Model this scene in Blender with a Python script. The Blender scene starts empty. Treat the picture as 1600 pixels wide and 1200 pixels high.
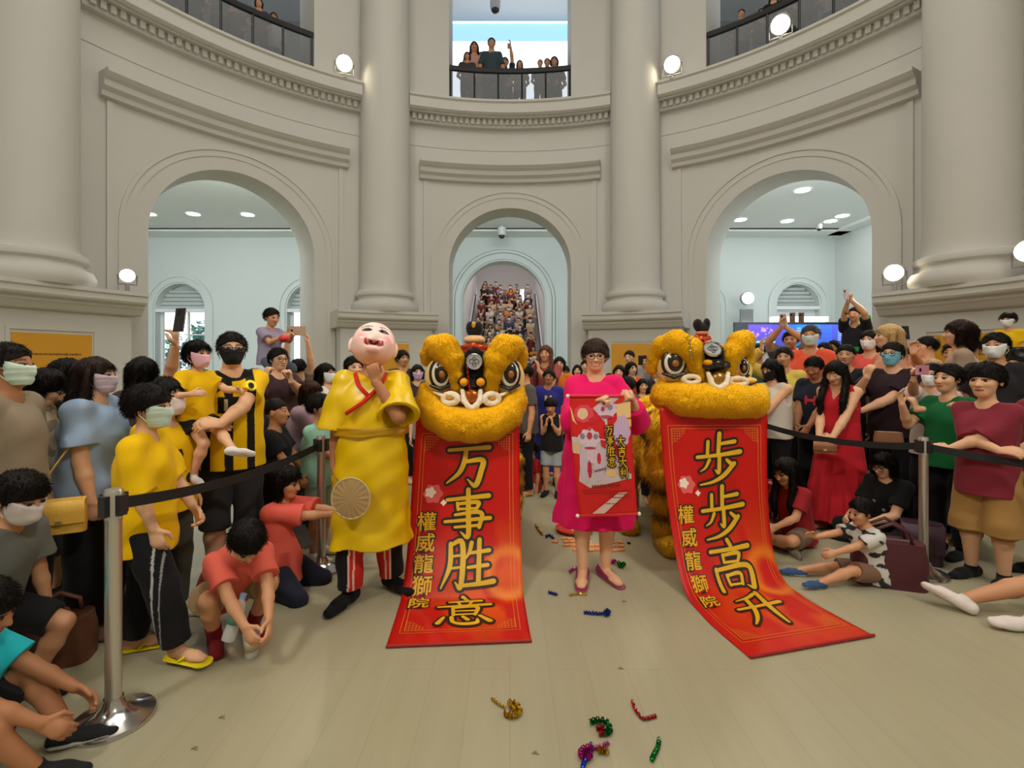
import bpy, math, random
import numpy as np
from mathutils import Vector, Matrix

# ------------------------------------------------------------------ camera, world, lights, exposure
SC = bpy.context.scene
COL = SC.collection
FPX, CX, CY, EYE = 769.0, 797.0, 566.0, 1.5      # focal length and axis in photo pixels (1600x1200), eye height
cam = bpy.data.cameras.new('camera')
cam.sensor_fit = 'HORIZONTAL'
cam.sensor_width = 36.0
cam.lens = FPX / 1600 * 36
cam.shift_x = (800 - CX) / 1600
cam.shift_y = -(600 - CY) / 1600
cam.clip_start = 0.05
cam.clip_end = 200
camo = bpy.data.objects.new('camera', cam)
COL.objects.link(camo)
camo.location = (0, 0, EYE)
camo.rotation_euler = (math.radians(90), 0, 0)
SC.camera = camo

SC.view_settings.view_transform = 'Standard'
SC.view_settings.look = 'None'
SC.view_settings.gamma = 1.0
SC.view_settings.use_curve_mapping = False
SC.view_settings.exposure = 0.68
SC.cycles.max_bounces = 6
SC.cycles.diffuse_bounces = 4
SC.cycles.glossy_bounces = 3
SC.cycles.transmission_bounces = 4
SC.cycles.transparent_max_bounces = 8
SC.cycles.sample_clamp_indirect = 4.0
SC.cycles.caustics_reflective = False
SC.cycles.caustics_refractive = False

w = bpy.data.worlds.new('daylight')
SC.world = w
w.use_nodes = True
wn = w.node_tree.nodes['Background']
wn.inputs[0].default_value = (0.80, 0.90, 1.0, 1)
wn.inputs[1].default_value = 2.2

R0, C0 = 8.0, 4.57                                # rotunda radius and its centre (0, C0)
def rp(r, a, z=0.0):
    a = math.radians(a)
    return (r * math.sin(a), C0 + r * math.cos(a), z)
def px(x, y, Y):                                  # a photo pixel at distance Y
    return ((x - CX) * Y / FPX, Y, EYE - (y - CY) * Y / FPX)

def area(name, loc, rot, sx, sy, power, color, spread=180):
    l = bpy.data.lights.new(name, 'AREA')
    l.shape = 'RECTANGLE'
    l.size, l.size_y, l.energy, l.color = sx, sy, power, color
    l.spread = math.radians(spread)
    o = bpy.data.objects.new(name, l)
    COL.objects.link(o)
    o.location = loc
    o.rotation_euler = [math.radians(v) for v in rot]
    return o
# daylight of the dome's ring of lights over the hall
area('dome_light', (0, 3.6, 14.2), (0, 0, 0), 8.0, 8.0, 400, (1.0, 0.96, 0.87))
# unseen soft lights added behind the camera, like ledge spotlights, to brighten the performers
area('front_wash_left', (-4.5, -2.2, 7.6), (56, 0, -28), 1.6, 0.6, 760, (1.0, 0.93, 0.82), 120)
area('front_wash_right', (4.5, -2.2, 7.6), (56, 0, 28), 1.6, 0.6, 760, (1.0, 0.93, 0.82), 120)
def fur_fill(name, loc, aim, power, deg):  # unseen narrow lamp added to brighten a lion's fur
    l = bpy.data.lights.new(name, 'SPOT')
    l.energy, l.color, l.spot_size, l.spot_blend, l.shadow_soft_size = power, (1.0, 0.93, 0.80), math.radians(deg), 0.8, 0.25
    o = bpy.data.objects.new(name, l)
    COL.objects.link(o)
    o.location = loc
    o.rotation_euler = (Vector(aim) - Vector(loc)).to_track_quat('-Z', 'Y').to_euler()
fur_fill('lion_fill_left', (-2.6, -2.4, 7.9), (-0.27, 3.5, 1.45), 260, 16)
fur_fill('lion_fill_right', (3.4, -2.2, 7.9), (1.46, 3.6, 1.45), 260, 16)
# cool unseen lights added behind the wall above each arch to fill the galleries
def gallery_fill(name, a, power, color, sx=3.4):
    x, y, z = rp(9.2, a, 6.0)
    q = Vector((math.sin(math.radians(a)), math.cos(math.radians(a)), -0.55)).to_track_quat('-Z', 'Y').to_euler()
    area(name, (x, y, z), [math.degrees(v) for v in q], sx, 0.4, power, color)
gallery_fill('gallery_fill_left', -45, 114, (0.90, 0.98, 0.91))
gallery_fill('gallery_fill_right', 45, 97, (0.86, 0.98, 0.96))
gallery_fill('gallery_fill_centre', 0, 45, (0.86, 0.97, 0.97), 2.4)
area('stair_light', (0, 22.5, 8.0), (0, 0, 0), 2.6, 6, 75, (1.0, 0.95, 0.92))

# ------------------------------------------------------------------ materials
def lin(c):
    return tuple(((v / 255) / 12.92 if v / 255 <= 0.04045 else ((v / 255 + 0.055) / 1.055) ** 2.4) for v in c)
MATS = {}
def mat(name, color=(0.8, 0.8, 0.8), rough=0.6, metal=0.0, noise=0.0, scale=8.0, emit=0.0, bump=0.0, bscale=30.0, spec=0.5, sheen=0.0, alpha=1.0, trans=0.0):
    if name in MATS:
        return MATS[name]
    m = bpy.data.materials.new(name)
    m.use_nodes = True
    nt = m.node_tree
    b = nt.nodes['Principled BSDF']
    b.inputs['Base Color'].default_value = (*color, 1)
    b.inputs['Roughness'].default_value = rough
    b.inputs['Metallic'].default_value = metal
    b.inputs['Specular IOR Level'].default_value = spec
    if sheen:
        b.inputs['Sheen Weight'].default_value = sheen
    if trans:
        b.inputs['Transmission Weight'].default_value = trans
    if alpha < 1:
        b.inputs['Alpha'].default_value = alpha
    if emit:
        b.inputs['Emission Color'].default_value = (*color, 1)
        b.inputs['Emission Strength'].default_value = emit
    if noise or bump:
        tc = nt.nodes.new('ShaderNodeTexCoord')
    if noise:
        n = nt.nodes.new('ShaderNodeTexNoise')
        n.inputs['Scale'].default_value = scale
        n.inputs['Detail'].default_value = 4
        nt.links.new(tc.outputs['Object'], n.inputs['Vector'])
        mx = nt.nodes.new('ShaderNodeMix')
        mx.data_type = 'RGBA'
        mx.inputs[6].default_value = (*[v * (1 - noise) for v in color], 1)
        mx.inputs[7].default_value = (*[min(1, v * (1 + noise)) for v in color], 1)
        nt.links.new(n.outputs['Fac'], mx.inputs[0])
        nt.links.new(mx.outputs[2], b.inputs['Base Color'])
    if bump:
        n2 = nt.nodes.new('ShaderNodeTexNoise')
        n2.inputs['Scale'].default_value = bscale
        n2.inputs['Detail'].default_value = 3
        nt.links.new(tc.outputs['Object'], n2.inputs['Vector'])
        bp = nt.nodes.new('ShaderNodeBump')
        bp.inputs['Strength'].default_value = bump
        bp.inputs['Distance'].default_value = 0.02
        nt.links.new(n2.outputs['Fac'], bp.inputs['Height'])
        nt.links.new(bp.outputs['Normal'], b.inputs['Normal'])
    MATS[name] = m
    return m

def tinted(name, rough, bump=0.0, bscale=60.0, sheen=0.0, sss=0.0, spec=0.4, var=0.06, metal=0.0):
    """colour = the mesh's own colour attribute times the object's colour, with a slight weave variation"""
    m = bpy.data.materials.new(name)
    m.use_nodes = True
    nt = m.node_tree
    b = nt.nodes['Principled BSDF']
    at = nt.nodes.new('ShaderNodeAttribute')
    at.attribute_name = 'Col'
    oi = nt.nodes.new('ShaderNodeObjectInfo')
    m1 = nt.nodes.new('ShaderNodeMix')
    m1.data_type = 'RGBA'
    m1.blend_type = 'MULTIPLY'
    m1.inputs[0].default_value = 1
    nt.links.new(at.outputs['Color'], m1.inputs[6])
    nt.links.new(oi.outputs['Color'], m1.inputs[7])
    tc = nt.nodes.new('ShaderNodeTexCoord')
    n = nt.nodes.new('ShaderNodeTexNoise')
    n.inputs['Scale'].default_value = bscale
    nt.links.new(tc.outputs['Object'], n.inputs['Vector'])
    hs = nt.nodes.new('ShaderNodeHueSaturation')
    mr = nt.nodes.new('ShaderNodeMapRange')
    mr.inputs['To Min'].default_value = 1 - var
    mr.inputs['To Max'].default_value = 1 + var
    nt.links.new(n.outputs['Fac'], mr.inputs['Value'])
    nt.links.new(mr.outputs[0], hs.inputs['Value'])
    nt.links.new(m1.outputs[2], hs.inputs['Color'])
    nt.links.new(hs.outputs['Color'], b.inputs['Base Color'])
    b.inputs['Roughness'].default_value = rough
    b.inputs['Specular IOR Level'].default_value = spec
    b.inputs['Metallic'].default_value = metal
    if sheen:
        b.inputs['Sheen Weight'].default_value = sheen
    if sss:
        b.inputs['Subsurface Weight'].default_value = sss
        b.inputs['Subsurface Radius'].default_value = (0.02, 0.008, 0.004)
    if bump:
        bp = nt.nodes.new('ShaderNodeBump')
        bp.inputs['Strength'].default_value = bump
        bp.inputs['Distance'].default_value = 0.005
        nt.links.new(n.outputs['Fac'], bp.inputs['Height'])
        nt.links.new(bp.outputs['Normal'], b.inputs['Normal'])
    return m
M_SKIN = tinted('skin', 0.5, var=0.04, bscale=25, spec=0.35)
M_CLOTH = tinted('cloth', 0.85, bump=0.15, bscale=120, sheen=0.05, spec=0.2)
M_SATIN = tinted('satin', 0.34, var=0.03, bscale=20, spec=0.5)
M_HAIR = tinted('hair_fibre', 0.6, bump=0.3, bscale=70, var=0.25, spec=0.18)
M_GLOSS = tinted('glossy', 0.25, var=0.02, spec=0.6)
M_FUR = tinted('fur', 0.8, var=0.10, bscale=60, sheen=0.15, spec=0.2)
M_FOIL = tinted('foil', 0.22, var=0.15, bscale=300, spec=0.8, metal=0.85)

# ------------------------------------------------------------------ mesh helpers
def link(o, parent=None):
    COL.objects.link(o)
    if parent is not None:
        o.parent = parent
    return o
def tag(o, label=None, cat=None, group=None, kind=None):
    if label: o['label'] = label
    if cat: o['category'] = cat
    if group: o['group'] = group
    if kind: o['kind'] = kind
    return o
def empty(name, loc=(0, 0, 0), yaw=0.0):
    o = bpy.data.objects.new(name, None)
    o.empty_display_size = 0.1
    link(o)
    o.location = loc
    o.rotation_euler = (0, 0, math.radians(yaw))
    return o
def np_mesh(name, V, Q, col=None, smooth=True):
    me = bpy.data.meshes.new(name)
    V = np.ascontiguousarray(V, np.float32)
    Q = np.ascontiguousarray(Q, np.int32)
    n, (m, k) = len(V), Q.shape
    me.vertices.add(n)
    me.vertices.foreach_set('co', V.ravel())
    me.loops.add(m * k)
    me.loops.foreach_set('vertex_index', Q.ravel())
    me.polygons.add(m)
    me.polygons.foreach_set('loop_start', np.arange(0, m * k, k, dtype=np.int32))
    me.polygons.foreach_set('loop_total', np.full(m, k, np.int32))
    me.polygons.foreach_set('use_smooth', np.full(m, smooth, bool))
    me.update(calc_edges=True)
    set_col(me, col)
    return me
def set_col(me, col=None):
    n = len(me.vertices)
    a = me.attributes.new('Col', 'FLOAT_COLOR', 'POINT')
    c = np.ones((n, 4), np.float32)
    if col is not None:
        c[:, :3] = col
    a.data.foreach_set('color', c.ravel())
def put(name, me, material, parent=None, color=None):
    o = bpy.data.objects.new(name, me)
    me.materials.append(material)
    if color is not None:
        o.color = (*color, 1)
    return link(o, parent)

class MB:
    """collects boxes, tubes, lathes and sheets; build() links them as one mesh"""
    def __init__(s):
        s.v, s.f, s.c = [], [], []
        s.col = (1, 1, 1)
    def add(s, vs, fs):
        o = len(s.v)
        s.v += [tuple(p) for p in vs]
        s.c += [s.col] * len(vs)
        s.f += [tuple(i + o for i in f) for f in fs]
    def box(s, c, d, rz=0.0, M=None):
        x, y, z = d[0] / 2, d[1] / 2, d[2] / 2
        vs = [Vector((a * x, b * y, e * z)) for a in (-1, 1) for b in (-1, 1) for e in (-1, 1)]
        R = M if M is not None else Matrix.Rotation(rz, 3, 'Z')
        s.add([R @ v + Vector(c) for v in vs], [(0, 1, 3, 2), (4, 6, 7, 5), (0, 4, 5, 1), (2, 3, 7, 6), (0, 2, 6, 4), (1, 5, 7, 3)])
    def tube(s, pts, r, n=10, cap=True, flat=None):
        pts = [Vector(p) for p in pts]
        rs = r if isinstance(r, (list, tuple)) else [r] * len(pts)
        rings = []
        up = None
        for i, p in enumerate(pts):
            t = (pts[min(i + 1, len(pts) - 1)] - pts[max(i - 1, 0)]).normalized()
            if up is None:
                up = Vector((0, 0, 1)) if abs(t.z) < 0.9 else Vector((1, 0, 0))
            a = t.cross(up).normalized()
            b = a.cross(t).normalized()
            up = b
            fx, fy = flat or (1, 1)
            rings.append([p + (a * math.cos(2 * math.pi * k / n) * fx + b * math.sin(2 * math.pi * k / n) * fy) * rs[i] for k in range(n)])
        vs = [v for rg in rings for v in rg]
        fs = [(i * n + k, i * n + (k + 1) % n, (i + 1) * n + (k + 1) % n, (i + 1) * n + k) for i in range(len(pts) - 1) for k in range(n)]
        if cap:
            fs += [tuple(reversed(range(n))), tuple(range((len(pts) - 1) * n, len(pts) * n))]
        s.add(vs, fs)
    def lathe(s, prof, c=(0, 0, 0), n=32, M=None):
        vs = []
        for (r, z) in prof:
            for k in range(n):
                a = 2 * math.pi * k / n
                v = Vector((r * math.cos(a), r * math.sin(a), z))
                if M is not None: v = M @ v
                vs.append(v + Vector(c))
        L = len(prof)
        fs = [(i * n + k, i * n + (k + 1) % n, (i + 1) * n + (k + 1) % n, (i + 1) * n + k) for i in range(L - 1) for k in range(n)]
        if prof[0][0] > 1e-5: fs.append(tuple(reversed(range(n))))
        if prof[-1][0] > 1e-5: fs.append(tuple(range((L - 1) * n, L * n)))
        s.add(vs, fs)
    def ball(s, c, r, n=16, M=None):
        r = r if isinstance(r, (tuple, list)) else (r, r, r)
        prof = [(math.sin(math.pi * i / n), -math.cos(math.pi * i / n)) for i in range(n + 1)]
        vs = []
        for (q, z) in prof:
            for k in range(n * 2):
                a = math.pi * k / n
                v = Vector((q * math.cos(a) * r[0], q * math.sin(a) * r[1], z * r[2]))
                if M is not None: v = M @ v
                vs.append(v + Vector(c))
        N = n * 2
        fs = [(i * N + k, i * N + (k + 1) % N, (i + 1) * N + (k + 1) % N, (i + 1) * N + k) for i in range(n) for k in range(N)]
        s.add(vs, fs)
    def arc(s, a0, a1, prof, n=40):
        """a closed profile of (radius, height) swept round the rotunda's centre, with end caps"""
        L = len(prof)
        vs = [rp(r, a0 + (a1 - a0) * i / n, z) for i in range(n + 1) for (r, z) in prof]
        fs = [(i * L + k, (i + 1) * L + k, (i + 1) * L + (k + 1) % L, i * L + (k + 1) % L) for i in range(n) for k in range(L)]
        fs += [tuple(range(L)), tuple(reversed(range(n * L, (n + 1) * L)))]
        s.add(vs, fs)
    def grid(s, P):
        """P[i][j] points"""
        n, m = len(P), len(P[0])
        s.add([p for row in P for p in row], [(i * m + j, i * m + j + 1, (i + 1) * m + j + 1, (i + 1) * m + j) for i in range(n - 1) for j in range(m - 1)])
    def build(s, name, material, parent=None, color=None, smooth=False, loc=None, recalc=True):
        me = bpy.data.meshes.new(name)
        me.from_pydata(s.v, [], s.f)
        if smooth:
            me.polygons.foreach_set('use_smooth', [True] * len(me.polygons))
        me.update()
        if recalc:
            import bmesh
            bm = bmesh.new()
            bm.from_mesh(me)
            bmesh.ops.recalc_face_normals(bm, faces=bm.faces)
            bm.to_mesh(me)
            bm.free()
        set_col(me, np.array(s.c, np.float32))
        if smooth == 'auto':
            me.set_sharp_from_angle(angle=math.radians(40))
        o = put(name, me, material, parent, color)
        if loc: o.location = loc
        return o
def struct(o):
    o['kind'] = 'structure'
    return o
# ------------------------------------------------------------------ the setting
PLASTER = mat('plaster', (0.60, 0.585, 0.545), 0.7, noise=0.03, scale=1.5)
GALLERY = mat('gallery_paint', (0.64, 0.68, 0.665), 0.75, noise=0.02, scale=1.0)
CEILP = mat('ceiling_paint', (0.82, 0.84, 0.83), 0.8)

def floor_material():
    m = bpy.data.materials.new('vinyl_floor')
    m.use_nodes = True
    nt = m.node_tree
    b = nt.nodes['Principled BSDF']
    tc = nt.nodes.new('ShaderNodeTexCoord')
    mp = nt.nodes.new('ShaderNodeMapping')
    mp.inputs['Rotation'].default_value = (0, 0, math.radians(90))
    br = nt.nodes.new('ShaderNodeTexBrick')
    br.inputs['Color1'].default_value = (0.405, 0.375, 0.253, 1)
    br.inputs['Color2'].default_value = (0.388, 0.357, 0.238, 1)
    br.inputs['Mortar'].default_value = (0.368, 0.336, 0.223, 1)
    br.inputs['Scale'].default_value = 1.0
    br.inputs['Mortar Size'].default_value = 0.003
    br.inputs['Brick Width'].default_value = 1.2
    br.inputs['Row Height'].default_value = 0.19
    n = nt.nodes.new('ShaderNodeTexNoise')
    n.inputs['Scale'].default_value = 2.5
    n.inputs['Detail'].default_value = 5
    st = nt.nodes.new('ShaderNodeMapping')
    st.inputs['Scale'].default_value = (6, 0.7, 1)
    nt.links.new(tc.outputs['Object'], st.inputs['Vector'])
    nt.links.new(st.outputs['Vector'], n.inputs['Vector'])
    mx = nt.nodes.new('ShaderNodeMix')
    mx.data_type = 'RGBA'
    mx.blend_type = 'MULTIPLY'
    mx.inputs[0].default_value = 0.35
    cr = nt.nodes.new('ShaderNodeValToRGB')
    cr.color_ramp.elements[0].position = 0.3
    cr.color_ramp.elements[0].color = (0.8, 0.77, 0.7, 1)
    cr.color_ramp.elements[1].position = 0.7
    cr.color_ramp.elements[1].color = (1, 1, 1, 1)
    nt.links.new(tc.outputs['Object'], mp.inputs['Vector'])
    nt.links.new(mp.outputs['Vector'], br.inputs['Vector'])
    nt.links.new(n.outputs['Fac'], cr.inputs['Fac'])
    nt.links.new(br.outputs['Color'], mx.inputs[6])
    nt.links.new(cr.outputs['Color'], mx.inputs[7])
    nt.links.new(mx.outputs[2], b.inputs['Base Color'])
    b.inputs['Roughness'].default_value = 0.34
    b.inputs['Specular IOR Level'].default_value = 0.45
    return m
fl = MB()
fl.grid([[(x, y, 0) for y in (-5, 19)] for x in (-16, 14)])
struct(fl.build('floor', floor_material()))

HW, SPR, THK = 1.54, 3.9, 0.8                      # arch half width, springing height, wall thickness
FL2 = 7.98                                         # upper floor

def bay_wall(name, ac, hw=HW):
    """one bay of the round wall: lower arch, upper opening, reveals and back face"""
    mb = MB()
    ao = math.degrees(math.asin(hw / R0))
    th = [math.pi * i / 36 for i in range(37)]
    ins = [math.degrees(math.asin(hw * -math.cos(t) / R0)) for t in th]
    A = [-22.5 + (22.5 - ao) * i / 8 for i in range(8)] + ins + [ao + (22.5 - ao) * (i + 1) / 8 for i in range(8)]
    ax = Vector((math.sin(math.radians(ac)), math.cos(math.radians(ac)), 0)) * THK
    def P(a, z, back=False):
        v = Vector(rp(R0, ac + a, z))
        return v + ax if back else v
    def zl(a, spr, flat=False):
        s = R0 * math.sin(math.radians(a))
        if abs(a) > ao + 1e-6: return None
        if abs(a) > ao - 1e-6: return spr
        return spr + (math.sqrt(max(0, hw * hw - s * s)))
    for (zb, spr, zt) in ((0.0, SPR, FL2), (FL2, 12.4, 16.5)):
        for back in (False, True):
            for i in range(len(A) - 1):
                a, b = A[i], A[i + 1]
                inside = abs((a + b) / 2) < ao
                za = zl(a, spr) if inside else zb
                zc = zl(b, spr) if inside else zb
                nz = 6
                for k in range(nz):
                    mb.add([P(a, za + (zt - za) * k / nz, back), P(b, zc + (zt - zc) * k / nz, back), P(b, zc + (zt - zc) * (k + 1) / nz, back), P(a, za + (zt - za) * (k + 1) / nz, back)], [(0, 1, 2, 3)])
        outline = [(-ao, zb)] + [(a, zl(a, spr)) for a in ins] + [(ao, zb)]
        for (a, z), (b, y) in zip(outline, outline[1:]):
            mb.add([P(a, z), P(b, y), P(b, y, True), P(a, z, True)], [(0, 1, 2, 3)])
    return struct(mb.build(name, PLASTER, recalc=False))
for nm, ac in (('wall_centre', 0), ('wall_left', -45), ('wall_right', 45)):
    bay_wall(nm, ac)
rw = MB()
rw.grid([[rp(R0, a, z) for z in (0, 8, 16.5)] for a in range(67, 294, 4)])
struct(rw.build('wall_rear', PLASTER, smooth=True))
dm = MB()
dm.grid([[rp(r, a, 16.5 + 3 * math.cos(r / 8.1 * math.pi / 2)) for r in (0.01, 2, 4, 6, 7.4, 8.05)] for a in range(0, 361, 10)])
struct(dm.build('ceiling', PLASTER, smooth=True))

tn = [0]
def trim(mb, material=None, smooth=False):
    tn[0] += 1
    return struct(mb.build('trim_%d' % tn[0], material or PLASTER, smooth=smooth))

for ac in (-45, 0, 45):
    # ledge of the upper floor with its dentil course
    m = MB()
    m.arc(ac - 18.4, ac + 18.4, [(8.02, FL2), (7.56, FL2), (7.56, FL2 - 0.05), (7.60, FL2 - 0.08), (7.60, FL2 - 0.30), (7.66, FL2 - 0.34), (7.72, FL2 - 0.34), (7.72, FL2 - 0.37), (7.88, FL2 - 0.37), (7.88, FL2 - 0.56), (8.02, FL2 - 0.58)])
    nd = 34
    for i in range(nd):
        a = ac - 18.0 + 36.0 * (i + 0.5) / nd
        m.box(rp(7.85, a, FL2 - 0.44), (0.085, 0.08, 0.13), rz=-math.radians(a))
    trim(m)
    # lower fascia line
    m = MB()
    m.arc(ac - 19, ac + 19, [(8.02, 6.95), (7.985, 6.95), (7.985, 6.88), (8.02, 6.86)])
    trim(m)
    # hood moulding above the arch
    m = MB()
    m.arc(ac - 16.4, ac + 16.4, [(8.02, 6.46), (7.66, 6.46), (7.66, 6.40), (7.72, 6.34), (7.78, 6.30), (7.80, 6.20), (7.88, 6.14), (7.90, 6.06), (8.02, 6.02)])
    trim(m)
    # shallow frame hanging from the hood, down both sides
    m = MB()
    for s in (-1, 1):
        m.arc(ac + s * 15.3 - 0.35, ac + s * 15.3 + 0.35, [(8.02, 6.02), (7.96, 6.02), (7.96, 0.0), (8.02, 0.0)], n=3)
    trim(m)
    # archivolt: raised band round the arch
    m = MB()
    for (r0, r1, pr) in ((1.80, 1.92, 0.025), (1.92, 1.99, 0.045)):
        vs = []
        for i in range(49):
            t = math.pi * i / 48
            for (rr, dr) in ((r0, 0.0), (r0, -pr), (r1, -pr), (r1, 0.0)):
                a = math.degrees(math.asin(-rr * math.cos(t) / R0))
                vs.append(rp(R0 + 0.01 + dr, ac + a, SPR + rr * math.sin(t)))
        m.add(vs, [(i * 4 + k, (i + 1) * 4 + k, (i + 1) * 4 + (k + 1) % 4, i * 4 + (k + 1) % 4) for i in range(48) for k in range(4)])
        for s in (-1, 1):
            a0, a1 = (math.degrees(math.asin(s * q / R0)) for q in (r0, r1))
            m.arc(ac + a0, ac + a1, [(R0 + 0.01, SPR), (R0 + 0.01 - pr, SPR), (R0 + 0.01 - pr, 0.0), (R0 + 0.01, 0.0)], n=2)
    trim(m)

# columns on pedestals
GILT = mat('gilt_panel', lin((218, 158, 42)), 0.42, metal=0.2, noise=0.06, scale=3)
for i, ac in enumerate((-67.5, -22.5, 22.5, 67.5)):
    m = MB()
    c = rp(7.81, ac if abs(ac) < 30 else ac - 0.9)
    m.lathe([(0.60, 2.66), (0.74, 2.66), (0.78, 2.74), (0.78, 2.82), (0.74, 2.90), (0.66, 2.93), (0.64, 2.97), (0.64, 3.0), (0.69, 3.04), (0.70, 3.09), (0.68, 3.14), (0.61, 3.17), (0.585, 3.24), (0.58, 3.4), (0.58, 6.0), (0.57, 9.0), (0.54, 13.0), (0.52, 16.0)], (c[0], c[1], 0), n=64)
    tn[0] += 1
    o = struct(m.build('trim_%d' % tn[0], PLASTER, smooth='auto'))
    # pedestal with its cornice
    m = MB()
    w8 = 8.0
    m.arc(ac - w8, ac + w8, [(8.02, 0), (7.42, 0), (7.42, 0.35), (7.46, 0.38), (7.46, 2.28), (8.02, 2.28)], n=16)
    w9 = 8.9
    m.arc(ac - w9, ac + w9, [(8.02, 2.28), (7.40, 2.28), (7.36, 2.30), (7.30, 2.38), (7.27, 2.40), (7.27, 2.44), (7.17, 2.47), (7.15, 2.50), (7.15, 2.58), (7.12, 2.60), (7.12, 2.66), (8.02, 2.66)], n=16)
    # raised frame round the gilt panel
    f = 4.3
    for (a0, a1, z0, z1) in ((-f, f, 1.98, 2.03), (-f, -f + 0.35, 0.6, 1.98), (f - 0.35, f, 0.6, 1.98), (-f, f, 0.55, 0.6)):
        m.arc(ac + a0, ac + a1, [(7.47, z0), (7.44, z0), (7.44, z1), (7.47, z1)], n=6)
    trim(m)
    pm = MB()
    pm.arc(ac - 3.75, ac + 3.75, [(7.47, 0.66), (7.449, 0.66), (7.449, 1.93), (7.47, 1.93)], n=10)
    pl = pm.build('wall_plaque', GILT, color=None)
    tag(pl, ['gilt wall plaque with dark lettering on the near left pedestal', 'gilt wall plaque behind the big-headed mask dancer', 'gilt wall plaque behind the heads between pink dress and right lion', 'gilt wall plaque behind the crowd at the far right'][i], 'plaque', group='gilt plaques on the pedestals')
    if i in (0, 3):                                # a line of small dark lettering too fine to read
        lm = MB()
        rng = random.Random(4 + i)
        a = -2.4
        while a < 2.6:
            wd = rng.uniform(0.06, 0.16)
            h = rng.uniform(0.02, 0.035)
            lm.arc(ac + a, ac + a + wd, [(7.452, 1.62 - h / 2), (7.446, 1.62 - h / 2), (7.446, 1.62 + h / 2), (7.452, 1.62 + h / 2)], n=1)
            a += wd + rng.uniform(0.03, 0.09)
        lm.build('lettering', mat('engraved_ink', (0.12, 0.07, 0.02), 0.6), pl)

# ---------------- flat back wall of the galleries with its arched openings
def arch_wall(name, x0, x1, z1, Yw, ops, material, depth=0.5):
    """ops: (cx, half width, springing, base z)"""
    mb = MB()
    edges = x0
    def quad(a, b, za, zb_, zc, zd):
        mb.add([(a, Yw, za), (b, Yw, zb_), (b, Yw, zc), (a, Yw, zd)], [(0, 1, 2, 3)])
    for (cx, hw, spr, zb) in sorted(ops):
        quad(edges, cx - hw, 0, 0, z1, z1)
        if zb > 0: quad(cx - hw, cx + hw, 0, 0, zb, zb)
        out = [(cx - hw * math.cos(math.pi * i / 28), spr + hw * math.sin(math.pi * i / 28)) for i in range(29)]
        for (a, za), (b, zc) in zip(out, out[1:]):
            quad(a, b, za, zc, z1, z1)
        full = [(cx - hw, zb)] + out + [(cx + hw, zb)]
        for (a, za), (b, zc) in zip(full, full[1:]):
            mb.add([(a, Yw, za), (b, Yw, zc), (b, Yw + depth, zc), (a, Yw + depth, za)], [(0, 1, 2, 3)])
        if zb > 0: mb.add([(cx - hw, Yw, zb), (cx + hw, Yw, zb), (cx + hw, Yw + depth, zb), (cx - hw, Yw + depth, zb)], [(0, 1, 2, 3)])
        edges = cx + hw
    quad(edges, x1, 0, 0, z1, z1)
    return struct(mb.build(name, material, recalc=False))
YB, ZC = 18.4, 6.26
WIN = [(-12.35, 0.92, 3.52, 0.0), (-7.42, 0.92, 3.52, 0.0), (6.95, 0.85, 3.55, 0.0), (10.78, 0.80, 3.62, 0.0)]
arch_wall('wall_back', -16.0, 12.15, ZC, YB, WIN + [(-0.25, 1.54, 3.75, 0.0)], GALLERY)
def ring_moulding(mb, cx, Yw, spr, r0, r1, pr, zb=0.0):
    vs = []
    pts = [(cx - 1, None)]
    for i in range(41):
        t = math.pi * i / 40
        for (rr, dy) in ((r0, 0.01), (r0, -pr), (r1, -pr), (r1, 0.01)):
            vs.append((cx - rr * math.cos(t), Yw + dy, spr + rr * math.sin(t)))
    mb.add(vs, [(i * 4 + k, (i + 1) * 4 + k, (i + 1) * 4 + (k + 1) % 4, i * 4 + (k + 1) % 4) for i in range(40) for k in range(4)])
    for s in (-1, 1):
        mb.box((cx + s * (r0 + r1) / 2, Yw - pr / 2 + 0.005, (spr + zb) / 2), (r1 - r0, pr + 0.01, spr - zb))
for (cx, hw, spr, zb) in WIN:
    m = MB()
    ring_moulding(m, cx, YB, spr, hw + 0.06, hw + 0.24, 0.04)
    ring_moulding(m, cx, YB, spr, hw + 0.24, hw + 0.34, 0.08)
    trim(m, GALLERY)
m = MB()
ring_moulding(m, -0.25, YB, 3.75, 1.60, 1.80, 0.05)
ring_moulding(m, -0.25, YB, 3.75, 1.84, 1.92, 0.08)
ring_moulding(m, -0.25, YB, 3.75, 1.96, 2.04, 0.05)
trim(m, GALLERY)
m = MB()
m.grid([[(12.15, y, z) for z in (0, ZC)] for y in (9.0, YB)])
struct(m.build('wall_gallery_right', GALLERY))
m = MB()
m.grid([[(-16.0, y, z) for z in (0, ZC)] for y in (5.0, YB)])
struct(m.build('wall_gallery_left', GALLERY))
# gallery ceiling / upper floor slab round the rotunda
def slab(name, z, material, x0=-16.0, x1=12.15, r=8.1):
    mb = MB()
    rows = []
    for i in range(61):
        a = -86 + 172 * i / 60
        sa, ca = math.sin(math.radians(a)), math.cos(math.radians(a))
        t = 99.0
        if ca > 0.02: t = min(t, (YB - C0) / ca)
        if sa > 0.01: t = min(t, x1 / sa)
        if sa < -0.01: t = min(t, -x0 / -sa)
        rows.append([rp(r, a, z), rp(t, a, z)])
    mb.grid(rows)
    return struct(mb.build(name, material))
slab('ceiling_gallery', ZC, CEILP)
m = MB()
m.box((-1.9, YB - 0.45, ZC - 0.05), (28.2, 0.9, 0.1))
m.box((11.9, 13.6, ZC - 0.05), (0.5, 9.0, 0.1))
trim(m, CEILP)
m = MB()
m.box((-1.9, YB - 0.93, ZC - 0.02), (28.2, 0.05, 0.03))
trim(m, mat('shadow_gap', (0.06, 0.06, 0.06), 0.8))
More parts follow.
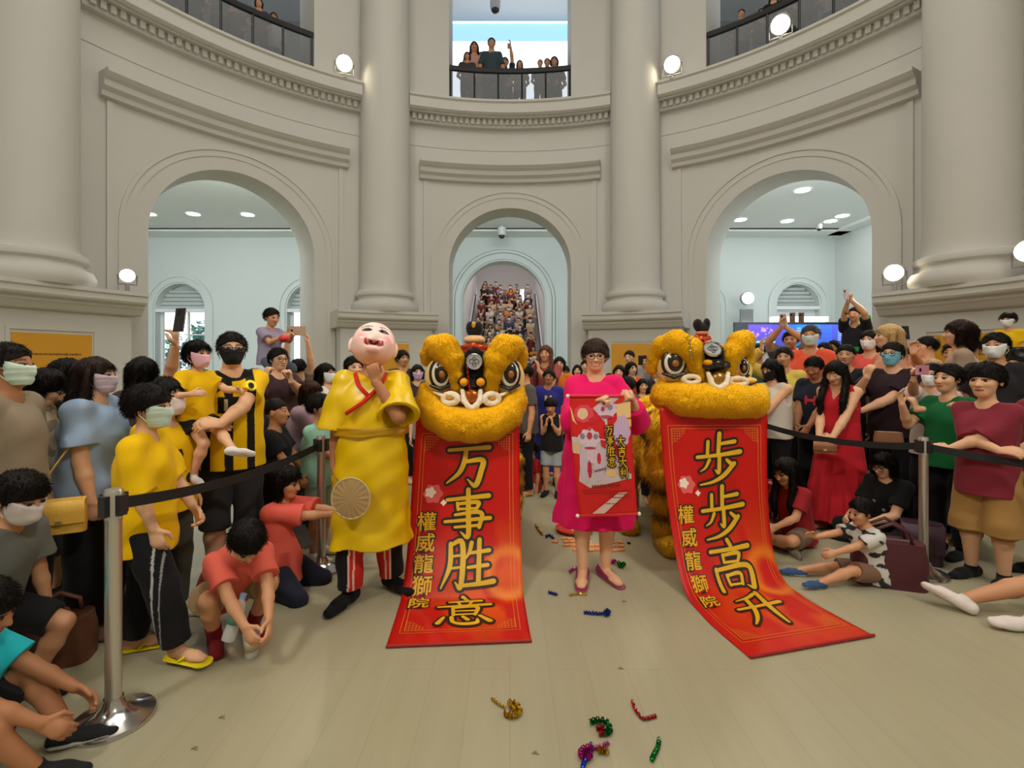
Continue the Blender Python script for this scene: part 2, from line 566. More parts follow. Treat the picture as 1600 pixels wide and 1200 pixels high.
slab('floor_upper', FL2, mat('upper_floor', (0.40, 0.36, 0.30), 0.5))
slab('ceiling_upper', 14.25, mat('upper_ceiling', (0.62, 0.63, 0.62), 0.8))
# upper back wall: a wide window over the middle bay, plain walls at the sides
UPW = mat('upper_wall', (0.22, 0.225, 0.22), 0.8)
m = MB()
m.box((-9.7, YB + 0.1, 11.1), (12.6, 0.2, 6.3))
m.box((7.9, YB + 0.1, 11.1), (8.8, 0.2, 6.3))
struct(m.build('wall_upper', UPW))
def soffit_material():                              # sheet added so daylight from behind brightens the pale blue soffit band
    mm = bpy.data.materials.new('translucent_soffit')
    mm.use_nodes = True
    nt = mm.node_tree
    nt.nodes.remove(nt.nodes['Principled BSDF'])
    tr = nt.nodes.new('ShaderNodeBsdfTranslucent'); tr.inputs[0].default_value = (0.20, 0.33, 0.46, 1)
    df = nt.nodes.new('ShaderNodeBsdfDiffuse'); df.inputs[0].default_value = (0.4, 0.5, 0.6, 1)
    mx = nt.nodes.new('ShaderNodeMixShader'); mx.inputs[0].default_value = 0.15
    nt.links.new(tr.outputs[0], mx.inputs[1]); nt.links.new(df.outputs[0], mx.inputs[2])
    nt.links.new(mx.outputs[0], nt.nodes['Material Output'].inputs['Surface'])
    return mm
m = MB()
m.grid([[(x, YB + 0.12, z) for z in (13.57, 14.25)] for x in np.linspace(-3.4, 3.4, 12)])
o = m.build('window_blind', soffit_material())
tag(o, 'pale blue translucent sheet added for the bright soffit above the upper window', 'blind')
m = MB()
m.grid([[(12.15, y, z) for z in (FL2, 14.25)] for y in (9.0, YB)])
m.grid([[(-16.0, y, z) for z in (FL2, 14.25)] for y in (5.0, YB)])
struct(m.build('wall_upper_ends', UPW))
GLASS = mat('window_glass', (1, 1, 1), 0.05, trans=1.0, spec=0.3)
wm = MB()
WHITE = mat('white_paint', (0.80, 0.82, 0.82), 0.5)
for xx in (-3.4, 3.4):
    wm.box((xx, YB, 10.8), (0.08, 0.1, 5.6))
wm.box((0, YB, FL2 + 0.06), (7.0, 0.1, 0.12))
w1 = struct(wm.build('window_1', WHITE))

# ---------------- gallery windows
LOUV = mat('louvre_paint', (0.60, 0.63, 0.62), 0.6)
def lunette(n, cx, hw, spr, bright):
    yb = YB + 0.34
    bar = spr - 0.08
    m = MB()
    for k in range(5):                              # louvres fill the half round
        z = spr + 0.07 + k * 0.15
        h = math.sqrt(max(0.01, hw * hw - (z - spr) ** 2))
        m.box((cx, yb, z), (2 * h, 0.05, 0.11), M=Matrix.Rotation(0.5, 3, 'X'))
    vs = [(cx - hw * math.cos(math.pi * i / 24), yb + 0.10, spr + hw * math.sin(math.pi * i / 24)) for i in range(25)]
    m.add(vs, [tuple(range(25))])
    if not bright:
        m.box((cx, yb + 0.06, spr / 2), (2 * hw, 0.05, spr))
    fr = struct(m.build('window_%d' % n, LOUV))
    m = MB()
    m.box((cx, YB + 0.10, bar), (2 * hw + 0.1, 0.16, 0.12))
    for s in (-1, 1):
        m.box((cx + s * (hw - 0.05), yb, bar / 2), (0.1, 0.1, bar))
    if bright:
        m.box((cx - 0.30, yb, bar / 2), (0.07, 0.08, bar))
        m.box((cx + 0.12, yb, bar / 2), (0.07, 0.08, bar))
        for z in (2.55, 1.2):
            m.box((cx + 0.4, yb, z), (0.9, 0.05, 0.05))
    else:
        m.box((cx, yb - 0.02, bar / 2), (2 * hw - 0.2, 0.06, bar - 0.1))
    m.build('window_frame', WHITE, fr)
    if bright:
        g = MB()
        g.box((cx, yb + 0.01, bar / 2), (2 * hw - 0.1, 0.008, bar))
        g.build('window_pane', GLASS, fr)
for i, (cx, hw, spr, zb) in enumerate(WIN):
    lunette(i + 2, cx, hw, spr, i < 2)

# garden seen through the left windows
def shrub(cx, Y, z, r, seed, label):
    rng = np.random.default_rng(seed)
    n = 420
    d = rng.normal(size=(n, 3))
    d /= np.linalg.norm(d, axis=1)[:, None]
    c = np.array((cx, Y, z)) + d * r * rng.uniform(0.4, 1, (n, 1)) * np.array((1, 0.8, 1.2))
    u = rng.normal(size=(n, 3)); u /= np.linalg.norm(u, axis=1)[:, None]
    v = np.cross(u, d); v /= np.linalg.norm(v, axis=1)[:, None] + 1e-6
    s = rng.uniform(0.07, 0.16, (n, 1))
    V = np.stack([c - u * s, c - v * s * 0.5, c + u * s, c + v * s * 0.5], 1).reshape(-1, 3)
    Q = np.arange(4 * n).reshape(n, 4)
    t = empty('garden_tree', (cx, Y, 0))
    tag(t, label, 'tree', group='trees outside the left windows')
    o = put('foliage', np_mesh('foliage', V - np.array((cx, Y, 0)), Q, smooth=False), mat('leaf', lin((40, 105, 85)), 0.6, noise=0.3, scale=3), t)
    m = MB()
    m.tube([(0, 0, 0), (0.05, 0, z - r * 0.5), (0, 0, z)], [0.12, 0.09, 0.05])
    m.build('trunk', mat('bark', (0.12, 0.09, 0.06), 0.9), t)
shrub(-12.8, 20.6, 2.5, 0.75, 1, 'green tree outside the left gallery window, nearer the entrance')
shrub(-14.6, 21.6, 1.9, 0.9, 2, 'green tree outside the left gallery window, at the left edge of its pane')
shrub(-8.6, 22.0, 1.2, 0.5, 3, 'low green tree outside the louvred side window')
m = MB()
m.grid([[(x, y, -0.02) for y in (18.9, 32)] for x in (-24, -2.2)])
struct(m.build('ground_outside', mat('paving', (0.45, 0.45, 0.43), 0.8, noise=0.1)))

# ---------------- staircase hall
SX = -0.25
NST, RISE, RUN, Y0S = 24, 0.17, 0.29, 19.0
STONE = mat('stair_stone', (0.55, 0.52, 0.48), 0.6, noise=0.05)
m = MB()
for k in range(NST):
    m.box((SX, Y0S + RUN * k + RUN / 2 + 0.001, RISE * (k + 1) / 2), (3.3, RUN, RISE * (k + 1)))
m.box((SX, Y0S + RUN * NST + 1.6, RISE * NST / 2), (3.3, 3.2, RISE * NST))
struct(m.build('floor_stairs', STONE))
HALLP = mat('hall_paint', (0.76, 0.73, 0.72), 0.75)
m = MB()
YE = Y0S + RUN * NST + 2.6
for s in (-1, 1):
    m.grid([[(SX + s * 1.66, y, z) for z in (0, 9)] for y in (YB + 0.5, YE)])
zw = RISE * NST
for (xa, xb) in ((-1.7, -1.45), (-0.9, 0.78), (1.28, 1.7)):      # end wall with two small windows
    m.grid([[(SX + x, YE, z) for z in (zw, 9)] for x in (xa, xb)])
for (xa, xb) in ((-1.45, -0.9), (0.78, 1.28)):
    m.grid([[(SX + x, YE, z) for z in (zw, zw + 1.0)] for x in (xa, xb)])
    m.grid([[(SX + x, YE, z) for z in (zw + 1.65, 9)] for x in (xa, xb)])
m.grid([[(x, y, 9) for y in (YB + 0.5, YE)] for x in (SX - 1.7, SX + 1.7)])
m.grid([[(x, YB + 0.5, z) for z in (5.2, 9)] for x in (SX - 1.7, SX + 1.7)])
struct(m.build('wall_stairs', HALLP))
m = MB()
m.box((SX + 1.03, YE, zw + 1.32), (0.5, 0.05, 0.04))
m.box((SX + 1.03, YE, zw + 1.5), (0.5, 0.05, 0.03))
struct(m.build('window_6', WHITE))
for s in (-1, 1):                                   # balustrades climbing both sides of the flight
    m = MB()
    y1 = Y0S + RUN * NST
    m.add([(SX + s * 1.60 + dx, y, z) for dx in (-0.05, 0.05) for (y, z) in ((Y0S, 0.0), (Y0S, 0.95), (y1, zw + 0.95), (y1, zw))], [(0, 1, 2, 3), (7, 6, 5, 4), (0, 4, 5, 1), (1, 5, 6, 2), (2, 6, 7, 3), (3, 7, 4, 0)])
    b = m.build('stair_balustrade', WHITE)
    tag(b, 'white solid balustrade up the %s side of the crowded staircase' % ('left' if s < 0 else 'right'), 'balustrade', group='stair balustrades')
    m = MB()
    m.tube([(SX + s * 1.55, Y0S, 1.0), (SX + s * 1.55, y1, zw + 1.0)], 0.03)
    m.build('handrail', mat('dark_wood', (0.05, 0.035, 0.03), 0.5), b)

# ---------------- lamps
LAMP = mat('lamp_glow', (1.0, 0.98, 0.95), 0.5, emit=14)
WARM = mat('spot_glow', (1.0, 0.86, 0.62), 0.5, emit=28)
def downlight(x, y, label):
    Y = (ZC - EYE) * FPX / (CY - y)
    X = (x - CX) * Y / FPX
    t = empty('downlight', (X, Y, ZC))
    tag(t, label, 'ceiling light', group='downlights in the gallery ceilings')
    m = MB(); m.lathe([(0.19, -0.012), (0.24, -0.02), (0.25, 0.0), (0.19, 0.0)], n=24)
    m.build('trim_ring', WHITE, t)
    m = MB(); m.lathe([(0.0, -0.013), (0.19, -0.014), (0.19, -0.004), (0.0, -0.004)], n=24)
    m.build('lens', LAMP, t)
for (x, y, l) in ((233, 334, 'leftmost of the three downlights seen through the left arch'), (302, 334, 'middle of the three downlights seen through the left arch'), (387, 335, 'rightmost of the three downlights seen through the left arch'),
                  (1254, 297, 'nearest downlight seen through the right arch, above the others'), (1147, 330, 'small far downlight at the left edge of the right arch'), (1157, 343, 'downlight just below the leftmost one in the right arch'),
                  (1230, 345, 'downlight in the middle of the right gallery ceiling'), (1298, 345, 'left one of the close pair of downlights in the right gallery'), (1316, 337, 'right one of the close pair of downlights in the right gallery')):
    downlight(x, y, l)

def spot_lamp(loc, aim, label, lit=True, power=160, size=0.18, wall=None):
    """a theatre spotlight: yoke, can, lens"""
    d = (Vector(aim) - Vector(loc)).normalized()
    t = empty('spotlight', loc)
    tag(t, label, 'spotlight', group='spotlights on the ledges')
    q = d.to_track_quat('Z', 'Y').to_matrix()
    m = MB()
    s = size
    m.lathe([(s * 0.45, -s * 1.5), (s * 0.75, -s * 1.4), (s * 0.85, -s * 0.8), (s, -s * 0.7), (s * 1.05, 0.06), (s * 0.95, 0.06), (s * 0.9, 0.0)], n=24, M=q)
    m.build('lamp_can', mat('lamp_body', (0.55, 0.55, 0.53), 0.4), t, smooth='auto')
    m = MB()
    m.lathe([(0.0, 0.035), (s * 0.6, 0.03), (s * 0.93, 0.01), (s * 0.93, -0.01), (0.0, -0.01)], n=24, M=q)
    m.build('lens', WARM if lit else LAMP, t)
    m = MB()
    sd = Vector((d.y, -d.x, 0)).normalized()
    m.tube([sd * s * 1.15, sd * s * 1.15 + Vector((0, 0, -s * 1.4)), -sd * s * 1.15 + Vector((0, 0, -s * 1.4)), -sd * s * 1.15], 0.014, n=6)
    m.tube([(0, 0, -s * 1.4), (0, 0, -s * 1.4 - 0.12)], 0.03, n=8)
    m.lathe([(0.0, -s * 1.4 - 0.12), (0.11, -s * 1.4 - 0.12), (0.11, -s * 1.4 - 0.14), (0, -s * 1.4 - 0.14)], n=16)
    m.build('yoke', mat('yoke_steel', (0.25, 0.25, 0.25), 0.5), t)
    if power:
        l = bpy.data.lights.new('spot_beam', 'SPOT')
        l.energy, l.color, l.spot_size, l.spot_blend, l.shadow_soft_size = power, (1.0, 0.84, 0.60), math.radians(75), 0.8, 0.15
        lo = bpy.data.objects.new('spot_beam', l)
        link(lo, t)
        lo.location = d * 0.12
        lo.rotation_euler = d.to_track_quat('-Z', 'Y').to_euler()
def ledge_lamp(x, y, zbase, r, a, aim, label, **k):
    s = k.get('size', 0.15)
    spot_lamp(rp(r, a, zbase + s * 1.4 + 0.14), aim, label, **k)
AIM = (0.0, 2.6, 0.9)
ledge_lamp(490, 85, FL2, 7.66, -29.6, AIM, 'lit spotlight on the upper ledge beside the left inner column')
ledge_lamp(1097, 103, FL2, 7.66, 29.0, AIM, 'lit spotlight on the upper ledge beside the right inner column')
ledge_lamp(1325, 5, FL2, 7.66, 45.5, AIM, 'lit spotlight on the upper ledge above the right arch')
ledge_lamp(1370, 425, 2.66, 7.35, 60.5, AIM, 'lit spotlight at the left end of the right pedestal cornice', size=0.14)
ledge_lamp(1595, 380, 2.66, 7.3, 73.6, AIM, 'lit spotlight beside the big right column at the picture edge', size=0.15)
ledge_lamp(227, 415, 2.66, 7.35, -60.3, (-2.5, 3.0, 1.0), 'small spotlight on the left pedestal cornice, turned away', size=0.11, lit=False, power=0)

# dome cameras
def dome_cam(loc, label, r=0.09, drop=0.0):
    t = empty('dome_camera', loc)
    tag(t, label, 'camera')
    m = MB()
    if drop: m.lathe([(0.02, 0.0), (0.05, 0.0), (0.05, -0.04), (0.025, -0.05), (0.025, -drop)], n=16)
    m.lathe([(r, -drop), (r * 1.05, -drop - 0.03), (r * 1.05, -drop - r * 1.8), (r * 0.9, -drop - r * 2)], n=24)
    m.build('housing', mat('camera_white', (0.6, 0.6, 0.6), 0.4), t, smooth='auto')
    m = MB()
    m.lathe([(r * 0.85, -drop - r * 1.9), (r * 0.8, -drop - r * 2.3), (r * 0.5, -drop - r * 2.7), (0.0, -drop - r * 2.85)], n=24)
    m.build('dome', mat('smoked_dome', (0.03, 0.03, 0.03), 0.1), t, smooth=True)
cp = px(784, 366, 17.2)
dome_cam((cp[0], cp[1], ZC), 'grey dome camera hanging over the entrance to the staircase', r=0.14, drop=0.05)
cp = px(1280, 357, 16.9)
dome_cam((cp[0], cp[1], ZC), 'small dome camera under the right gallery ceiling', r=0.09)
cp = px(774, 40, 16.5)
dome_cam((cp[0], cp[1], 14.25), 'dome camera under the upper gallery ceiling', r=0.17, drop=0.6)

# upper railings
RAIL = mat('rail_black', (0.015, 0.017, 0.02), 0.45)
for ac, lb in ((-45, 'left'), (0, 'middle'), (45, 'right')):
    t = empty('railing', rp(7.98, ac, FL2))
    tag(t, 'black metal railing across the upper %s opening' % lb, 'railing', group='upper floor railings')
    B = Vector(t.location)
    def L(r, a, z): return tuple(Vector(rp(r, ac + a, z)) - B)
    m = MB()
    m.tube([L(8.05, a, FL2 + 0.98) for a in np.linspace(-11, 11, 23)], 0.06, n=8, flat=(1, 1.3))
    m.build('handrail', RAIL, t)
    m = MB()
    m.tube([L(8.05, a, FL2 + 0.08) for a in np.linspace(-11, 11, 23)], 0.025, n=6)
    m.build('bottom_rail', RAIL, t)
    for a in np.linspace(-10.8, 10.8, 6):
        m = MB(); m.tube([L(8.05, a, FL2), L(8.05, a, FL2 + 0.96)], 0.025, n=6); m.build('post', RAIL, t)
    for k, (a0, a1) in enumerate(zip(np.linspace(-10.8, 10.8, 6), np.linspace(-10.8, 10.8, 6)[1:])):
        m = MB(); m.grid([[L(8.05, a, z) for z in (FL2 + 0.12, FL2 + 0.94)] for a in np.linspace(a0 + 0.15, a1 - 0.15, 5)])
        m.build('glass_panel', mat('tinted_glass', (0.03, 0.035, 0.04), 0.15, alpha=0.78), t)

# signs and screens in the right gallery
t = empty('information_sign', (px(1168, 500, 17.6)[0], 17.6, 0))
tag(t, 'tall lit white sign shaped like a letter i in the right gallery', 'sign')
LIT = mat('lit_acrylic', (0.95, 0.98, 1.0), 0.4, emit=1.6)
s = 17.6 / FPX
m = MB(); m.box((0, 0, 1.45), (0.40, 0.12, 2.9)); m.build('sign_body', LIT, t)
m = MB(); m.lathe([(0.0, -0.06), (0.21, -0.06), (0.21, 0.06), (0.0, 0.06)], (0, 0, EYE - (466 - CY) * s), n=32, M=Matrix.Rotation(math.pi / 2, 3, 'X')); m.build('sign_dot', LIT, t)
m = MB(); m.lathe([(0.0, -0.05), (0.24, -0.05), (0.24, 0.05), (0.0, 0.05)], (0, 0.03, EYE - (466 - CY) * s), n=32, M=Matrix.Rotation(math.pi / 2, 3, 'X')); m.box((0, 0.08, 1.7), (0.46, 0.06, 3.4)); m.build('sign_back', mat('sign_grey', (0.2, 0.2, 0.2), 0.5), t)

def screen_material():
    m = bpy.data.materials.new('screen_picture')
    m.use_nodes = True
    nt = m.node_tree
    b = nt.nodes['Principled BSDF']
    at = nt.nodes.new('ShaderNodeAttribute'); at.attribute_name = 'Col'
    b.inputs['Base Color'].default_value = (0.01, 0.01, 0.01, 1)
    nt.links.new(at.outputs['Color'], b.inputs['Emission Color'])
    b.inputs['Emission Strength'].default_value = 0.85
    return m
M_SCREEN = screen_material()
def video_wall():
    Ys = 15.4
    t = empty('video_wall', (px(1245, 566, Ys)[0], Ys, 0))
    tag(t, 'wide video wall showing a blue and violet scene with pink trees', 'screen')
    k = Ys / FPX
    def q(x, y): return ((x - 1245) * k, EYE - (y - CY) * k)
    m = MB()
    x0, z0 = q(1150, 541); x1, z1 = q(1320, 506)
    m.box(((x0 + x1) / 2, 0.04, (z0 + z1) / 2), (x1 - x0 + 0.1, 0.08, z1 - z0 + 0.1))
    m.build('bezel', mat('screen_black', (0.01, 0.01, 0.012), 0.3), t)
    m = MB()
    def rect(xa, ya, xb, yb, c, d=0.0):
        m.col = lin(c)
        a, zb_ = q(xa, yb); b, zt = q(xb, ya)
        m.add([(a, -0.004 - d, zb_), (b, -0.004 - d, zb_), (b, -0.004 - d, zt), (a, -0.004 - d, zt)], [(0, 1, 2, 3)])
    rng = random.Random(8)
    cols = [(110, 80, 225), (95, 85, 235), (85, 75, 220), (30, 120, 245), (25, 135, 250), (20, 140, 255), (60, 110, 250), (75, 90, 230)]
    for i in range(8):
        for j in range(5):
            c = cols[i]
            f = 1.0 - 0.06 * j
            rect(1169 + i * 18.7, 507 + j * 6.7, 1169 + (i + 1) * 18.7, 507 + (j + 1) * 6.7, tuple(v * f for v in c))
    for (cx, cy, r) in ((1180, 521, 7), (1201, 518, 8), (1193, 515, 5), (1208, 524, 5)):
        for _ in range(16):
            a, rr = rng.uniform(0, 6.28), r * math.sqrt(rng.random())
            x, y = cx + rr * math.cos(a), cy + rr * math.sin(a) * 0.7
            rect(x - 1.1, y - 0.9, x + 1.1, y + 0.9, (225, 150, 235), 0.002)
    rect(1178.5, 522, 1179.6, 534, (150, 90, 200), 0.003); rect(1202, 520, 1204, 536, (90, 50, 160), 0.003)
    for x in range(1172, 1210, 3):
        rect(x, 533 + rng.uniform(-1.5, 1), x + 3.2, 536, (90, 220, 255), 0.002)
    for j in range(6):
        rect(1245, 512 + j * 3.6, 1245 + rng.uniform(6, 14), 513.6 + j * 3.6, (150, 200, 255), 0.002)
        rect(1309, 514 + j * 3.2, 1309 + rng.uniform(5, 9), 515.4 + j * 3.2, (160, 200, 255), 0.002)
    m.build('picture', M_SCREEN, t)
    m = MB()
    for x in (1190, 1300):
        a, _ = q(x, 540)
        m.box((a, 0.06, z0 / 2), (0.12, 0.06, z0)); m.box((a, 0.0, 0.02), (0.5, 0.5, 0.04))
    m.build('stand', mat('screen_black'), t)
video_wall()
m = MB()
c = px(1248, 499, 16.6)
m.box((c[0], c[1], c[2]), (1.85, 0.25, 0.16))
o = m.build('lit_shelf_sign', LIT); tag(o, 'long glowing white light box above the video wall', 'light box')
m = MB(); m.box((c[0], c[1] + 0.05, c[2] / 2 - 0.04), (1.7, 0.2, c[2] - 0.08)); m.build('counter_body', WHITE, o)
# ------------------------------------------------------------------ figures: smooth-blended solids meshed with surface nets
class Field:
    def __init__(s, h):
        s.h, s.ops = h, []
        s.lo, s.hi = np.full(3, 1e9), np.full(3, -1e9)
    def _bb(s, lo, hi, grow=True):
        lo, hi = np.array(lo, float), np.array(hi, float)
        if grow:
            s.lo = np.minimum(s.lo, lo); s.hi = np.maximum(s.hi, hi)
        return lo, hi
    def cone(s, a, b, ra, rb=None, k=0.02, flat=None, cap0=False, cap1=False, op='u'):
        a, b = np.array(a, float), np.array(b, float)
        rb = ra if rb is None else rb
        ab = b - a
        L2 = max(ab @ ab, 1e-9)
        L = math.sqrt(L2)
        def fn(X, Y, Z):
            qx, qy, qz = X - a[0], Y - a[1], Z - a[2]
            tp = (qx * ab[0] + qy * ab[1] + qz * ab[2]) / L2
            t = np.clip(tp, 0, 1)
            cx, cy, cz = qx - t * ab[0], qy - t * ab[1], qz - t * ab[2]
            d2 = cx * cx + cy * cy + cz * cz
            if flat is not None:
                wv, kf = flat
                cw = cx * wv[0] + cy * wv[1] + cz * wv[2]
                d2 = d2 + cw * cw * (1 / kf ** 2 - 1)
            d = np.sqrt(d2) - (ra + (rb - ra) * t)
            if cap1: d = np.maximum(d, (tp - 1) * L)
            if cap0: d = np.maximum(d, -tp * L)
            return d
        r = max(ra, rb)
        lo, hi = s._bb(np.minimum(a, b) - r, np.maximum(a, b) + r, op == 'u')
        s.ops.append((op, fn, lo, hi, k))
    def ell(s, c, r, R=None, k=0.02, op='u'):
        c, r = np.array(c, float), np.array(r, float)
        R = np.eye(3) if R is None else np.array(R)
        mr = r.min()
        def fn(X, Y, Z):
            x, y, z = X - c[0], Y - c[1], Z - c[2]
            u = (x * R[0, 0] + y * R[1, 0] + z * R[2, 0]) / r[0]
            v = (x * R[0, 1] + y * R[1, 1] + z * R[2, 1]) / r[1]
            t = (x * R[0, 2] + y * R[1, 2] + z * R[2, 2]) / r[2]
            k0 = np.sqrt(u * u + v * v + t * t)
            k1 = np.sqrt((u / r[0]) ** 2 + (v / r[1]) ** 2 + (t / r[2]) ** 2) + 1e-9
            return k0 * (k0 - 1) / k1
        e = np.abs(R) @ r
        lo, hi = s._bb(c - e, c + e, op == 'u')
        s.ops.append((op, fn, lo, hi, k))
    def skirt(s, a, b, ra, rb, flat=0.7, fold=0.0, nf=9, pw=1.0, e2=(0, 1, 0), k=0.02, seed=0.0):
        a, b = np.array(a, float), np.array(b, float)
        ab = b - a; L = np.linalg.norm(ab); d0 = ab / L
        e2 = np.array(e2, float); e2 = e2 - (e2 @ d0) * d0; e2 /= np.linalg.norm(e2)
        e1 = np.cross(d0, e2)
        def fn(X, Y, Z):
            qx, qy, qz = X - a[0], Y - a[1], Z - a[2]
            t = qx * d0[0] + qy * d0[1] + qz * d0[2]
            u = qx * e1[0] + qy * e1[1] + qz * e1[2]
            v = (qx * e2[0] + qy * e2[1] + qz * e2[2]) / flat
            ang = np.arctan2(v, u)
            tt = np.clip(t / L, 0, 1)
            r = (ra + (rb - ra) * tt ** pw) * (1 + fold * tt * (np.sin(nf * ang + seed) + 0.5 * np.sin((nf * 2 + 1) * ang + 2 * seed)))
            return np.maximum(np.maximum((np.sqrt(u * u + v * v) - r) * 0.8 * min(1, flat + 0.2), t - L), -t)
        R = max(ra, rb) * (1 + fold * 1.5)
        lo, hi = s._bb(np.minimum(a, b) - R, np.maximum(a, b) + R)
        s.ops.append(('u', fn, lo, hi, k))
    def plane(s, p, n):                              # keeps the side the normal points away from
        p, n = np.array(p, float), np.array(n, float)
        n = n / np.linalg.norm(n)
        s.ops.append(('i', lambda X, Y, Z: (X - p[0]) * n[0] + (Y - p[1]) * n[1] + (Z - p[2]) * n[2], None, None, 0))
    def noise(s, amp, f, seed=0.0, stretch=(1, 1, 1)):
        def fn(X, Y, Z):
            x, y, z = X * f * stretch[0] + seed, Y * f * stretch[1] + seed * 1.7, Z * f * stretch[2] + seed * 0.6
            return amp * (np.sin(x + 1.3 * np.sin(z * 0.7)) * np.sin(y + np.sin(x * 0.6)) * 0.6 + 0.5 * np.sin(x * 0.8 + z * 1.3 + y * 0.5) + 0.35 * np.sin(2.1 * z - 1.1 * x + 0.4 * y))
        s.ops.append(('+', fn, None, None, 0))
    def mesh(s):
        h = s.h
        lo = s.lo - 2.6 * h - 0.012
        n = np.ceil((s.hi + 2.6 * h + 0.012 - lo) / h).astype(int) + 1
        ax = [(lo[i] + h * np.arange(n[i])).astype(np.float32) for i in range(3)]
        f = np.full(tuple(n), 0.5, np.float32)
        for (op, fn, l, g, k) in s.ops:
            if l is None:
                X, Y, Z = ax[0][:, None, None], ax[1][None, :, None], ax[2][None, None, :]
                d = fn(X, Y, Z)
                if op == 'i': f = np.maximum(f, d)
                else: f = f + d
                continue
            i0 = np.clip(np.floor((l - k - 2.5 * h - lo) / h).astype(int), 0, n - 1)
            i1 = np.clip(np.ceil((g + k + 2.5 * h - lo) / h).astype(int) + 1, 1, n)
            if (i1 <= i0).any(): continue
            sl = tuple(slice(i0[i], i1[i]) for i in range(3))
            d = fn(ax[0][sl[0]][:, None, None], ax[1][sl[1]][None, :, None], ax[2][sl[2]][None, None, :])
            o = f[sl]
            if op == 'u':
                hh = np.clip(0.5 + 0.5 * (o - d) / k, 0, 1)
                f[sl] = o + (d - o) * hh - k * hh * (1 - hh)
            elif op == 's':
                hh = np.clip(0.5 - 0.5 * (o + d) / k, 0, 1)
                f[sl] = o + (-d - o) * hh + k * hh * (1 - hh)
            elif op == 'x':
                f[sl] = np.maximum(o, d)
        f[0], f[-1], f[:, 0], f[:, -1], f[:, :, 0], f[:, :, -1] = .5, .5, .5, .5, .5, .5
        return surface_nets(f, lo, h)

def surface_nets(f, lo, h):
    s = f < 0
    c = s[:-1, :-1, :-1].astype(np.uint8)
    c = c + s[1:, :-1, :-1] + s[:-1, 1:, :-1] + s[1:, 1:, :-1] + s[:-1, :-1, 1:] + s[1:, :-1, 1:] + s[:-1, 1:, 1:] + s[1:, 1:, 1:]
    mix = (c > 0) & (c < 8)
    I = np.argwhere(mix)
    idx = np.full(mix.shape, -1, np.int32)
    idx[mix] = np.arange(len(I), dtype=np.int32)
    acc = np.zeros((len(I), 3), np.float32)
    cnt = np.zeros((len(I), 1), np.float32)
    cr = [(a, b, e) for a in (0, 1) for b in (0, 1) for e in (0, 1)]
    val = {q: f[I[:, 0] + q[0], I[:, 1] + q[1], I[:, 2] + q[2]] for q in cr}
    for a in cr:
        for d in range(3):
            if a[d]: continue
            b = list(a); b[d] = 1; b = tuple(b)
            va, vb = val[a], val[b]
            m = (va < 0) != (vb < 0)
            t = np.where(m, va / np.where(m, va - vb, 1), 0)
            p = np.empty((len(I), 3), np.float32)
            p[:] = a
            p[:, d] = t
            acc += p * m[:, None]
            cnt += m[:, None]
    V = (I + acc / np.maximum(cnt, 1)) * h + lo
    Qs = []
    for d in range(3):
        sl0 = [slice(1, -1)] * 3; sl1 = [slice(1, -1)] * 3
        sl0[d] = slice(0, -1); sl1[d] = slice(1, None)
        a, b = s[tuple(sl0)], s[tuple(sl1)]
        e = np.argwhere(a != b)
        if not len(e): continue
        flip = a[tuple(e.T)]
        off = np.ones(3, int); off[d] = 0
        e = e + off
        u, v = [(1, 2), (2, 0), (0, 1)][d]
        def cell(du, dv):
            q = e.copy(); q[:, u] += du; q[:, v] += dv
            return idx[q[:, 0], q[:, 1], q[:, 2]]
        q = np.stack([cell(-1, -1), cell(0, -1), cell(0, 0), cell(-1, 0)], 1)
        q[~flip] = q[~flip][:, ::-1]
        Qs.append(q)
    Q = np.concatenate(Qs)
    Q = Q[(Q >= 0).all(1)]
    return V, Q

def nrm(v):
    v = np.array(v, float)
    return v / max(np.linalg.norm(v), 1e-9)
def rot(axis, deg):
    return np.array(Matrix.Rotation(math.radians(deg), 3, Vector(axis)))
def ik(a, b, l1, l2, pole):
    a, b = np.array(a, float), np.array(b, float)
    d = b - a
    L = np.linalg.norm(d)
    Lc = min(L, (l1 + l2) * 0.998)
    u = d / max(L, 1e-9)
    Lc = max(Lc, abs(l1 - l2) * 1.02 + 1e-4)
    b = a + u * Lc
    x = (l1 * l1 - l2 * l2 + Lc * Lc) / (2 * Lc)
    y = math.sqrt(max(0, l1 * l1 - x * x))
    p = np.array(pole, float)
    p = p - (p @ u) * u
    return a + u * x + nrm(p) * y, b

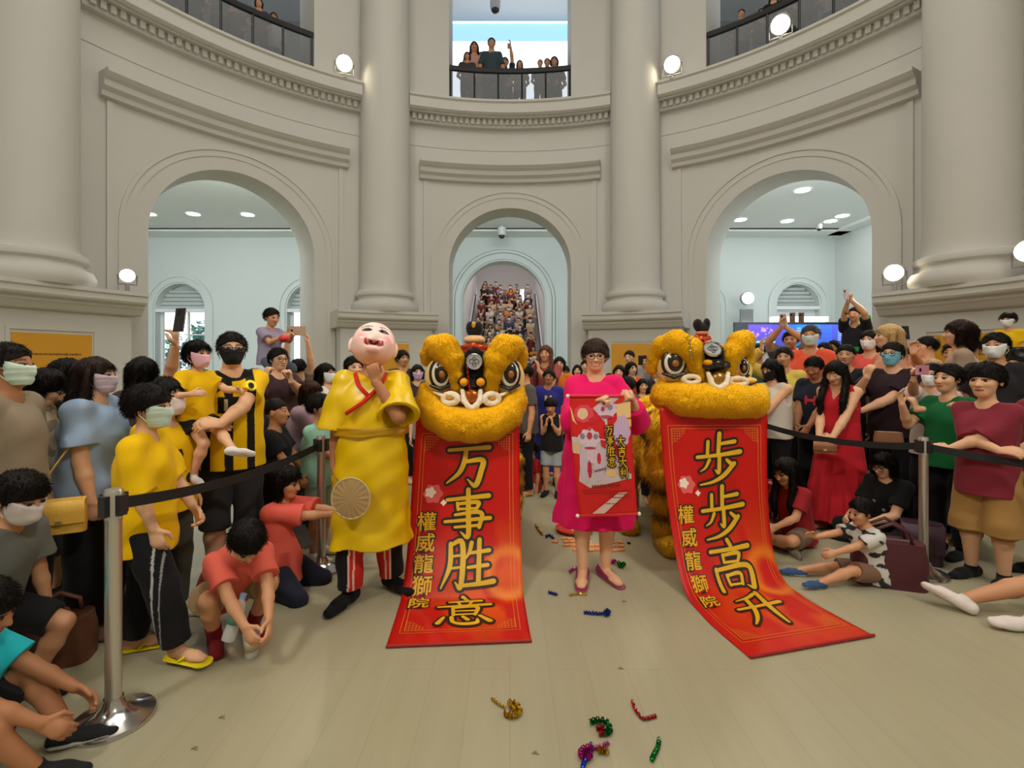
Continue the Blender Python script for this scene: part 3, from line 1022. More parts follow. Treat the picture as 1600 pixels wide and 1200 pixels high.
def add_fur(V, Q, n, ln, wd, seed, droop=0.3, jit=0.5, keep=None):
    """tapering tufts standing on a meshed surface, returned as one vertex and triangle list with the surface"""
    rng = np.random.default_rng(seed)
    A, B, C, D = (V[Q[:, i]] for i in range(4))
    nn = np.cross(C - A, D - B)
    ar = np.linalg.norm(nn, axis=1) + 1e-12
    nn = nn / ar[:, None]
    pick = rng.choice(len(Q), n, p=ar / ar.sum())
    u, v = rng.random((n, 1)), rng.random((n, 1))
    p = (A[pick] * (1 - u) + B[pick] * u) * (1 - v) + (D[pick] * (1 - u) + C[pick] * u) * v
    if keep is not None:
        m = keep(p)
        p, pick, n = p[m], pick[m], int(m.sum())
    d = nn[pick] + rng.normal(size=(n, 3)) * jit * 0.6
    d[:, 2] -= droop
    d /= np.linalg.norm(d, axis=1)[:, None]
    t = np.cross(d, rng.normal(size=(n, 3)))
    t /= np.linalg.norm(t, axis=1)[:, None] + 1e-9
    b = np.cross(d, t)
    L = ln * rng.uniform(0.6, 1.25, (n, 1))
    tip = p + d * L
    tip[:, 2] -= L[:, 0] * droop * 0.5
    base = p - d * 0.2 * L
    r = wd * rng.uniform(0.7, 1.2, (n, 1))
    k0 = base + t * r; k1 = base - t * r * 0.5 + b * r * 0.87; k2 = base - t * r * 0.5 - b * r * 0.87
    VV = np.concatenate([V, np.stack([k0, k1, k2, tip], 1).reshape(-1, 3)])
    o = len(V) + 4 * np.arange(n)[:, None]
    T = np.concatenate([o + np.array([[0, 1, 3]]), o + np.array([[1, 2, 3]]), o + np.array([[2, 0, 3]])])
    S = np.concatenate([Q[:, [0, 1, 2]], Q[:, [0, 2, 3]]])
    col = np.ones((len(VV), 3), np.float32)
    f = np.repeat(rng.uniform(0.82, 1.12, n), 4)[:, None]
    col[len(V):] = f
    return VV, np.concatenate([S, T]), col

SKIN = {'fair': lin((226, 176, 140)), 'mid': lin((205, 150, 112)), 'tan': lin((176, 120, 84)), 'dark': lin((96, 62, 46))}
BLACK, DBROWN = lin((22, 18, 17)), lin((52, 36, 30))

class Fig:
    """joint positions of a figure in its own frame: facing -Y, +X to the viewer's right when it faces the camera"""
    def __init__(s, H, hr=0.135, bw=1.0, pose='stand', lean=0.0, side=0.0, head=(0, 0, 0), arms=(None, None), legs=None, pel=None, sw=1.0, hipz=None, twist=0.0):
        s.H, s.bw = H, bw
        hr = hr * 0.945
        hh = s.hh = hr * H
        nz = H * (1 - 0.045) - hh
        hz = H * (0.52 - (hr - 0.135) * 0.9)
        tl = nz - hz
        s.up = rot((1, 0, 0), lean) @ np.array((0, 0, 1.0))
        s.up = rot((0, 1, 0), side) @ s.up
        s.fw = nrm(np.cross(s.up, (1, 0, 0))) * -1
        s.fw = nrm(np.array((0, -1.0, 0)) - (np.array((0, -1.0, 0)) @ s.up) * s.up) if abs(s.up[2]) > 0.25 else s.fw
        s.rt = np.cross(s.fw, s.up) * -1
        if twist:
            R = rot(s.up, twist)
            s.fw, s.rt = R @ s.fw, R @ s.rt
        thigh = shin = (hz - 0.04 * H) / 2
        P = {'stand': (0, 0, hz), 'cross': (0, 0.02, 0.075 * H), 'knees': (0, 0.03, 0.07 * H), 'kneel': (0, 0.10 * H, 0.155 * H), 'squat': (0, 0.09 * H, 0.20 * H), 'ride': (0, 0, 0.05 * H), 'legsout': (0, 0, 0.07 * H), 'chair': (0, 0.03, 0.30 * H)}[pose]
        if pel is not None: P = pel
        s.P = np.array(P, float)
        F = {'stand': [((-0.058 * H, 0.0, 0.04 * H), (-0.2, -1, 0), (-0.15, -1, 0)), ((0.058 * H, 0.0, 0.04 * H), (0.2, -1, 0), (0.15, -1, 0))],
             'cross': [((0.07 * H, -0.16 * H, 0.03 * H), (-1, -0.5, 0.25), (0.8, -0.5, -0.1)), ((-0.09 * H, -0.21 * H, 0.03 * H), (1, -0.5, 0.25), (-0.8, -0.5, -0.1))],
             'knees': [((-0.07 * H, -0.26 * H, 0.04 * H), (-0.3, -0.4, 1), (-0.1, -1, 0)), ((0.07 * H, -0.26 * H, 0.04 * H), (0.3, -0.4, 1), (0.1, -1, 0))],
             'kneel': [((-0.06 * H, 0.15 * H, 0.035 * H), (-0.3, -1, -0.2), (0, 1, -0.1)), ((0.06 * H, 0.15 * H, 0.035 * H), (0.3, -1, -0.2), (0, 1, -0.1))],
             'squat': [((-0.07 * H, -0.03 * H, 0.04 * H), (-0.35, -1, 0.7), (-0.2, -1, 0)), ((0.07 * H, -0.03 * H, 0.04 * H), (0.35, -1, 0.7), (0.2, -1, 0))],
             'ride': [((-0.10 * H, -0.20 * H, -0.26 * H), (-0.2, -1, 0.3), (0, -1, -0.4)), ((0.10 * H, -0.20 * H, -0.26 * H), (0.2, -1, 0.3), (0, -1, -0.4))],
             'legsout': [((-0.09 * H, -0.46 * H, 0.04 * H), (-0.1, -0.1, 1), (-0.2, -0.4, 1)), ((0.09 * H, -0.46 * H, 0.04 * H), (0.1, -0.1, 1), (0.2, -0.4, 1))],
             'chair': [((-0.07 * H, -0.28 * H, 0.04 * H), (-0.1, -1, 0.5), (-0.1, -1, 0)), ((0.07 * H, -0.28 * H, 0.04 * H), (0.1, -1, 0.5), (0.1, -1, 0))]}[pose]
        if legs: F = [legs[i] if legs[i] is not None else F[i] for i in (0, 1)]
        s.hip, s.knee, s.ank, s.toe = [], [], [], []
        for i, sd in enumerate((-1, 1)):
            hp = s.P + s.rt * sd * 0.052 * H
            k, a = ik(hp, F[i][0], thigh, shin, F[i][1])
            s.hip.append(hp); s.knee.append(k); s.ank.append(a); s.toe.append(nrm(F[i][2]))
        s.N = s.P + s.up * tl
        s.C = s.P + s.up * tl * 0.6
        s.sh = [s.N - s.up * 0.022 * H + s.rt * sd * 0.089 * H * sw for sd in (-1, 1)]
        la, lf = 0.170 * H * (1 if hr < 0.15 else 0.93), 0.142 * H * (1 if hr < 0.15 else 0.93)
        s.elb, s.wri, s.hd, s.hn, s.curl = [], [], [], [], []
        for i, sd in enumerate((-1, 1)):
            A = arms[i]
            o = {}
            if A is None: A = (sd * 0.135, 0.0, None)
            if isinstance(A, dict): o = A; A = o['to']
            if A[2] is None:
                t = s.sh[i] + np.array((sd * 0.035 * H, -0.02 * H, -(la + lf) * 0.985))
            else:
                t = np.array(A) * H
            e, wv = ik(s.sh[i], t, la, lf, o.get('pole', (sd * 0.5, 0.9, -0.5)))
            s.elb.append(e); s.wri.append(wv)
            d = nrm(o['d']) if 'd' in o else nrm(wv - e)
            n = np.array(o.get('n', (-sd * 0.7, 0.25, -0.35) if abs(d[2]) < 0.9 else (-sd, 0.1, 0)), float)
            n = nrm(n - (n @ d) * d)
            s.hd.append(d); s.hn.append(n); s.curl.append(o.get('curl', 0.35))
        # head frame: columns = right, back, up
        hp, hy, hrl = head
        base = np.stack([s.rt, -s.fw, s.up * 0.35 + np.array((0, 0, 0.65))], 1)
        z = nrm(s.up * 0.3 + np.array((0, 0, 0.7)))
        y = -s.fw - (-s.fw @ z) * z
        y = nrm(y)
        x = np.cross(y, z)
        B = np.stack([x, y, z], 1)
        s.HR = B @ rot((0, 0, 1), hy) @ rot((1, 0, 0), hp) @ rot((0, 1, 0), hrl)
        s.hb = s.N + z * 0.03 * H                         # neck top
        s.hc = s.N + z * 0.028 * H + s.HR @ np.array((0, -0.10 * hh, 0.56 * hh))
    def hl(s, x, y, z):
        return s.hc + s.HR @ (np.array((x, y, z)) * s.hh)

def add_hand(f, fg, i, sd, full=True):
    L = 0.105 * fg.H * (1.0 if fg.H > 1.4 else 1.04)
    w0, d, n, c = fg.wri[i], fg.hd[i], fg.hn[i], fg.curl[i]
    th = -sd * np.cross(d, n)
    mr = 0.62 * f.h
    f.cone(w0 + d * 0.02 * L, w0 + d * 0.42 * L, 0.17 * L, 0.215 * L, k=0.012, flat=(n, max(0.45, mr / (0.2 * L))))
    for j, o in enumerate((0.155, 0.05, -0.055, -0.155)):
        b = w0 + d * 0.46 * L + th * o * L
        ln = (0.36, 0.42, 0.39, 0.30)[j] * L
        r = max(0.056 * L, mr)
        a1, a2 = c * 62 + j * 3, c * 75
        ax = np.cross(d, n)
        d1 = nrm(d * math.cos(math.radians(a1)) + n * math.sin(math.radians(a1)) + th * o * 0.4 * (1 - c))
        d2 = nrm(d * math.cos(math.radians(a1 + a2)) + n * math.sin(math.radians(a1 + a2)) + th * o * 0.3 * (1 - c))
        m = b + d1 * ln * 0.52
        f.cone(b - d * 0.06 * L, m, r * 1.08, r, k=0.004)
        f.cone(m, m + d2 * ln * 0.5, r, r * 0.85, k=0.003)
    b = w0 + d * 0.13 * L + th * 0.15 * L
    d1 = nrm(th * 0.75 + d * 0.7 + n * (0.15 + 0.5 * c))
    d2 = nrm(th * (0.25 - 0.4 * c) + d * 0.9 + n * (0.1 + 0.5 * c))
    r = max(0.066 * L, mr)
    m = b + d1 * 0.24 * L
    f.cone(b, m, r * 1.25, r, k=0.008)
    f.cone(m, m + d2 * 0.22 * L, r, r * 0.85, k=0.004)

def head_field(f, fg, grow=0.0, k=0.12, feat=True):
    hh = fg.hh
    g = grow
    e = lambda c, r, kk=k, op='u': f.ell(fg.hl(*c), [(v + g) * hh for v in r], fg.HR, kk * hh, op)
    e((0, 0.07, 0.13), (0.335, 0.41, 0.365))
    e((0, -0.13, -0.10), (0.275, 0.265, 0.33))
    e((0, -0.22, -0.36), (0.15, 0.15, 0.12), 0.14)
    if feat:
        e((0.15, -0.27, -0.08), (0.10, 0.10, 0.09), 0.10); e((-0.15, -0.27, -0.08), (0.10, 0.10, 0.09), 0.10)
        f.cone(fg.hl(0, -0.375, 0.04), fg.hl(0, -0.445, -0.115), (0.035 + g) * hh, (0.058 + g) * hh, 0.05 * hh)
        f.cone(fg.hl(-0.05, -0.40, -0.12), fg.hl(0.05, -0.40, -0.12), 0.04 * hh, 0.04 * hh, 0.03 * hh)
        if f.h < 0.02:
            e((0.14, -0.40, 0.035), (0.075, 0.05, 0.04), 0.05, 's'); e((-0.14, -0.40, 0.035), (0.075, 0.05, 0.04), 0.05, 's')
            e((0.14, -0.335, 0.025), (0.07, 0.05, 0.05), 0.02); e((-0.14, -0.335, 0.025), (0.07, 0.05, 0.05), 0.02)
            e((0, -0.365, -0.235), (0.105, 0.045, 0.025), 0.03); e((0, -0.36, -0.285), (0.085, 0.045, 0.025), 0.03)
        for sd in (-1, 1):
            e((sd * 0.345, 0.03, -0.03), (0.04, 0.075, 0.115), 0.04)

def face_colors(V, fg, skin, lips=None, smile=False, closed=False, hairc=BLACK):
    l = (V - fg.hc) @ fg.HR / fg.hh
    x, y, z = l[:, 0], l[:, 1], l[:, 2]
    C = np.ones((len(V), 3), np.float32)
    if fg.hh < 0.01: return C
    sk = np.array(skin)
    near = (np.abs(x) < 0.35) & (y < -0.16) & (z > -0.5) & (z < 0.35)
    def paint(m, c):
        C[m & near] = np.minimum(np.array(c) / sk, 6)
    ax = np.abs(x)
    if not closed:
        ey = ((ax - 0.14) / 0.078) ** 2 + ((z - 0.022) / 0.028) ** 2 < 1
        paint(ey, lin((168, 150, 138)))
        paint(((ax - 0.14) / 0.048) ** 2 + ((z - 0.022) / 0.036) ** 2 < 1, (0.012, 0.008, 0.006))
        paint((np.abs(z - 0.062 + 1.6 * (ax - 0.14) ** 2) < 0.014) & (np.abs(ax - 0.14) < 0.09), (0.02, 0.012, 0.01))
    else:
        paint((np.abs(z - 0.008 - 1.5 * (ax - 0.14) ** 2) < 0.016) & (np.abs(ax - 0.14) < 0.085), (0.03, 0.02, 0.016))
    paint((np.abs(z - 0.135 + 1.2 * (ax - 0.14) ** 2) < 0.022) & (np.abs(ax - 0.155) < 0.095), np.array(hairc) * 0.7 + np.array(skin) * 0.22)
    lp = lips or lin((178, 92, 84))
    if smile:
        zc = -0.275 + 2.2 * ax ** 2
        paint((np.abs(z - zc) < 0.042) & (ax < 0.135), lp)
        paint((np.abs(z - zc - 0.004) < 0.017) & (ax < 0.105), lin((235, 228, 220)))
    else:
        paint((np.abs(z + 0.258 - 0.5 * ax ** 2) < 0.042 - 0.2 * ax) & (ax < 0.11), lp)
        paint((np.abs(z + 0.256) < 0.009) & (ax < 0.11), np.array(lp) * 0.35)
    paint(((ax - 0.032) / 0.02) ** 2 + ((z + 0.155) / 0.014) ** 2 < 1, np.array(skin) * 0.3)
    return C

def build_body(root, fg, h, skin, feet=True, face=None):
    f = Field(h)
    H, bw = fg.H, fg.bw
    B = np.stack([fg.rt, -fg.fw, fg.up], 1)
    f.ell(fg.P + fg.up * 0.012 * H, (0.088 * H * bw, 0.066 * H * bw, 0.075 * H), B, 0.03)
    f.cone(fg.P + fg.up * 0.04 * H, fg.C, 0.075 * H * bw, 0.082 * H * bw, 0.03, flat=(fg.fw, 0.72))
    f.ell(fg.C + fg.up * 0.02 * H, (0.093 * H * bw, 0.062 * H * bw, 0.105 * H), B, 0.03)
    f.cone(fg.sh[0], fg.sh[1], 0.026 * H, k=0.03)
    for i in (0, 1): f.cone(fg.N + fg.up * 0.002 * H, fg.sh[i], 0.029 * H, 0.025 * H, 0.03)
    f.cone(fg.N - fg.up * 0.03 * H, fg.hl(0, 0.05, -0.15), 0.036 * H, 0.031 * H if fg.hh < 0.145 * H else 0.027 * H, 0.02)
    for i, sd in enumerate((-1, 1)):
        f.cone(fg.sh[i], fg.elb[i], 0.030 * H * bw, 0.0235 * H * bw, 0.02)
        m = fg.elb[i] * 0.65 + fg.wri[i] * 0.35
        f.cone(fg.elb[i], m, 0.0235 * H * bw, 0.0235 * H * bw, 0.01)
        f.cone(m, fg.wri[i], 0.0235 * H * bw, 0.0155 * H, 0.012)
        add_hand(f, fg, i, sd)
        f.cone(fg.hip[i], fg.knee[i], 0.052 * H * bw, 0.034 * H * bw, 0.02)
        c = fg.knee[i] * 0.68 + fg.ank[i] * 0.32
        f.cone(fg.knee[i], c, 0.032 * H * bw, 0.035 * H * bw, 0.012)
        f.cone(c, fg.ank[i], 0.034 * H * bw, 0.021 * H, 0.015)
        if feet:
            t = fg.toe[i]
            u = nrm(fg.knee[i] - fg.ank[i])
            dn = nrm(-u - (-u @ t) * t) if abs(u @ t) < 0.97 else np.array((0, 0, -1.0))
            hl_ = fg.ank[i] + dn * 0.018 * H - t * 0.022 * H
            f.cone(hl_, fg.ank[i] + t * 0.075 * H + dn * 0.024 * H, 0.021 * H, 0.019 * H, 0.012)
            f.cone(fg.ank[i] + t * 0.07 * H + dn * 0.024 * H, fg.ank[i] + t * 0.10 * H + dn * 0.027 * H, 0.025 * H, 0.018 * H, 0.01, flat=(dn, 0.6))
    head_field(f, fg)
    V, Q = f.mesh()
    col = face_colors(V, fg, skin, **(face or {})) if h < 0.026 else None
    return put('body', np_mesh('body', V, Q, col), M_SKIN, root, skin)

def build_hair(root, fg, h, style, color):
    f = Field(max(h, 0.006))
    hh = fg.hh
    P = fg.hl
    def e(c, r, k=0.06, op='u'): f.ell(P(*c), [v * hh for v in r], fg.HR, k * hh, op)
    def c(a, b, ra, rb, k=0.08, flat=None, op='u'): f.cone(P(*a), P(*b), ra * hh, rb * hh, k * hh, flat=flat, op=op)
    long_ = style in ('long', 'bob', 'tied', 'ponytail', 'longback')
    g = {'puff': 0.085, 'buzz': 0.018, 'short': 0.05, 'bowl': 0.075, 'spiky': 0.065, 'crop': 0.04}.get(style, 0.06)
    e((0, 0.07, 0.135), (0.335 + g, 0.41 + g, 0.365 + g))
    up = fg.HR[:, 2]; bk = fg.HR[:, 1]
    if not long_:
        zf, zb = {'puff': (0.17, -0.28), 'bowl': (0.14, -0.24), 'short': (0.235, -0.25), 'crop': (0.25, -0.22), 'spiky': (0.22, -0.22), 'buzz': (0.25, -0.2)}[style]
        a = P(0, -0.42, zf); b = P(0, 0.48, zb)
        d = nrm(b - a)
        nn = nrm(np.cross(fg.HR[:, 0], d)); nn = nn if nn @ up < 0 else -nn
        f.plane(P(0, -0.42, zf), nn)
        if style in ('short', 'spiky', 'crop'):
            e((0.0, -0.50, 0.10), (0.27, 0.30, 0.16), 0.05, 's')
        if style in ('bowl', 'short', 'puff'):
            for sd in (-1, 1): c((sd * 0.33, -0.06, 0.12), (sd * 0.335, -0.05, -0.02), 0.06, 0.035, 0.05)
        f.noise(0.012 * hh if style != 'buzz' else 0.003, 90, seed=hh * 50, stretch=(1, 1, 0.4))
    else:
        if style == 'bob':
            for sd in (-1, 1): c((sd * 0.34, 0.05, 0.1), (sd * 0.35, 0.0, -0.38), 0.13, 0.10)
            c((0, 0.28, 0.1), (0, 0.30, -0.40), 0.33, 0.27, 0.1)
        elif style in ('long', 'longback'):
            for sd in (-1, 1):
                if style == 'long':                    # locks falling forward over the chest
                    r0 = fg.N + fg.rt * sd * 0.055 * fg.H + fg.fw * 0.045 * fg.H + fg.up * 0.03 * fg.H
                    r1 = fg.N + fg.rt * sd * 0.060 * fg.H + fg.fw * 0.088 * fg.H - fg.up * 0.07 * fg.H
                    r2 = r1 - fg.up * 0.11 * fg.H + fg.fw * 0.006 * fg.H
                    f.cone(P(sd * 0.35, 0.02, 0.1), r0, 0.10 * hh, 0.13 * hh, 0.05 * hh)
                    f.cone(r0, r1, 0.13 * hh, 0.14 * hh, 0.05 * hh)
                    f.cone(r1, r2, 0.14 * hh, 0.06 * hh, 0.05 * hh)
                else:
                    c((sd * 0.35, 0.05, 0.1), (sd * 0.38, 0.12, -0.6), 0.10, 0.12)
            bd = nrm(P(0, 0.4, -1.2) - P(0, 0.3, 0))
            c((0, 0.28, 0.1), (0, 0.36, -0.75), 0.36, 0.34, 0.1)
            c((0, 0.36, -0.7), (0, 0.38, -1.25), 0.33, 0.2, 0.1)
        elif style == 'tied':
            e((0, 0.52, 0.05), (0.15, 0.13, 0.15))
        elif style == 'ponytail':
            c((0, 0.45, 0.22), (0, 0.62, -0.1), 0.12, 0.12); c((0, 0.62, -0.1), (0, 0.56, -0.7), 0.12, 0.05)
        # face opening
        e((0, -0.47, -0.13), (0.285, 0.385, 0.40), 0.06, 's')
        if style in ('tied', 'ponytail'):
            f.plane(P(0, 0, -0.30), -up)
            c((0.36, -0.15, -0.25), (0.36, 0.2, -0.35), 0.18, 0.18, 0.05, op='s'); c((-0.36, -0.15, -0.25), (-0.36, 0.2, -0.35), 0.18, 0.18, 0.05, op='s')
        f.noise(0.010 * hh, 70, seed=hh * 40, stretch=(1.3, 1.3, 0.25))
    V, Q = f.mesh()
    def off_face(l):                                # keep loose strands out of the face opening
        return ~((np.abs(l[:, 0]) < 0.36) & (l[:, 1] < -0.10) & (l[:, 2] < (0.22 if style in ('bowl', 'puff') or long_ else 0.32)))
    if h < 0.0125 and style != 'buzz':
        n = {True: 3200, False: 1700}[long_] if h < 0.0085 else 900
        V, T_, cc = add_fur(V, Q, n, (0.15 if long_ else 0.10) * hh, 0.011 * hh, int(fg.H * 1000), droop=1.1 if long_ else 0.7, jit=0.45, keep=lambda p: off_face((p - fg.hc) @ fg.HR / hh))
        return put('hair', np_mesh('hair', V, T_, cc), M_HAIR, root, color)
    return put('hair', np_mesh('hair', V, Q), M_HAIR, root, color)

def build_mask(root, fg, h, color, kind='flat'):
    f = Field(max(min(h, 0.012), 0.005))
    head_field(f, fg, grow=0.045, k=0.16, feat=False)
    if kind == 'beak':
        f.cone(fg.hl(0, -0.42, -0.06), fg.hl(0, -0.44, -0.24), 0.06 * fg.hh, 0.09 * fg.hh, 0.16 * fg.hh)
    else:
        f.cone(fg.hl(0, -0.40, 0.0), fg.hl(0, -0.42, -0.15), 0.05 * fg.hh, 0.08 * fg.hh, 0.12 * fg.hh)
    R = fg.HR
    tn = nrm(R[:, 2] * 0.92 - R[:, 1] * 0.35)
    f.plane(fg.hl(0, -0.42, -0.005), tn)
    f.plane(fg.hl(0, -0.20, -0.46), -R[:, 2])
    f.plane(fg.hl(0, -0.07, 0), nrm(R[:, 1] + R[:, 2] * 0.1))
    f.lo = np.maximum(f.lo, fg.hc - 0.75 * fg.hh); f.hi = np.minimum(f.hi, fg.hc + 0.75 * fg.hh)
    if kind != 'beak': f.noise(0.0015, 160, stretch=(0.1, 0.1, 1))
    V, Q = f.mesh()
    m = put('face_mask', np_mesh('face_mask', V, Q), M_CLOTH, root, color)
    if h < 0.009:
        mb = MB()
        for sd in (-1, 1):
            for (z0, z1) in ((-0.09, 0.05), (-0.30, -0.12)):
                mb.tube([fg.hl(sd * 0.315, -0.08, z0), fg.hl(sd * 0.36, -0.02, (z0 + z1) / 2), fg.hl(sd * 0.375, 0.06, z1)], 0.0022, n=5)
        mb.build('ear_loop', M_CLOTH, m, color)
    return m

def build_glasses(root, fg, color=(0.02, 0.02, 0.02)):
    mb = MB()
    r = 0.0028
    for sd in (-1, 1):
        pts = []
        for i in range(15):
            a = 2 * math.pi * i / 14
            ca, sa = math.cos(a), math.sin(a)
            q = lambda v: math.copysign(abs(v) ** 0.6, v)
            pts.append(fg.hl(sd * 0.15 + 0.115 * q(ca), -0.445, 0.02 + 0.085 * q(sa)))
        mb.tube(pts, r, n=6, cap=False)
        mb.tube([fg.hl(sd * 0.265, -0.445, 0.05), fg.hl(sd * 0.34, -0.30, 0.055), fg.hl(sd * 0.375, 0.02, 0.05)], r, n=5)
    mb.tube([fg.hl(-0.04, -0.45, 0.03), fg.hl(0, -0.465, 0.045), fg.hl(0.04, -0.45, 0.03)], r, n=5)
    return mb.build('glasses', mat('spectacle_frame', color, 0.3), root)

def build_top(root, fg, h, color, sleeve='short', loose=0.012, hem=-0.05, neck=0.0, colf=None, name='shirt', skirt=None, wr=0.004, mat_=None, v=False, cuff=0.012):
    """sleeve: none / short / elbow / long; hem in body heights from the hip; skirt=(z of hem, radius, fold, n, flat) turns it into a dress"""
    f = Field(h)
    H, bw = fg.H, fg.bw
    g = loose + 0.004
    B = np.stack([fg.rt, -fg.fw, fg.up], 1)
    f.ell(fg.P + fg.up * 0.012 * H, (0.090 * H * bw + g, 0.070 * H * bw + g, 0.085 * H), B, 0.03)
    lo = fg.P + fg.up * (hem - 0.02) * H
    f.cone(lo, fg.C, 0.098 * H * bw + g * 1.2, 0.086 * H * bw + g, 0.03, flat=(fg.fw, 0.88))
    f.ell(fg.C + fg.up * 0.02 * H, (0.094 * H * bw + g, 0.066 * H * bw + g, 0.107 * H), B, 0.03)
    f.cone(fg.sh[0], fg.sh[1], 0.028 * H + 0.005, k=0.03)
    for i in (0, 1): f.cone(fg.N + fg.up * 0.004 * H, fg.sh[i], 0.030 * H, 0.026 * H + 0.004, 0.03)
    if skirt:
        wz = fg.P + fg.up * 0.09 * H
        hb = np.array((fg.P[0], fg.P[1], skirt[0] * H)) + (np.array(skirt[5]) if len(skirt) > 5 else 0)
        f.skirt(wz, hb, 0.086 * H * bw + g, skirt[1] * H, skirt[4] if len(skirt) > 4 else 0.75, skirt[2], skirt[3], k=0.03, e2=-fg.fw, seed=H * 7)
    else:
        f.plane(fg.P + fg.up * hem * H, -fg.up)
    if sleeve != 'none':
        for i in (0, 1):
            r0, r1 = 0.034 * H * bw + 0.005 + loose * 0.3, 0.031 * H * bw + 0.006 + loose * 0.75
            if sleeve == 'short':
                f.cone(fg.sh[i], fg.sh[i] + (fg.elb[i] - fg.sh[i]) * 0.68, r0, r1 + 0.004, 0.025, cap1=True)
            elif sleeve == 'cap':
                f.cone(fg.sh[i], fg.sh[i] + (fg.elb[i] - fg.sh[i]) * 0.3, r0, r1 + 0.004, 0.025, cap1=True)
            elif sleeve == 'elbow':
                q, dq = fg.sh[i] + (fg.elb[i] - fg.sh[i]) * 0.98, nrm(fg.elb[i] - fg.sh[i])
                f.cone(fg.sh[i], q, r0, r1 + cuff, 0.025, cap1=True)
                if cuff > 0.013: f.cone(q - dq * 0.06, q + dq * 0.03, r1 - 0.012, r1 + cuff - 0.012, 0.004, op='s')
            else:
                f.cone(fg.sh[i], fg.elb[i], r0, r1, 0.025)
                q = fg.elb[i] + (fg.wri[i] - fg.elb[i]) * (0.96 if sleeve == 'long' else 0.72)
                f.cone(fg.elb[i], q, r1, 0.021 * H + loose * 0.6, 0.015, cap1=True)
    else:
        for i, sd in enumerate((-1, 1)):
            f.cone(fg.sh[i] + fg.rt * sd * 0.045 * H - fg.up * 0.07 * H, fg.sh[i] + fg.rt * sd * 0.02 * H + fg.up * 0.06 * H, 0.040 * H, 0.036 * H, 0.01, op='s')
    f.cone(fg.N - fg.up * (0.012 + neck) * H, fg.hb + fg.up * 0.06 * H, 0.040 * H + neck * 0.5 * H, 0.05 * H, 0.006, op='s')
    if v:
        f.cone(fg.N + fg.fw * 0.07 * H - fg.up * 0.075 * H, fg.N + fg.fw * 0.05 * H + fg.up * 0.03 * H, 0.006 * H, 0.05 * H, 0.006, op='s')
    if wr: f.noise(wr, 26, seed=H * 31 % 7, stretch=(1, 1, 0.75))
    V, Q = f.mesh()
    col = colf(V, fg) if colf else None
    return put(name, np_mesh(name, V, Q, col), mat_ or M_CLOTH, root, color)

def build_bottom(root, fg, h, color, length='long', loose=0.012, colf=None, name=None, wr=0.004, top=0.075, crop=0.93):
    f = Field(h)
    H, bw = fg.H, fg.bw
    g = loose
    B = np.stack([fg.rt, -fg.fw, fg.up], 1)
    f.ell(fg.P + fg.up * 0.008 * H, (0.090 * H * bw + g * 0.6, 0.068 * H * bw + g * 0.6, 0.08 * H), B, 0.025)
    f.cone(fg.P, fg.P + fg.up * top * H, 0.080 * H * bw + g * 0.6, 0.078 * H * bw + g * 0.6, 0.02, flat=(fg.fw, 0.76))
    f.plane(fg.P + fg.up * top * H, fg.up)
    for i in (0, 1):
        if length == 'short':
            q = fg.hip[i] + (fg.knee[i] - fg.hip[i]) * 0.86
            f.cone(fg.hip[i], q, 0.050 * H * bw + g * 0.55, 0.042 * H * bw + g * 1.7, 0.015, cap1=True)
        elif length == 'mini':
            q = fg.hip[i] + (fg.knee[i] - fg.hip[i]) * 0.55
            f.cone(fg.hip[i], q, 0.050 * H * bw + g * 0.55, 0.048 * H * bw + g * 1.6, 0.015, cap1=True)
        elif length == 'knee':
            f.cone(fg.hip[i], fg.knee[i], 0.050 * H * bw + g * 0.55, 0.038 * H * bw + g * 1.4, 0.015)
            q = fg.knee[i] + (fg.ank[i] - fg.knee[i]) * 0.16
            f.cone(fg.knee[i], q, 0.038 * H * bw + g * 1.4, 0.038 * H * bw + g * 1.6, 0.015, cap1=True)
        else:
            f.cone(fg.hip[i], fg.knee[i], 0.050 * H * bw + g * 0.55, 0.037 * H * bw + g, 0.015)
            q = fg.knee[i] + (fg.ank[i] - fg.knee[i]) * crop
            f.cone(fg.knee[i], q, 0.037 * H * bw + g, 0.027 * H + g * 1.1, 0.015, cap1=True)
    if wr: f.noise(wr, 24, seed=H * 17 % 5, stretch=(1, 1, 0.7))
    V, Q = f.mesh()
    col = colf(V, fg) if colf else None
    nm = name or ('trousers' if length == 'long' else 'shorts')
    return put(nm, np_mesh(nm, V, Q, col), M_CLOTH, root, color)

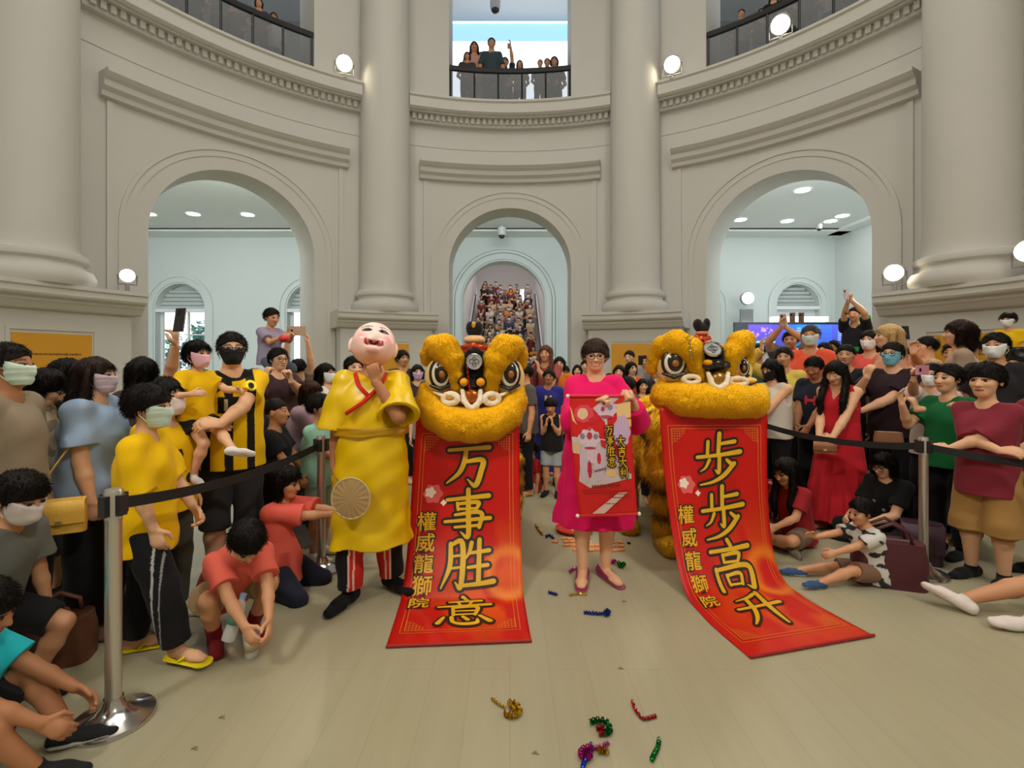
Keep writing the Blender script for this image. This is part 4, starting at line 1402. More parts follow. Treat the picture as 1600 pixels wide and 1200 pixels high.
def build_shoes(root, fg, h, color, sole=None, kind='shoe', which=(0, 1)):
    H = fg.H
    for i in which:
        f = Field(max(min(h, 0.012), 0.005))
        t = fg.toe[i]
        u = nrm(fg.knee[i] - fg.ank[i])
        dn = nrm(-u - (-u @ t) * t) if abs(u @ t) < 0.97 else np.array((0, 0, -1.0))
        A = fg.ank[i]
        lat = np.cross(t, dn)
        if kind == 'shoe':
            f.cone(A + dn * 0.018 * H - t * 0.026 * H, A + t * 0.07 * H + dn * 0.02 * H, 0.026 * H, 0.024 * H, 0.015)
            f.cone(A + t * 0.06 * H + dn * 0.022 * H, A + t * 0.112 * H + dn * 0.026 * H, 0.030 * H, 0.022 * H, 0.015, flat=(dn, 0.66))
            f.cone(A + u * 0.012 * H, A + dn * 0.02 * H, 0.026 * H, 0.026 * H, 0.01, cap0=True)
            f.plane(A + dn * 0.0405 * H, dn)
        elif kind == 'boot':
            f.cone(A + u * 0.075 * H, A + dn * 0.02 * H, 0.031 * H, 0.028 * H, 0.01, cap0=True)
            f.cone(A + dn * 0.018 * H - t * 0.026 * H, A + t * 0.10 * H + dn * 0.022 * H, 0.028 * H, 0.026 * H, 0.02, flat=(lat, 1.05))
            f.plane(A + dn * 0.0405 * H, dn)
        elif kind == 'pump':
            f.cone(A + dn * 0.022 * H - t * 0.024 * H, A + t * 0.11 * H + dn * 0.028 * H, 0.0285 * H, 0.0245 * H, 0.015)
            f.plane(A + dn * 0.0405 * H, dn)
            f.plane(A + dn * 0.010 * H + t * 0.02 * H, nrm(-dn + t * 0.25))
            f.ell(A + t * 0.03 * H + dn * 0.008 * H, (0.021 * H, 0.050 * H, 0.012 * H), np.stack([lat, t, dn], 1), 0.006, op='s')
        else:                                       # sandal: sole and V strap
            f.cone(A + dn * 0.040 * H - t * 0.03 * H, A + t * 0.105 * H + dn * 0.042 * H, 0.030 * H, 0.033 * H, 0.01, flat=(dn, 0.16))
            for s_ in (-1, 1):
                f.cone(A + t * 0.03 * H + lat * s_ * 0.027 * H + dn * 0.03 * H, A + t * 0.062 * H + dn * 0.008 * H, 0.006 * H, 0.006 * H, 0.004)
            f.cone(A + t * 0.062 * H + dn * 0.008 * H, A + t * 0.095 * H + lat * 0.006 * H + dn * 0.03 * H, 0.006 * H, 0.004 * H, 0.004)
        V, Q = f.mesh()
        col = None
        if sole is not None:
            dep = (V - A) @ dn
            col = np.ones((len(V), 3), np.float32)
            col[dep > 0.029 * H] = np.minimum(np.array(sole) / np.maximum(np.array(color), 1e-3), 60)
        nm = {'shoe': 'shoe', 'boot': 'boot', 'pump': 'pump', 'sandal': 'sandal'}[kind]
        put(nm, np_mesh(nm, V, Q, col), M_GLOSS if kind == 'pump' else M_CLOTH, root, color)

N_PEOPLE = [0]
PLACED = []
def person(label, x, Y, ytop=None, H=None, z0=0.0, yaw=0, skin='fair', hair=('short', BLACK), top=None, bottom=None, shoes=None, mask=None, glasses=False, face=None, group=None, h=None, X=None, feet=True, fix=False, **fig):
    """x: photo column of the head; Y: distance; ytop: photo row of the head's top"""
    auto = X is None and ytop is not None and Y > 4.3 and not fix
    if X is None: X = (x - CX) * Y / FPX
    if auto:                                        # step back until clear of the people already standing there
        for _ in range(20):
            if all(abs(z0 - c) > 1.2 or (X - a) ** 2 + (Y - b) ** 2 > 0.46 ** 2 for (a, b, c) in PLACED): break
            Y += 0.08
            X = (x - CX) * Y / FPX
    PLACED.append((X, Y, z0))
    yaw = yaw + math.degrees(math.atan2(-X, Y))     # yaw is told as seen from the camera
    if H is None: H = (EYE + (CY - ytop) * Y / FPX - z0) * 0.985
    if h is None: h = min(max(Y * 0.0017, 0.005), 0.028)
    root = empty('person', (X, Y, z0), yaw)
    tag(root, label, 'person', group)
    fg = Fig(H, **fig)
    sk = SKIN[skin] if isinstance(skin, str) else skin
    fc = dict(face or {})
    build_body(root, fg, h, sk, feet, fc)
    if hair: build_hair(root, fg, h, *hair)
    if top:
        t = dict(top); build_top(root, fg, t.pop('h', h), t.pop('c'), **t)
    if bottom:
        b = dict(bottom); build_bottom(root, fg, b.pop('h', h), b.pop('c'), **b)
    if shoes and Y < 8:
        s_ = dict(shoes); build_shoes(root, fg, h, s_.pop('c'), **s_)
    if mask:
        build_mask(root, fg, h, mask[0], *mask[1:])
    if glasses: build_glasses(root, fg)
    N_PEOPLE[0] += 1
    return root, fg
def held(name, label, cat, build, loc, yaw=0, group=None):
    """something a person holds: its own top-level object"""
    o = build
    tag(o, label, cat, group)
    return o
# ------------------------------------------------------------------ lion dance: fur, heads, bodies, banners, scroll
YEL = (1.0, 0.56, 0.004)
class Lion:
    def __init__(s, name, label, x, Y, group):
        s.Y = Y
        s.o = np.array(((x - CX) * Y / FPX, Y, 0))
        s.root = empty(name, s.o)
        tag(s.root, label, 'lion dance costume', group)
        s.k = Y / FPX
    def p(s, x, y, dy=0.0):
        return np.array(px(x, y, s.Y + dy)) - s.o
    def fur(s, name, paths, color=YEL, n=9000, ln=0.014, wd=0.0034, seed=1, h=0.009, noise=0.003, ells=(), parent=None):
        f = Field(h)
        for pts in paths:
            P = [(s.p(a, b, d), r * s.k) for (a, b, d, r) in pts]
            for (a, ra), (b, rb) in zip(P, P[1:]):
                f.cone(a, b, ra, rb, 0.018)
        for (x, y, d, rx, ry, rz) in ells:
            f.ell(s.p(x, y, d), (rx * s.k, ry, rz * s.k), k=0.02)
        f.noise(noise, 45, seed)
        V, Q = f.mesh()
        VV, T, col = add_fur(V, Q, n, ln, wd, seed, jit=0.38)
        return put(name, np_mesh(name, VV, T, col), M_FUR, parent or s.root, color)
    def solid(s, name, ells, color, material=None, h=0.006, paths=(), k=0.008, parent=None, noise=0):
        f = Field(h)
        for (x, y, d, rx, ry, rz) in ells:
            f.ell(s.p(x, y, d), (rx * s.k, ry, rz * s.k), k=k)
        for pts in paths:
            P = [(s.p(a, b, d), r * s.k) for (a, b, d, r) in pts]
            for (a, ra), (b, rb) in zip(P, P[1:]): f.cone(a, b, ra, rb, k)
        if noise: f.noise(noise, 120)
        V, Q = f.mesh()
        return put(name, np_mesh(name, V, Q), material or M_GLOSS, parent or s.root, color)
    def ring(s, cx, cy, d, rx, ry, r, tilt=0.0, n=14):
        return [(cx + rx * math.cos(2 * math.pi * i / n), cy + ry * math.sin(2 * math.pi * i / n) , d + tilt * math.cos(2 * math.pi * i / n), r) for i in range(n + 1)]
    def eye(s, cx, cy, rx, ry, d, turn=0.0):
        c = s.solid('eye_casing', [(cx, cy + 4, d + 0.045, rx * 1.42, 0.06, ry * 1.32)], lin((238, 205, 125)), M_FUR)
        e = lambda nm, x, y, r1, r2, dd, col, dp=0.02, **k: s.solid(nm, [(cx + x, cy + y, d + dd, r1, dp, r2)], col, parent=c, h=0.0045, **k)
        e('eye_rim', 0, -1, rx * 1.08, ry * 1.05, -0.012, lin((22, 20, 22)), 0.03)
        e('eye_white', 0.5, -1, rx * 0.86, ry * 0.86, -0.026, lin((232, 225, 200)), 0.026)
        e('eyeball', 1.5, -2, rx * 0.66, ry * 0.70, -0.036, lin((26, 20, 20)), 0.030)
        e('pupil', 2.5, 0, rx * 0.30, ry * 0.27, -0.060, lin((150, 92, 30)), 0.014)
        e('highlight', -rx * 0.35, -ry * 0.5, rx * 0.12, ry * 0.10, -0.058, (0.95, 0.95, 0.95), 0.008)
        s.solid('lower_lid', [], lin((30, 27, 28)), parent=c, h=0.0045, paths=[[(cx - rx * 0.95, cy + ry * 0.75, d - 0.02, 2.2), (cx, cy + ry * 1.0, d - 0.03, 3.4), (cx + rx * 0.95, cy + ry * 0.72, d - 0.02, 2.2)]])
        return c
    def bead_string(s, a, b, n, col):
        mb = MB()
        A, B = s.p(*a), s.p(*b)
        for i in range(n):
            t = i / (n - 1)
            mb.ball(A * (1 - t) + B * t, 0.006 + 0.002 * (i % 2), n=6)
        return mb.build('bead_string', M_FOIL, s.root, col, smooth=True)
    def mirror(s, cx, cy, d, r, tip):
        """round silvered forehead mirror with raised rings"""
        mb = MB()
        R = r * s.k
        Q = Matrix.Rotation(math.radians(90 + tip), 3, 'X')
        mb.lathe([(0, -0.008), (R, -0.008), (R, 0.008), (R * 0.92, 0.013), (R * 0.84, 0.006), (R * 0.3, 0.006), (0.0, 0.007)], tuple(s.p(cx, cy, d)), n=32, M=Q)
        o = mb.build('forehead_mirror', mat('mirror_silver', (0.62, 0.64, 0.66), 0.25, metal=0.7), s.root, smooth='auto')
        mb = MB()
        C = Vector(s.p(cx, cy, d))
        for (x, z, q) in ((-0.35, 0.05, 0.26), (0.32, 0.05, 0.26), (0.0, 0.42, 0.18), (0.0, -0.40, 0.2)):
            mb.tube([C + Q @ Vector((R * (x + q * math.cos(a)), R * (z + q * math.sin(a)), 0.010)) for a in np.linspace(0, 2 * math.pi, 13)], 0.0028, n=5)
        mb.build('mirror_pattern', mat('mirror_dark', (0.10, 0.10, 0.11), 0.4), o)
        return o

def lion_body(L, cx, y0, y1, hw, seed, feet, zt=1.30, zb=0.42):
    """the cloth body behind the head: draped back, furry tufts and dark gaps, four trouser legs with paws"""
    f = Field(0.016)
    ox, oy = L.o[0], L.o[1]
    n = 5
    for i in range(n):
        t = i / (n - 1)
        y = y0 + (y1 - y0) * t - oy
        z = zt - 0.10 * math.sin(math.pi * t) - 0.12 * t
        f.ell((cx - ox, y, (z + zb) / 2), (hw * (1 - 0.1 * t), (y1 - y0) / (n - 1) * 0.85, (z - zb) / 2 + 0.06), k=0.08)
    f.noise(0.03, 14, seed)
    V, Q = f.mesh()
    VV, T, col = add_fur(V, Q, 9000, 0.05, 0.006, seed, droop=0.9)
    x, y, z = VV.T
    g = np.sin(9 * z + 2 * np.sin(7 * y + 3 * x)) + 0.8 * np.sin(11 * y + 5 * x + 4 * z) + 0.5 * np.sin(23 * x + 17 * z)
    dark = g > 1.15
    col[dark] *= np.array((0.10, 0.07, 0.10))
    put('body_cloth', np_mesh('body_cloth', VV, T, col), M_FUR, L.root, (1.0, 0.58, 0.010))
    for k, (fx, fy) in enumerate(feet):
        f = Field(0.012)
        a = np.array((fx - ox, fy - oy, 0))
        f.cone(a + (0, 0.02, 0.55), a + (0, 0.02, 0.15), 0.10, 0.085, 0.03)
        f.noise(0.012, 24, seed + k)
        V, Q = f.mesh()
        VV, T, col = add_fur(V, Q, 2500, 0.045, 0.005, seed + k, droop=1.0)
        col[(np.sin(30 * VV[:, 2]) > 0.55)] *= np.array((0.12, 0.08, 0.06))
        lg = put('leg', np_mesh('leg', VV, T, col), M_FUR, L.root, (0.95, 0.52, 0.012))
        f = Field(0.010)
        f.cone(a + (0, 0.06, 0.07), a + (0, -0.14, 0.055), 0.075, 0.072, 0.02)
        f.plane((0, 0, 0.002), (0, 0, -1))
        f.noise(0.006, 40, seed)
        V, Q = f.mesh()
        VV, T, col = add_fur(V, Q, 1800, 0.028, 0.004, seed + 9 + k)
        VV[:, 2] = np.maximum(VV[:, 2], 0.001)
        put('paw', np_mesh('paw', VV, T, col), M_FUR, lg, (0.88, 0.52, 0.014))

# ---- left lion
L1 = Lion('lion_costume', 'yellow lion dance costume holding the red banner beside the big-headed mask dancer', 738, 3.55, 'yellow dancing lions')
L1.fur('lower_jaw', [[(668, 610, -0.02, 13), (669, 628, -0.05, 18), (682, 648, -0.10, 22), (708, 661, -0.15, 23.5), (738, 664, -0.17, 24), (768, 661, -0.15, 23.5), (792, 648, -0.10, 22), (804, 628, -0.05, 18), (806, 610, -0.02, 13)]], n=16000, seed=3)
L1.fur('eyebrow', [[(716, 606, -0.10, 9), (713, 585, -0.12, 10.5), (708, 563, -0.12, 17), (694, 545, -0.10, 21), (679, 541, -0.06, 15), (669, 552, -0.03, 10), (666, 564, -0.02, 7)]], n=9000, seed=4)
L1.fur('eyebrow', [[(766, 606, -0.10, 11), (770, 585, -0.12, 13), (776, 563, -0.12, 19), (789, 545, -0.10, 21), (803, 541, -0.06, 15), (813, 553, -0.03, 10), (815, 568, -0.02, 7)]], n=9000, seed=6)
L1.eye(688, 585, 16, 23, -0.10)
L1.eye(796, 585, 16, 23, -0.10)
L1.solid('head_shell', [(738, 596, 0.20, 66, 0.30, 58), (738, 622, 0.02, 60, 0.16, 26)], lin((205, 120, 25)), M_FUR, h=0.014)
L1.solid('palate', [(738, 640, -0.04, 58, 0.08, 14)], lin((240, 150, 20)), M_FUR)
L1.fur('forehead_tuft', [[(741, 560, -0.10, 14), (741, 585, -0.12, 12)]], lin((24, 22, 22)), n=2200, ln=0.028, seed=8, h=0.007)
L1.mirror(741, 565, -0.20, 12, 0)
L1.solid('nose', [(738, 596, -0.13, 12, 0.05, 13)], lin((26, 22, 24)))
for sd in (-1, 1):
    L1.solid('nostril', [(738 + sd * 13, 597, -0.155, 9.5, 0.04, 9)], lin((24, 20, 22)), h=0.005)
    L1.solid('nose_pompom', [(738 + sd * 13, 597, -0.185, 6.5, 0.03, 6)], lin((240, 160, 20)), M_FUR, h=0.005)
    L1.solid('lip_curl', [], lin((240, 226, 200)), M_FUR, paths=[L1.ring(736 + sd * 32, 623, -0.17, 11, 7.5, 4.2, tilt=0.02 * sd)], noise=0.002)
    L1.solid('cheek_pompom', [(736 + sd * 32, 622, -0.15, 8, 0.035, 5)], lin((215, 160, 60)), M_FUR)
    L1.solid('whisker', [], lin((242, 226, 195)), M_FUR, paths=[[(736 + sd * 45, 618, -0.14, 3), (736 + sd * 58, 613, -0.10, 2)]])
L1.solid('upper_lip', [], lin((242, 228, 205)), M_FUR, paths=[[(723, 611, -0.16, 3.6), (725, 626, -0.19, 4.2), (731, 634, -0.20, 4.2), (737, 638, -0.20, 4.2), (744, 634, -0.20, 4.2), (750, 626, -0.19, 4.2), (751, 611, -0.16, 3.6)]], noise=0.002)
L1.solid('upper_gum', [(737, 620, -0.15, 13, 0.04, 13)], lin((205, 110, 40)), M_FOIL)
L1.solid('crest_band', [], lin((240, 100, 50)), M_FOIL, paths=[[(722, 544, -0.02, 5), (740, 541, -0.06, 6), (760, 544, -0.02, 5)], [(725, 551, -0.04, 4), (740, 550, -0.08, 4), (757, 551, -0.04, 4)]], noise=0.002)
L1.solid('crest_base', [(741, 531, 0.0, 17, 0.07, 8)], lin((222, 180, 130)), M_FUR)
L1.solid('crest_horn', [(735, 513, 0.0, 7, 0.04, 11), (748, 513, 0.0, 7, 0.04, 11), (741, 519, 0.0, 11, 0.045, 8)], lin((20, 18, 20)), M_FUR)
L1.solid('crest_jewel', [(740, 508, -0.04, 3.5, 0.02, 5.5)], lin((235, 180, 80)), M_FOIL)
L1.bead_string((730, 570, -0.20), (734, 612, -0.22), 12, lin((200, 50, 50)))
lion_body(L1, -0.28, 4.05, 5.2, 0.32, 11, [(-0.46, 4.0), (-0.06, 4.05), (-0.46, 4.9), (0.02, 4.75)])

# ---- right lion, its head turned a little to the right and tipped back
L2 = Lion('lion_costume', 'yellow lion dance costume beside the pink dress, its furry body showing left of its banner', 1105, 3.65, 'yellow dancing lions')
L2.fur('lower_jaw', [[(1038, 604, -0.02, 13), (1040, 617, -0.07, 21), (1066, 623, -0.13, 24), (1105, 625, -0.16, 24), (1145, 626, -0.15, 24), (1176, 628, -0.10, 22), (1186, 614, -0.03, 14)]], n=15000, seed=23)
L2.fur('eyebrow', [[(1091, 590, -0.11, 9), (1086, 568, -0.13, 12), (1077, 547, -0.14, 18), (1056, 537, -0.12, 19), (1036, 542, -0.08, 15), (1024, 560, -0.05, 10), (1018, 577, -0.04, 7)]], n=10000, seed=25)
L2.fur('eyebrow', [[(1133, 590, -0.08, 9), (1137, 572, -0.10, 11), (1144, 552, -0.10, 14), (1156, 537, -0.06, 17), (1163, 532, -0.03, 14), (1168, 548, 0.0, 8), (1169, 565, 0.0, 6), (1168, 577, 0.0, 5)]], n=8000, seed=27)
L2.eye(1053, 568, 18, 21, -0.13)
L2.eye(1160, 575, 10, 16, -0.04)
L2.solid('head_shell', [(1104, 585, 0.20, 66, 0.30, 52), (1106, 604, 0.02, 62, 0.16, 22)], lin((215, 135, 30)), M_FUR, h=0.014)
L2.solid('lower_lid_fur', [(1062, 592, -0.08, 28, 0.05, 7), (1168, 594, -0.03, 14, 0.05, 5)], lin((240, 200, 110)), M_FUR)
L2.fur('forehead_tuft', [[(1113, 550, -0.10, 13), (1115, 566, -0.13, 11)]], lin((24, 22, 22)), n=2000, ln=0.024, seed=28, h=0.007)
L2.mirror(1113, 546, -0.21, 12.5, -38)
L2.solid('nose', [(1118, 568, -0.15, 12, 0.06, 9), (1132, 570, -0.14, 9, 0.04, 6)], lin((26, 22, 24)))
L2.solid('nostril', [(1107, 572, -0.17, 11, 0.04, 6), (1132, 572, -0.15, 9, 0.04, 5)], lin((24, 20, 22)), h=0.005)
L2.solid('nose_pompom', [(1106, 566, -0.20, 6.5, 0.03, 4.5)], lin((240, 165, 20)), M_FUR, h=0.005)
L2.solid('lip_curl', [], lin((235, 218, 190)), M_FUR, paths=[L2.ring(1080, 593, -0.17, 12, 5.5, 3.2)], noise=0.002)
L2.solid('lip_curl', [], lin((235, 218, 190)), M_FUR, paths=[L2.ring(1153, 596, -0.15, 14, 5.5, 3.2)], noise=0.002)
L2.solid('upper_lip', [], lin((238, 222, 195)), M_FUR, paths=[[(1106, 583, -0.17, 3), (1110, 592, -0.20, 4), (1113, 601, -0.21, 4), (1123, 606, -0.22, 4), (1134, 600, -0.21, 4), (1136, 591, -0.20, 4), (1138, 583, -0.17, 3)]], noise=0.002)
L2.solid('upper_gum', [(1123, 592, -0.18, 12, 0.04, 11)], lin((190, 140, 70)), M_FOIL)
L2.solid('crest_band', [], lin((225, 95, 60)), M_FOIL, paths=[[(1086, 527, 0.0, 4), (1096, 530, -0.05, 5), (1108, 528, 0.0, 4)], [(1092, 536, -0.05, 3.5), (1104, 537, -0.06, 3.5)]], noise=0.002)
L2.solid('crest_horn', [(1090, 507, 0.02, 7, 0.04, 9), (1104, 506, 0.02, 5, 0.04, 9), (1097, 513, 0.02, 11, 0.045, 8)], lin((24, 20, 22)), M_FUR)
L2.solid('crest_base', [(1097, 521, 0.02, 10, 0.05, 5)], lin((225, 120, 90)), M_FUR)
L2.bead_string((1077, 520, -0.22), (1080, 560, -0.24), 14, lin((190, 170, 120)))
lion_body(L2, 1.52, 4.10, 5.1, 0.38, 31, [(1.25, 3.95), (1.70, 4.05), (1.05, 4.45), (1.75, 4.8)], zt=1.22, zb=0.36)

# ---------------- brush writing: strokes of (x, y) with a width
BR = {
 '万': [[(.06, .82, .07), (.5, .85, .075), (.95, .88, .10)], [(.44, .84, .09), (.41, .58, .10), (.30, .32, .09), (.04, .10, .035)], [(.42, .56, .07), (.80, .60, .11), (.78, .36, .11), (.66, .04, .10), (.48, .18, .02)]],
 '事': [[(.06, .80, .07), (.5, .84, .08), (.95, .88, .10)], [(.28, .73, .06), (.30, .59, .06)], [(.28, .71, .06), (.72, .74, .085), (.68, .58, .06)], [(.30, .60, .05), (.68, .61, .05)], [(.24, .48, .055), (.78, .52, .085), (.75, .21, .075)], [(.03, .34, .06), (.5, .37, .07), (.98, .40, .08)], [(.24, .22, .05), (.75, .25, .06)], [(.51, 1.02, .09), (.52, .5, .10), (.52, .02, .09), (.36, .12, .02)]],
 '胜': [[(.17, .93, .08), (.17, .45, .09), (.02, .03, .025)], [(.17, .90, .07), (.41, .93, .10), (.41, .06, .09), (.29, .14, .02)], [(.19, .66, .05), (.39, .68, .05)], [(.18, .41, .05), (.39, .43, .05)], [(.60, .94, .08), (.56, .75, .07), (.48, .60, .03)], [(.56, .72, .06), (.96, .77, .085)], [(.54, .42, .06), (.93, .46, .08)], [(.76, 1.0, .085), (.75, .10, .09)], [(.46, .07, .07), (.75, .09, .08), (1.05, .13, .10)]],
 '意': [[(.46, 1.02, .07), (.54, .92, .07)], [(.22, .84, .06), (.80, .88, .08)], [(.38, .82, .05), (.42, .72, .05)], [(.64, .85, .05), (.58, .72, .05)], [(.03, .66, .06), (.97, .72, .09)], [(.29, .61, .06), (.31, .33, .06)], [(.29, .60, .06), (.72, .63, .08), (.70, .33, .06)], [(.31, .48, .045), (.69, .49, .045)], [(.31, .35, .05), (.70, .36, .05)], [(.14, .26, .06), (.05, .06, .09)], [(.28, .26, .07), (.32, .08, .07), (.50, .01, .09), (.72, .04, .09), (.74, .18, .03)], [(.48, .27, .06), (.57, .15, .08)], [(.78, .29, .06), (.96, .09, .10)]],
 '步': [[(.50, 1.02, .09), (.50, .58, .08)], [(.52, .80, .06), (.86, .85, .085)], [(.25, .85, .07), (.25, .57, .07)], [(.02, .52, .07), (.5, .56, .075), (1.0, .63, .10)], [(.53, .52, .08), (.53, .20, .08), (.44, .25, .02)], [(.30, .46, .07), (.22, .30, .05), (.10, .22, .02)], [(.70, .46, .06), (.80, .38, .08)], [(.88, .38, .09), (.66, .14, .09), (.40, .0, .06), (.10, -.06, .03)]],
 '高': [[(.46, 1.04, .08), (.54, .92, .08)], [(.03, .82, .07), (.5, .85, .075), (.97, .90, .095)], [(.32, .75, .06), (.34, .60, .06)], [(.32, .74, .06), (.71, .77, .08), (.68, .60, .06)], [(.34, .60, .05), (.68, .61, .05)], [(.11, .48, .07), (.13, .0, .08)], [(.11, .46, .07), (.91, .51, .10), (.88, .04, .10), (.75, .11, .02)], [(.34, .35, .06), (.36, .13, .06)], [(.34, .34, .06), (.67, .37, .075), (.65, .13, .06)], [(.36, .14, .05), (.65, .15, .05)]],
 '升': [[(.64, .98, .08), (.44, .86, .08), (.12, .78, .03)], [(.02, .50, .07), (.5, .53, .08), (.99, .58, .10)], [(.36, .82, .09), (.34, .45, .09), (.22, .18, .07), (.06, .0, .03)], [(.69, 1.0, .095), (.69, .4, .10), (.68, -.08, .05)]],
 '大': [[(.05, .64, .09), (.95, .70, .11)], [(.50, 1.0, .12), (.46, .5, .11), (.08, .02, .04)], [(.50, .60, .08), (.66, .30, .10), (.98, .02, .14)]],
 '吉': [[(.10, .82, .09), (.92, .86, .11)], [(.50, 1.02, .11), (.50, .62, .10)], [(.18, .60, .08), (.84, .63, .10)], [(.22, .44, .09), (.26, .02, .09)], [(.22, .42, .09), (.82, .46, .12), (.76, .02, .10)], [(.26, .06, .08), (.76, .08, .08)]],
 '利': [[(.42, .98, .09), (.10, .84, .04)], [(.03, .64, .08), (.52, .68, .09)], [(.29, .86, .10), (.29, .0, .09)], [(.28, .58, .08), (.04, .28, .03)], [(.31, .56, .06), (.50, .38, .09)], [(.66, .84, .09), (.66, .32, .09)], [(.90, 1.0, .11), (.90, .04, .11), (.76, .12, .02)]],
}
def cat_rom(P, n=7):
    P = [np.array(p, float) for p in P]
    if len(P) == 2: return [P[0] + (P[1] - P[0]) * t for t in np.linspace(0, 1, n)]
    out = []
    E = [2 * P[0] - P[1]] + P + [2 * P[-1] - P[-2]]
    for i in range(1, len(E) - 2):
        a, b, c, d = E[i - 1:i + 3]
        for t in np.linspace(0, 1, n, endpoint=False):
            out.append(0.5 * ((2 * b) + (-a + c) * t + (2 * a - 5 * b + 4 * c - d) * t * t + (-a + 3 * b - 3 * c + d) * t ** 3))
    out.append(P[-1])
    return out
def brush_polys(ch, grow=0.0):
    """flat polygons of one brush-written character in the unit square"""
    polys = []
    for st in BR[ch]:
        P = cat_rom(st, 6 if len(st) > 2 else 5)
        xy = [p[:2] for p in P]
        for i in range(len(P) - 1):
            a, b = xy[i], xy[i + 1]
            t = nrm(b - a)
            m = np.array((-t[1], t[0]))
            wa, wb = abs(P[i][2]) * 0.54 + grow, abs(P[i + 1][2]) * 0.54 + grow
            polys.append([a - m * wa, b - m * wb, b + m * wb, a + m * wa])
        for e, q in ((0, -1), (-1, 1)):
            c = xy[e]; wd = abs(P[e][2]) * 0.54 + grow
            polys.append([c + wd * np.array((math.cos(a), math.sin(a) )) for a in np.linspace(0, 2 * math.pi, 9)[:-1]])
        for j in range(1, len(P) - 1):
            c = xy[j]; wd = abs(P[j][2]) * 0.54 + grow
            polys.append([c + wd * np.array((math.cos(a), math.sin(a) )) for a in np.linspace(0, 2 * math.pi, 9)[:-1]])
    return polys
def font_polys(ch, bold=0.0):
    c = bpy.data.curves.new('writing', 'FONT')
    c.body = ch
    c.offset = bold
    c.resolution_u = 3
    o = bpy.data.objects.new('writing', c)
    COL.objects.link(o)
    dg = bpy.context.evaluated_depsgraph_get()
    ev = o.evaluated_get(dg)
    me = ev.to_mesh()
    V = np.array([v.co[:2] for v in me.vertices])
    F = [list(p.vertices) for p in me.polygons]
    ev.to_mesh_clear()
    bpy.data.objects.remove(o)
    bpy.data.curves.remove(c)
    lo, hi = V.min(0), V.max(0)
    sc = max(hi - lo)
    V = (V - (lo + hi) / 2) / sc + 0.5
    return [[V[i] for i in f] for f in F]

class Sheet:
    """a hanging cloth between two edge curves; u across 0..1, s metres down from the top"""
    def __init__(s, left, right, n=72):
        def res(E):
            C = np.array(cat_rom(E, 12))
            d = np.concatenate([[0], np.cumsum(np.linalg.norm(np.diff(C, axis=0), axis=1))])
            return C, d
        (s.A, s.da), (s.B, s.db) = res(left), res(right)
        s.len = (s.da[-1] + s.db[-1]) / 2
        s.n = n
    def at(s, u, v, off=0.0, nn=True):
        def sm(C, d):
            t = v * d[-1]
            return np.array([np.interp(t, d, C[:, i]) for i in range(3)])
        p = sm(s.A, s.da) * (1 - u) + sm(s.B, s.db) * u
        p[2] = max(p[2], 0.006)
        if off:
            e = 0.004
            q = s.at(u, min(1, v + e)) - s.at(u, max(0, v - e))
            a = s.at(min(1, u + 0.01), v) - s.at(max(0, u - 0.01), v)
            m = nrm(np.cross(q, a))
            if -m[1] + 0.8 * m[2] < 0: m = -m
            p = p + m * off
        return p
    def cloth(s, name, root, colf, material, nu=28):
        o = np.array(root.location)
        us, vs = np.linspace(0, 1, nu + 1), np.linspace(0, 1, s.n + 1)
        V = np.array([[s.at(u, v) for u in us] for v in vs])
        back = np.array([[s.at(u, v, -0.003) for u in us] for v in vs])
        U, W = np.meshgrid(us, vs)
        N = (nu + 1) * (s.n + 1)
        i = np.arange(N).reshape(s.n + 1, nu + 1)
        F = np.stack([i[:-1, :-1], i[1:, :-1], i[1:, 1:], i[:-1, 1:]], -1).reshape(-1, 4)
        col = colf(U.ravel(), W.ravel())
        VV = np.concatenate([V.reshape(-1, 3), back.reshape(-1, 3)]) - o
        rim = np.concatenate([i[0], i[1:, -1], i[-1, ::-1][1:], i[::-1, 0][1:]])
        R = np.stack([rim[:-1], rim[1:], rim[1:] + N, rim[:-1] + N], 1)
        return put(name, np_mesh(name, VV, np.concatenate([F, F[:, ::-1] + N, R]), np.concatenate([col, col])), material, root)
    def print_polys(s, name, root, polys, material, off, parent, color=None, colors=None):
        mb = MB()
        o = np.array(root.location)
        for k, P in enumerate(polys):
            if colors: mb.col = colors[k]
            mb.add([s.at(u, v, off + 1.1e-5 * k) - o for (u, v) in P], [tuple(range(len(P)))])
        return mb.build(name, material, parent, color, recalc=False)

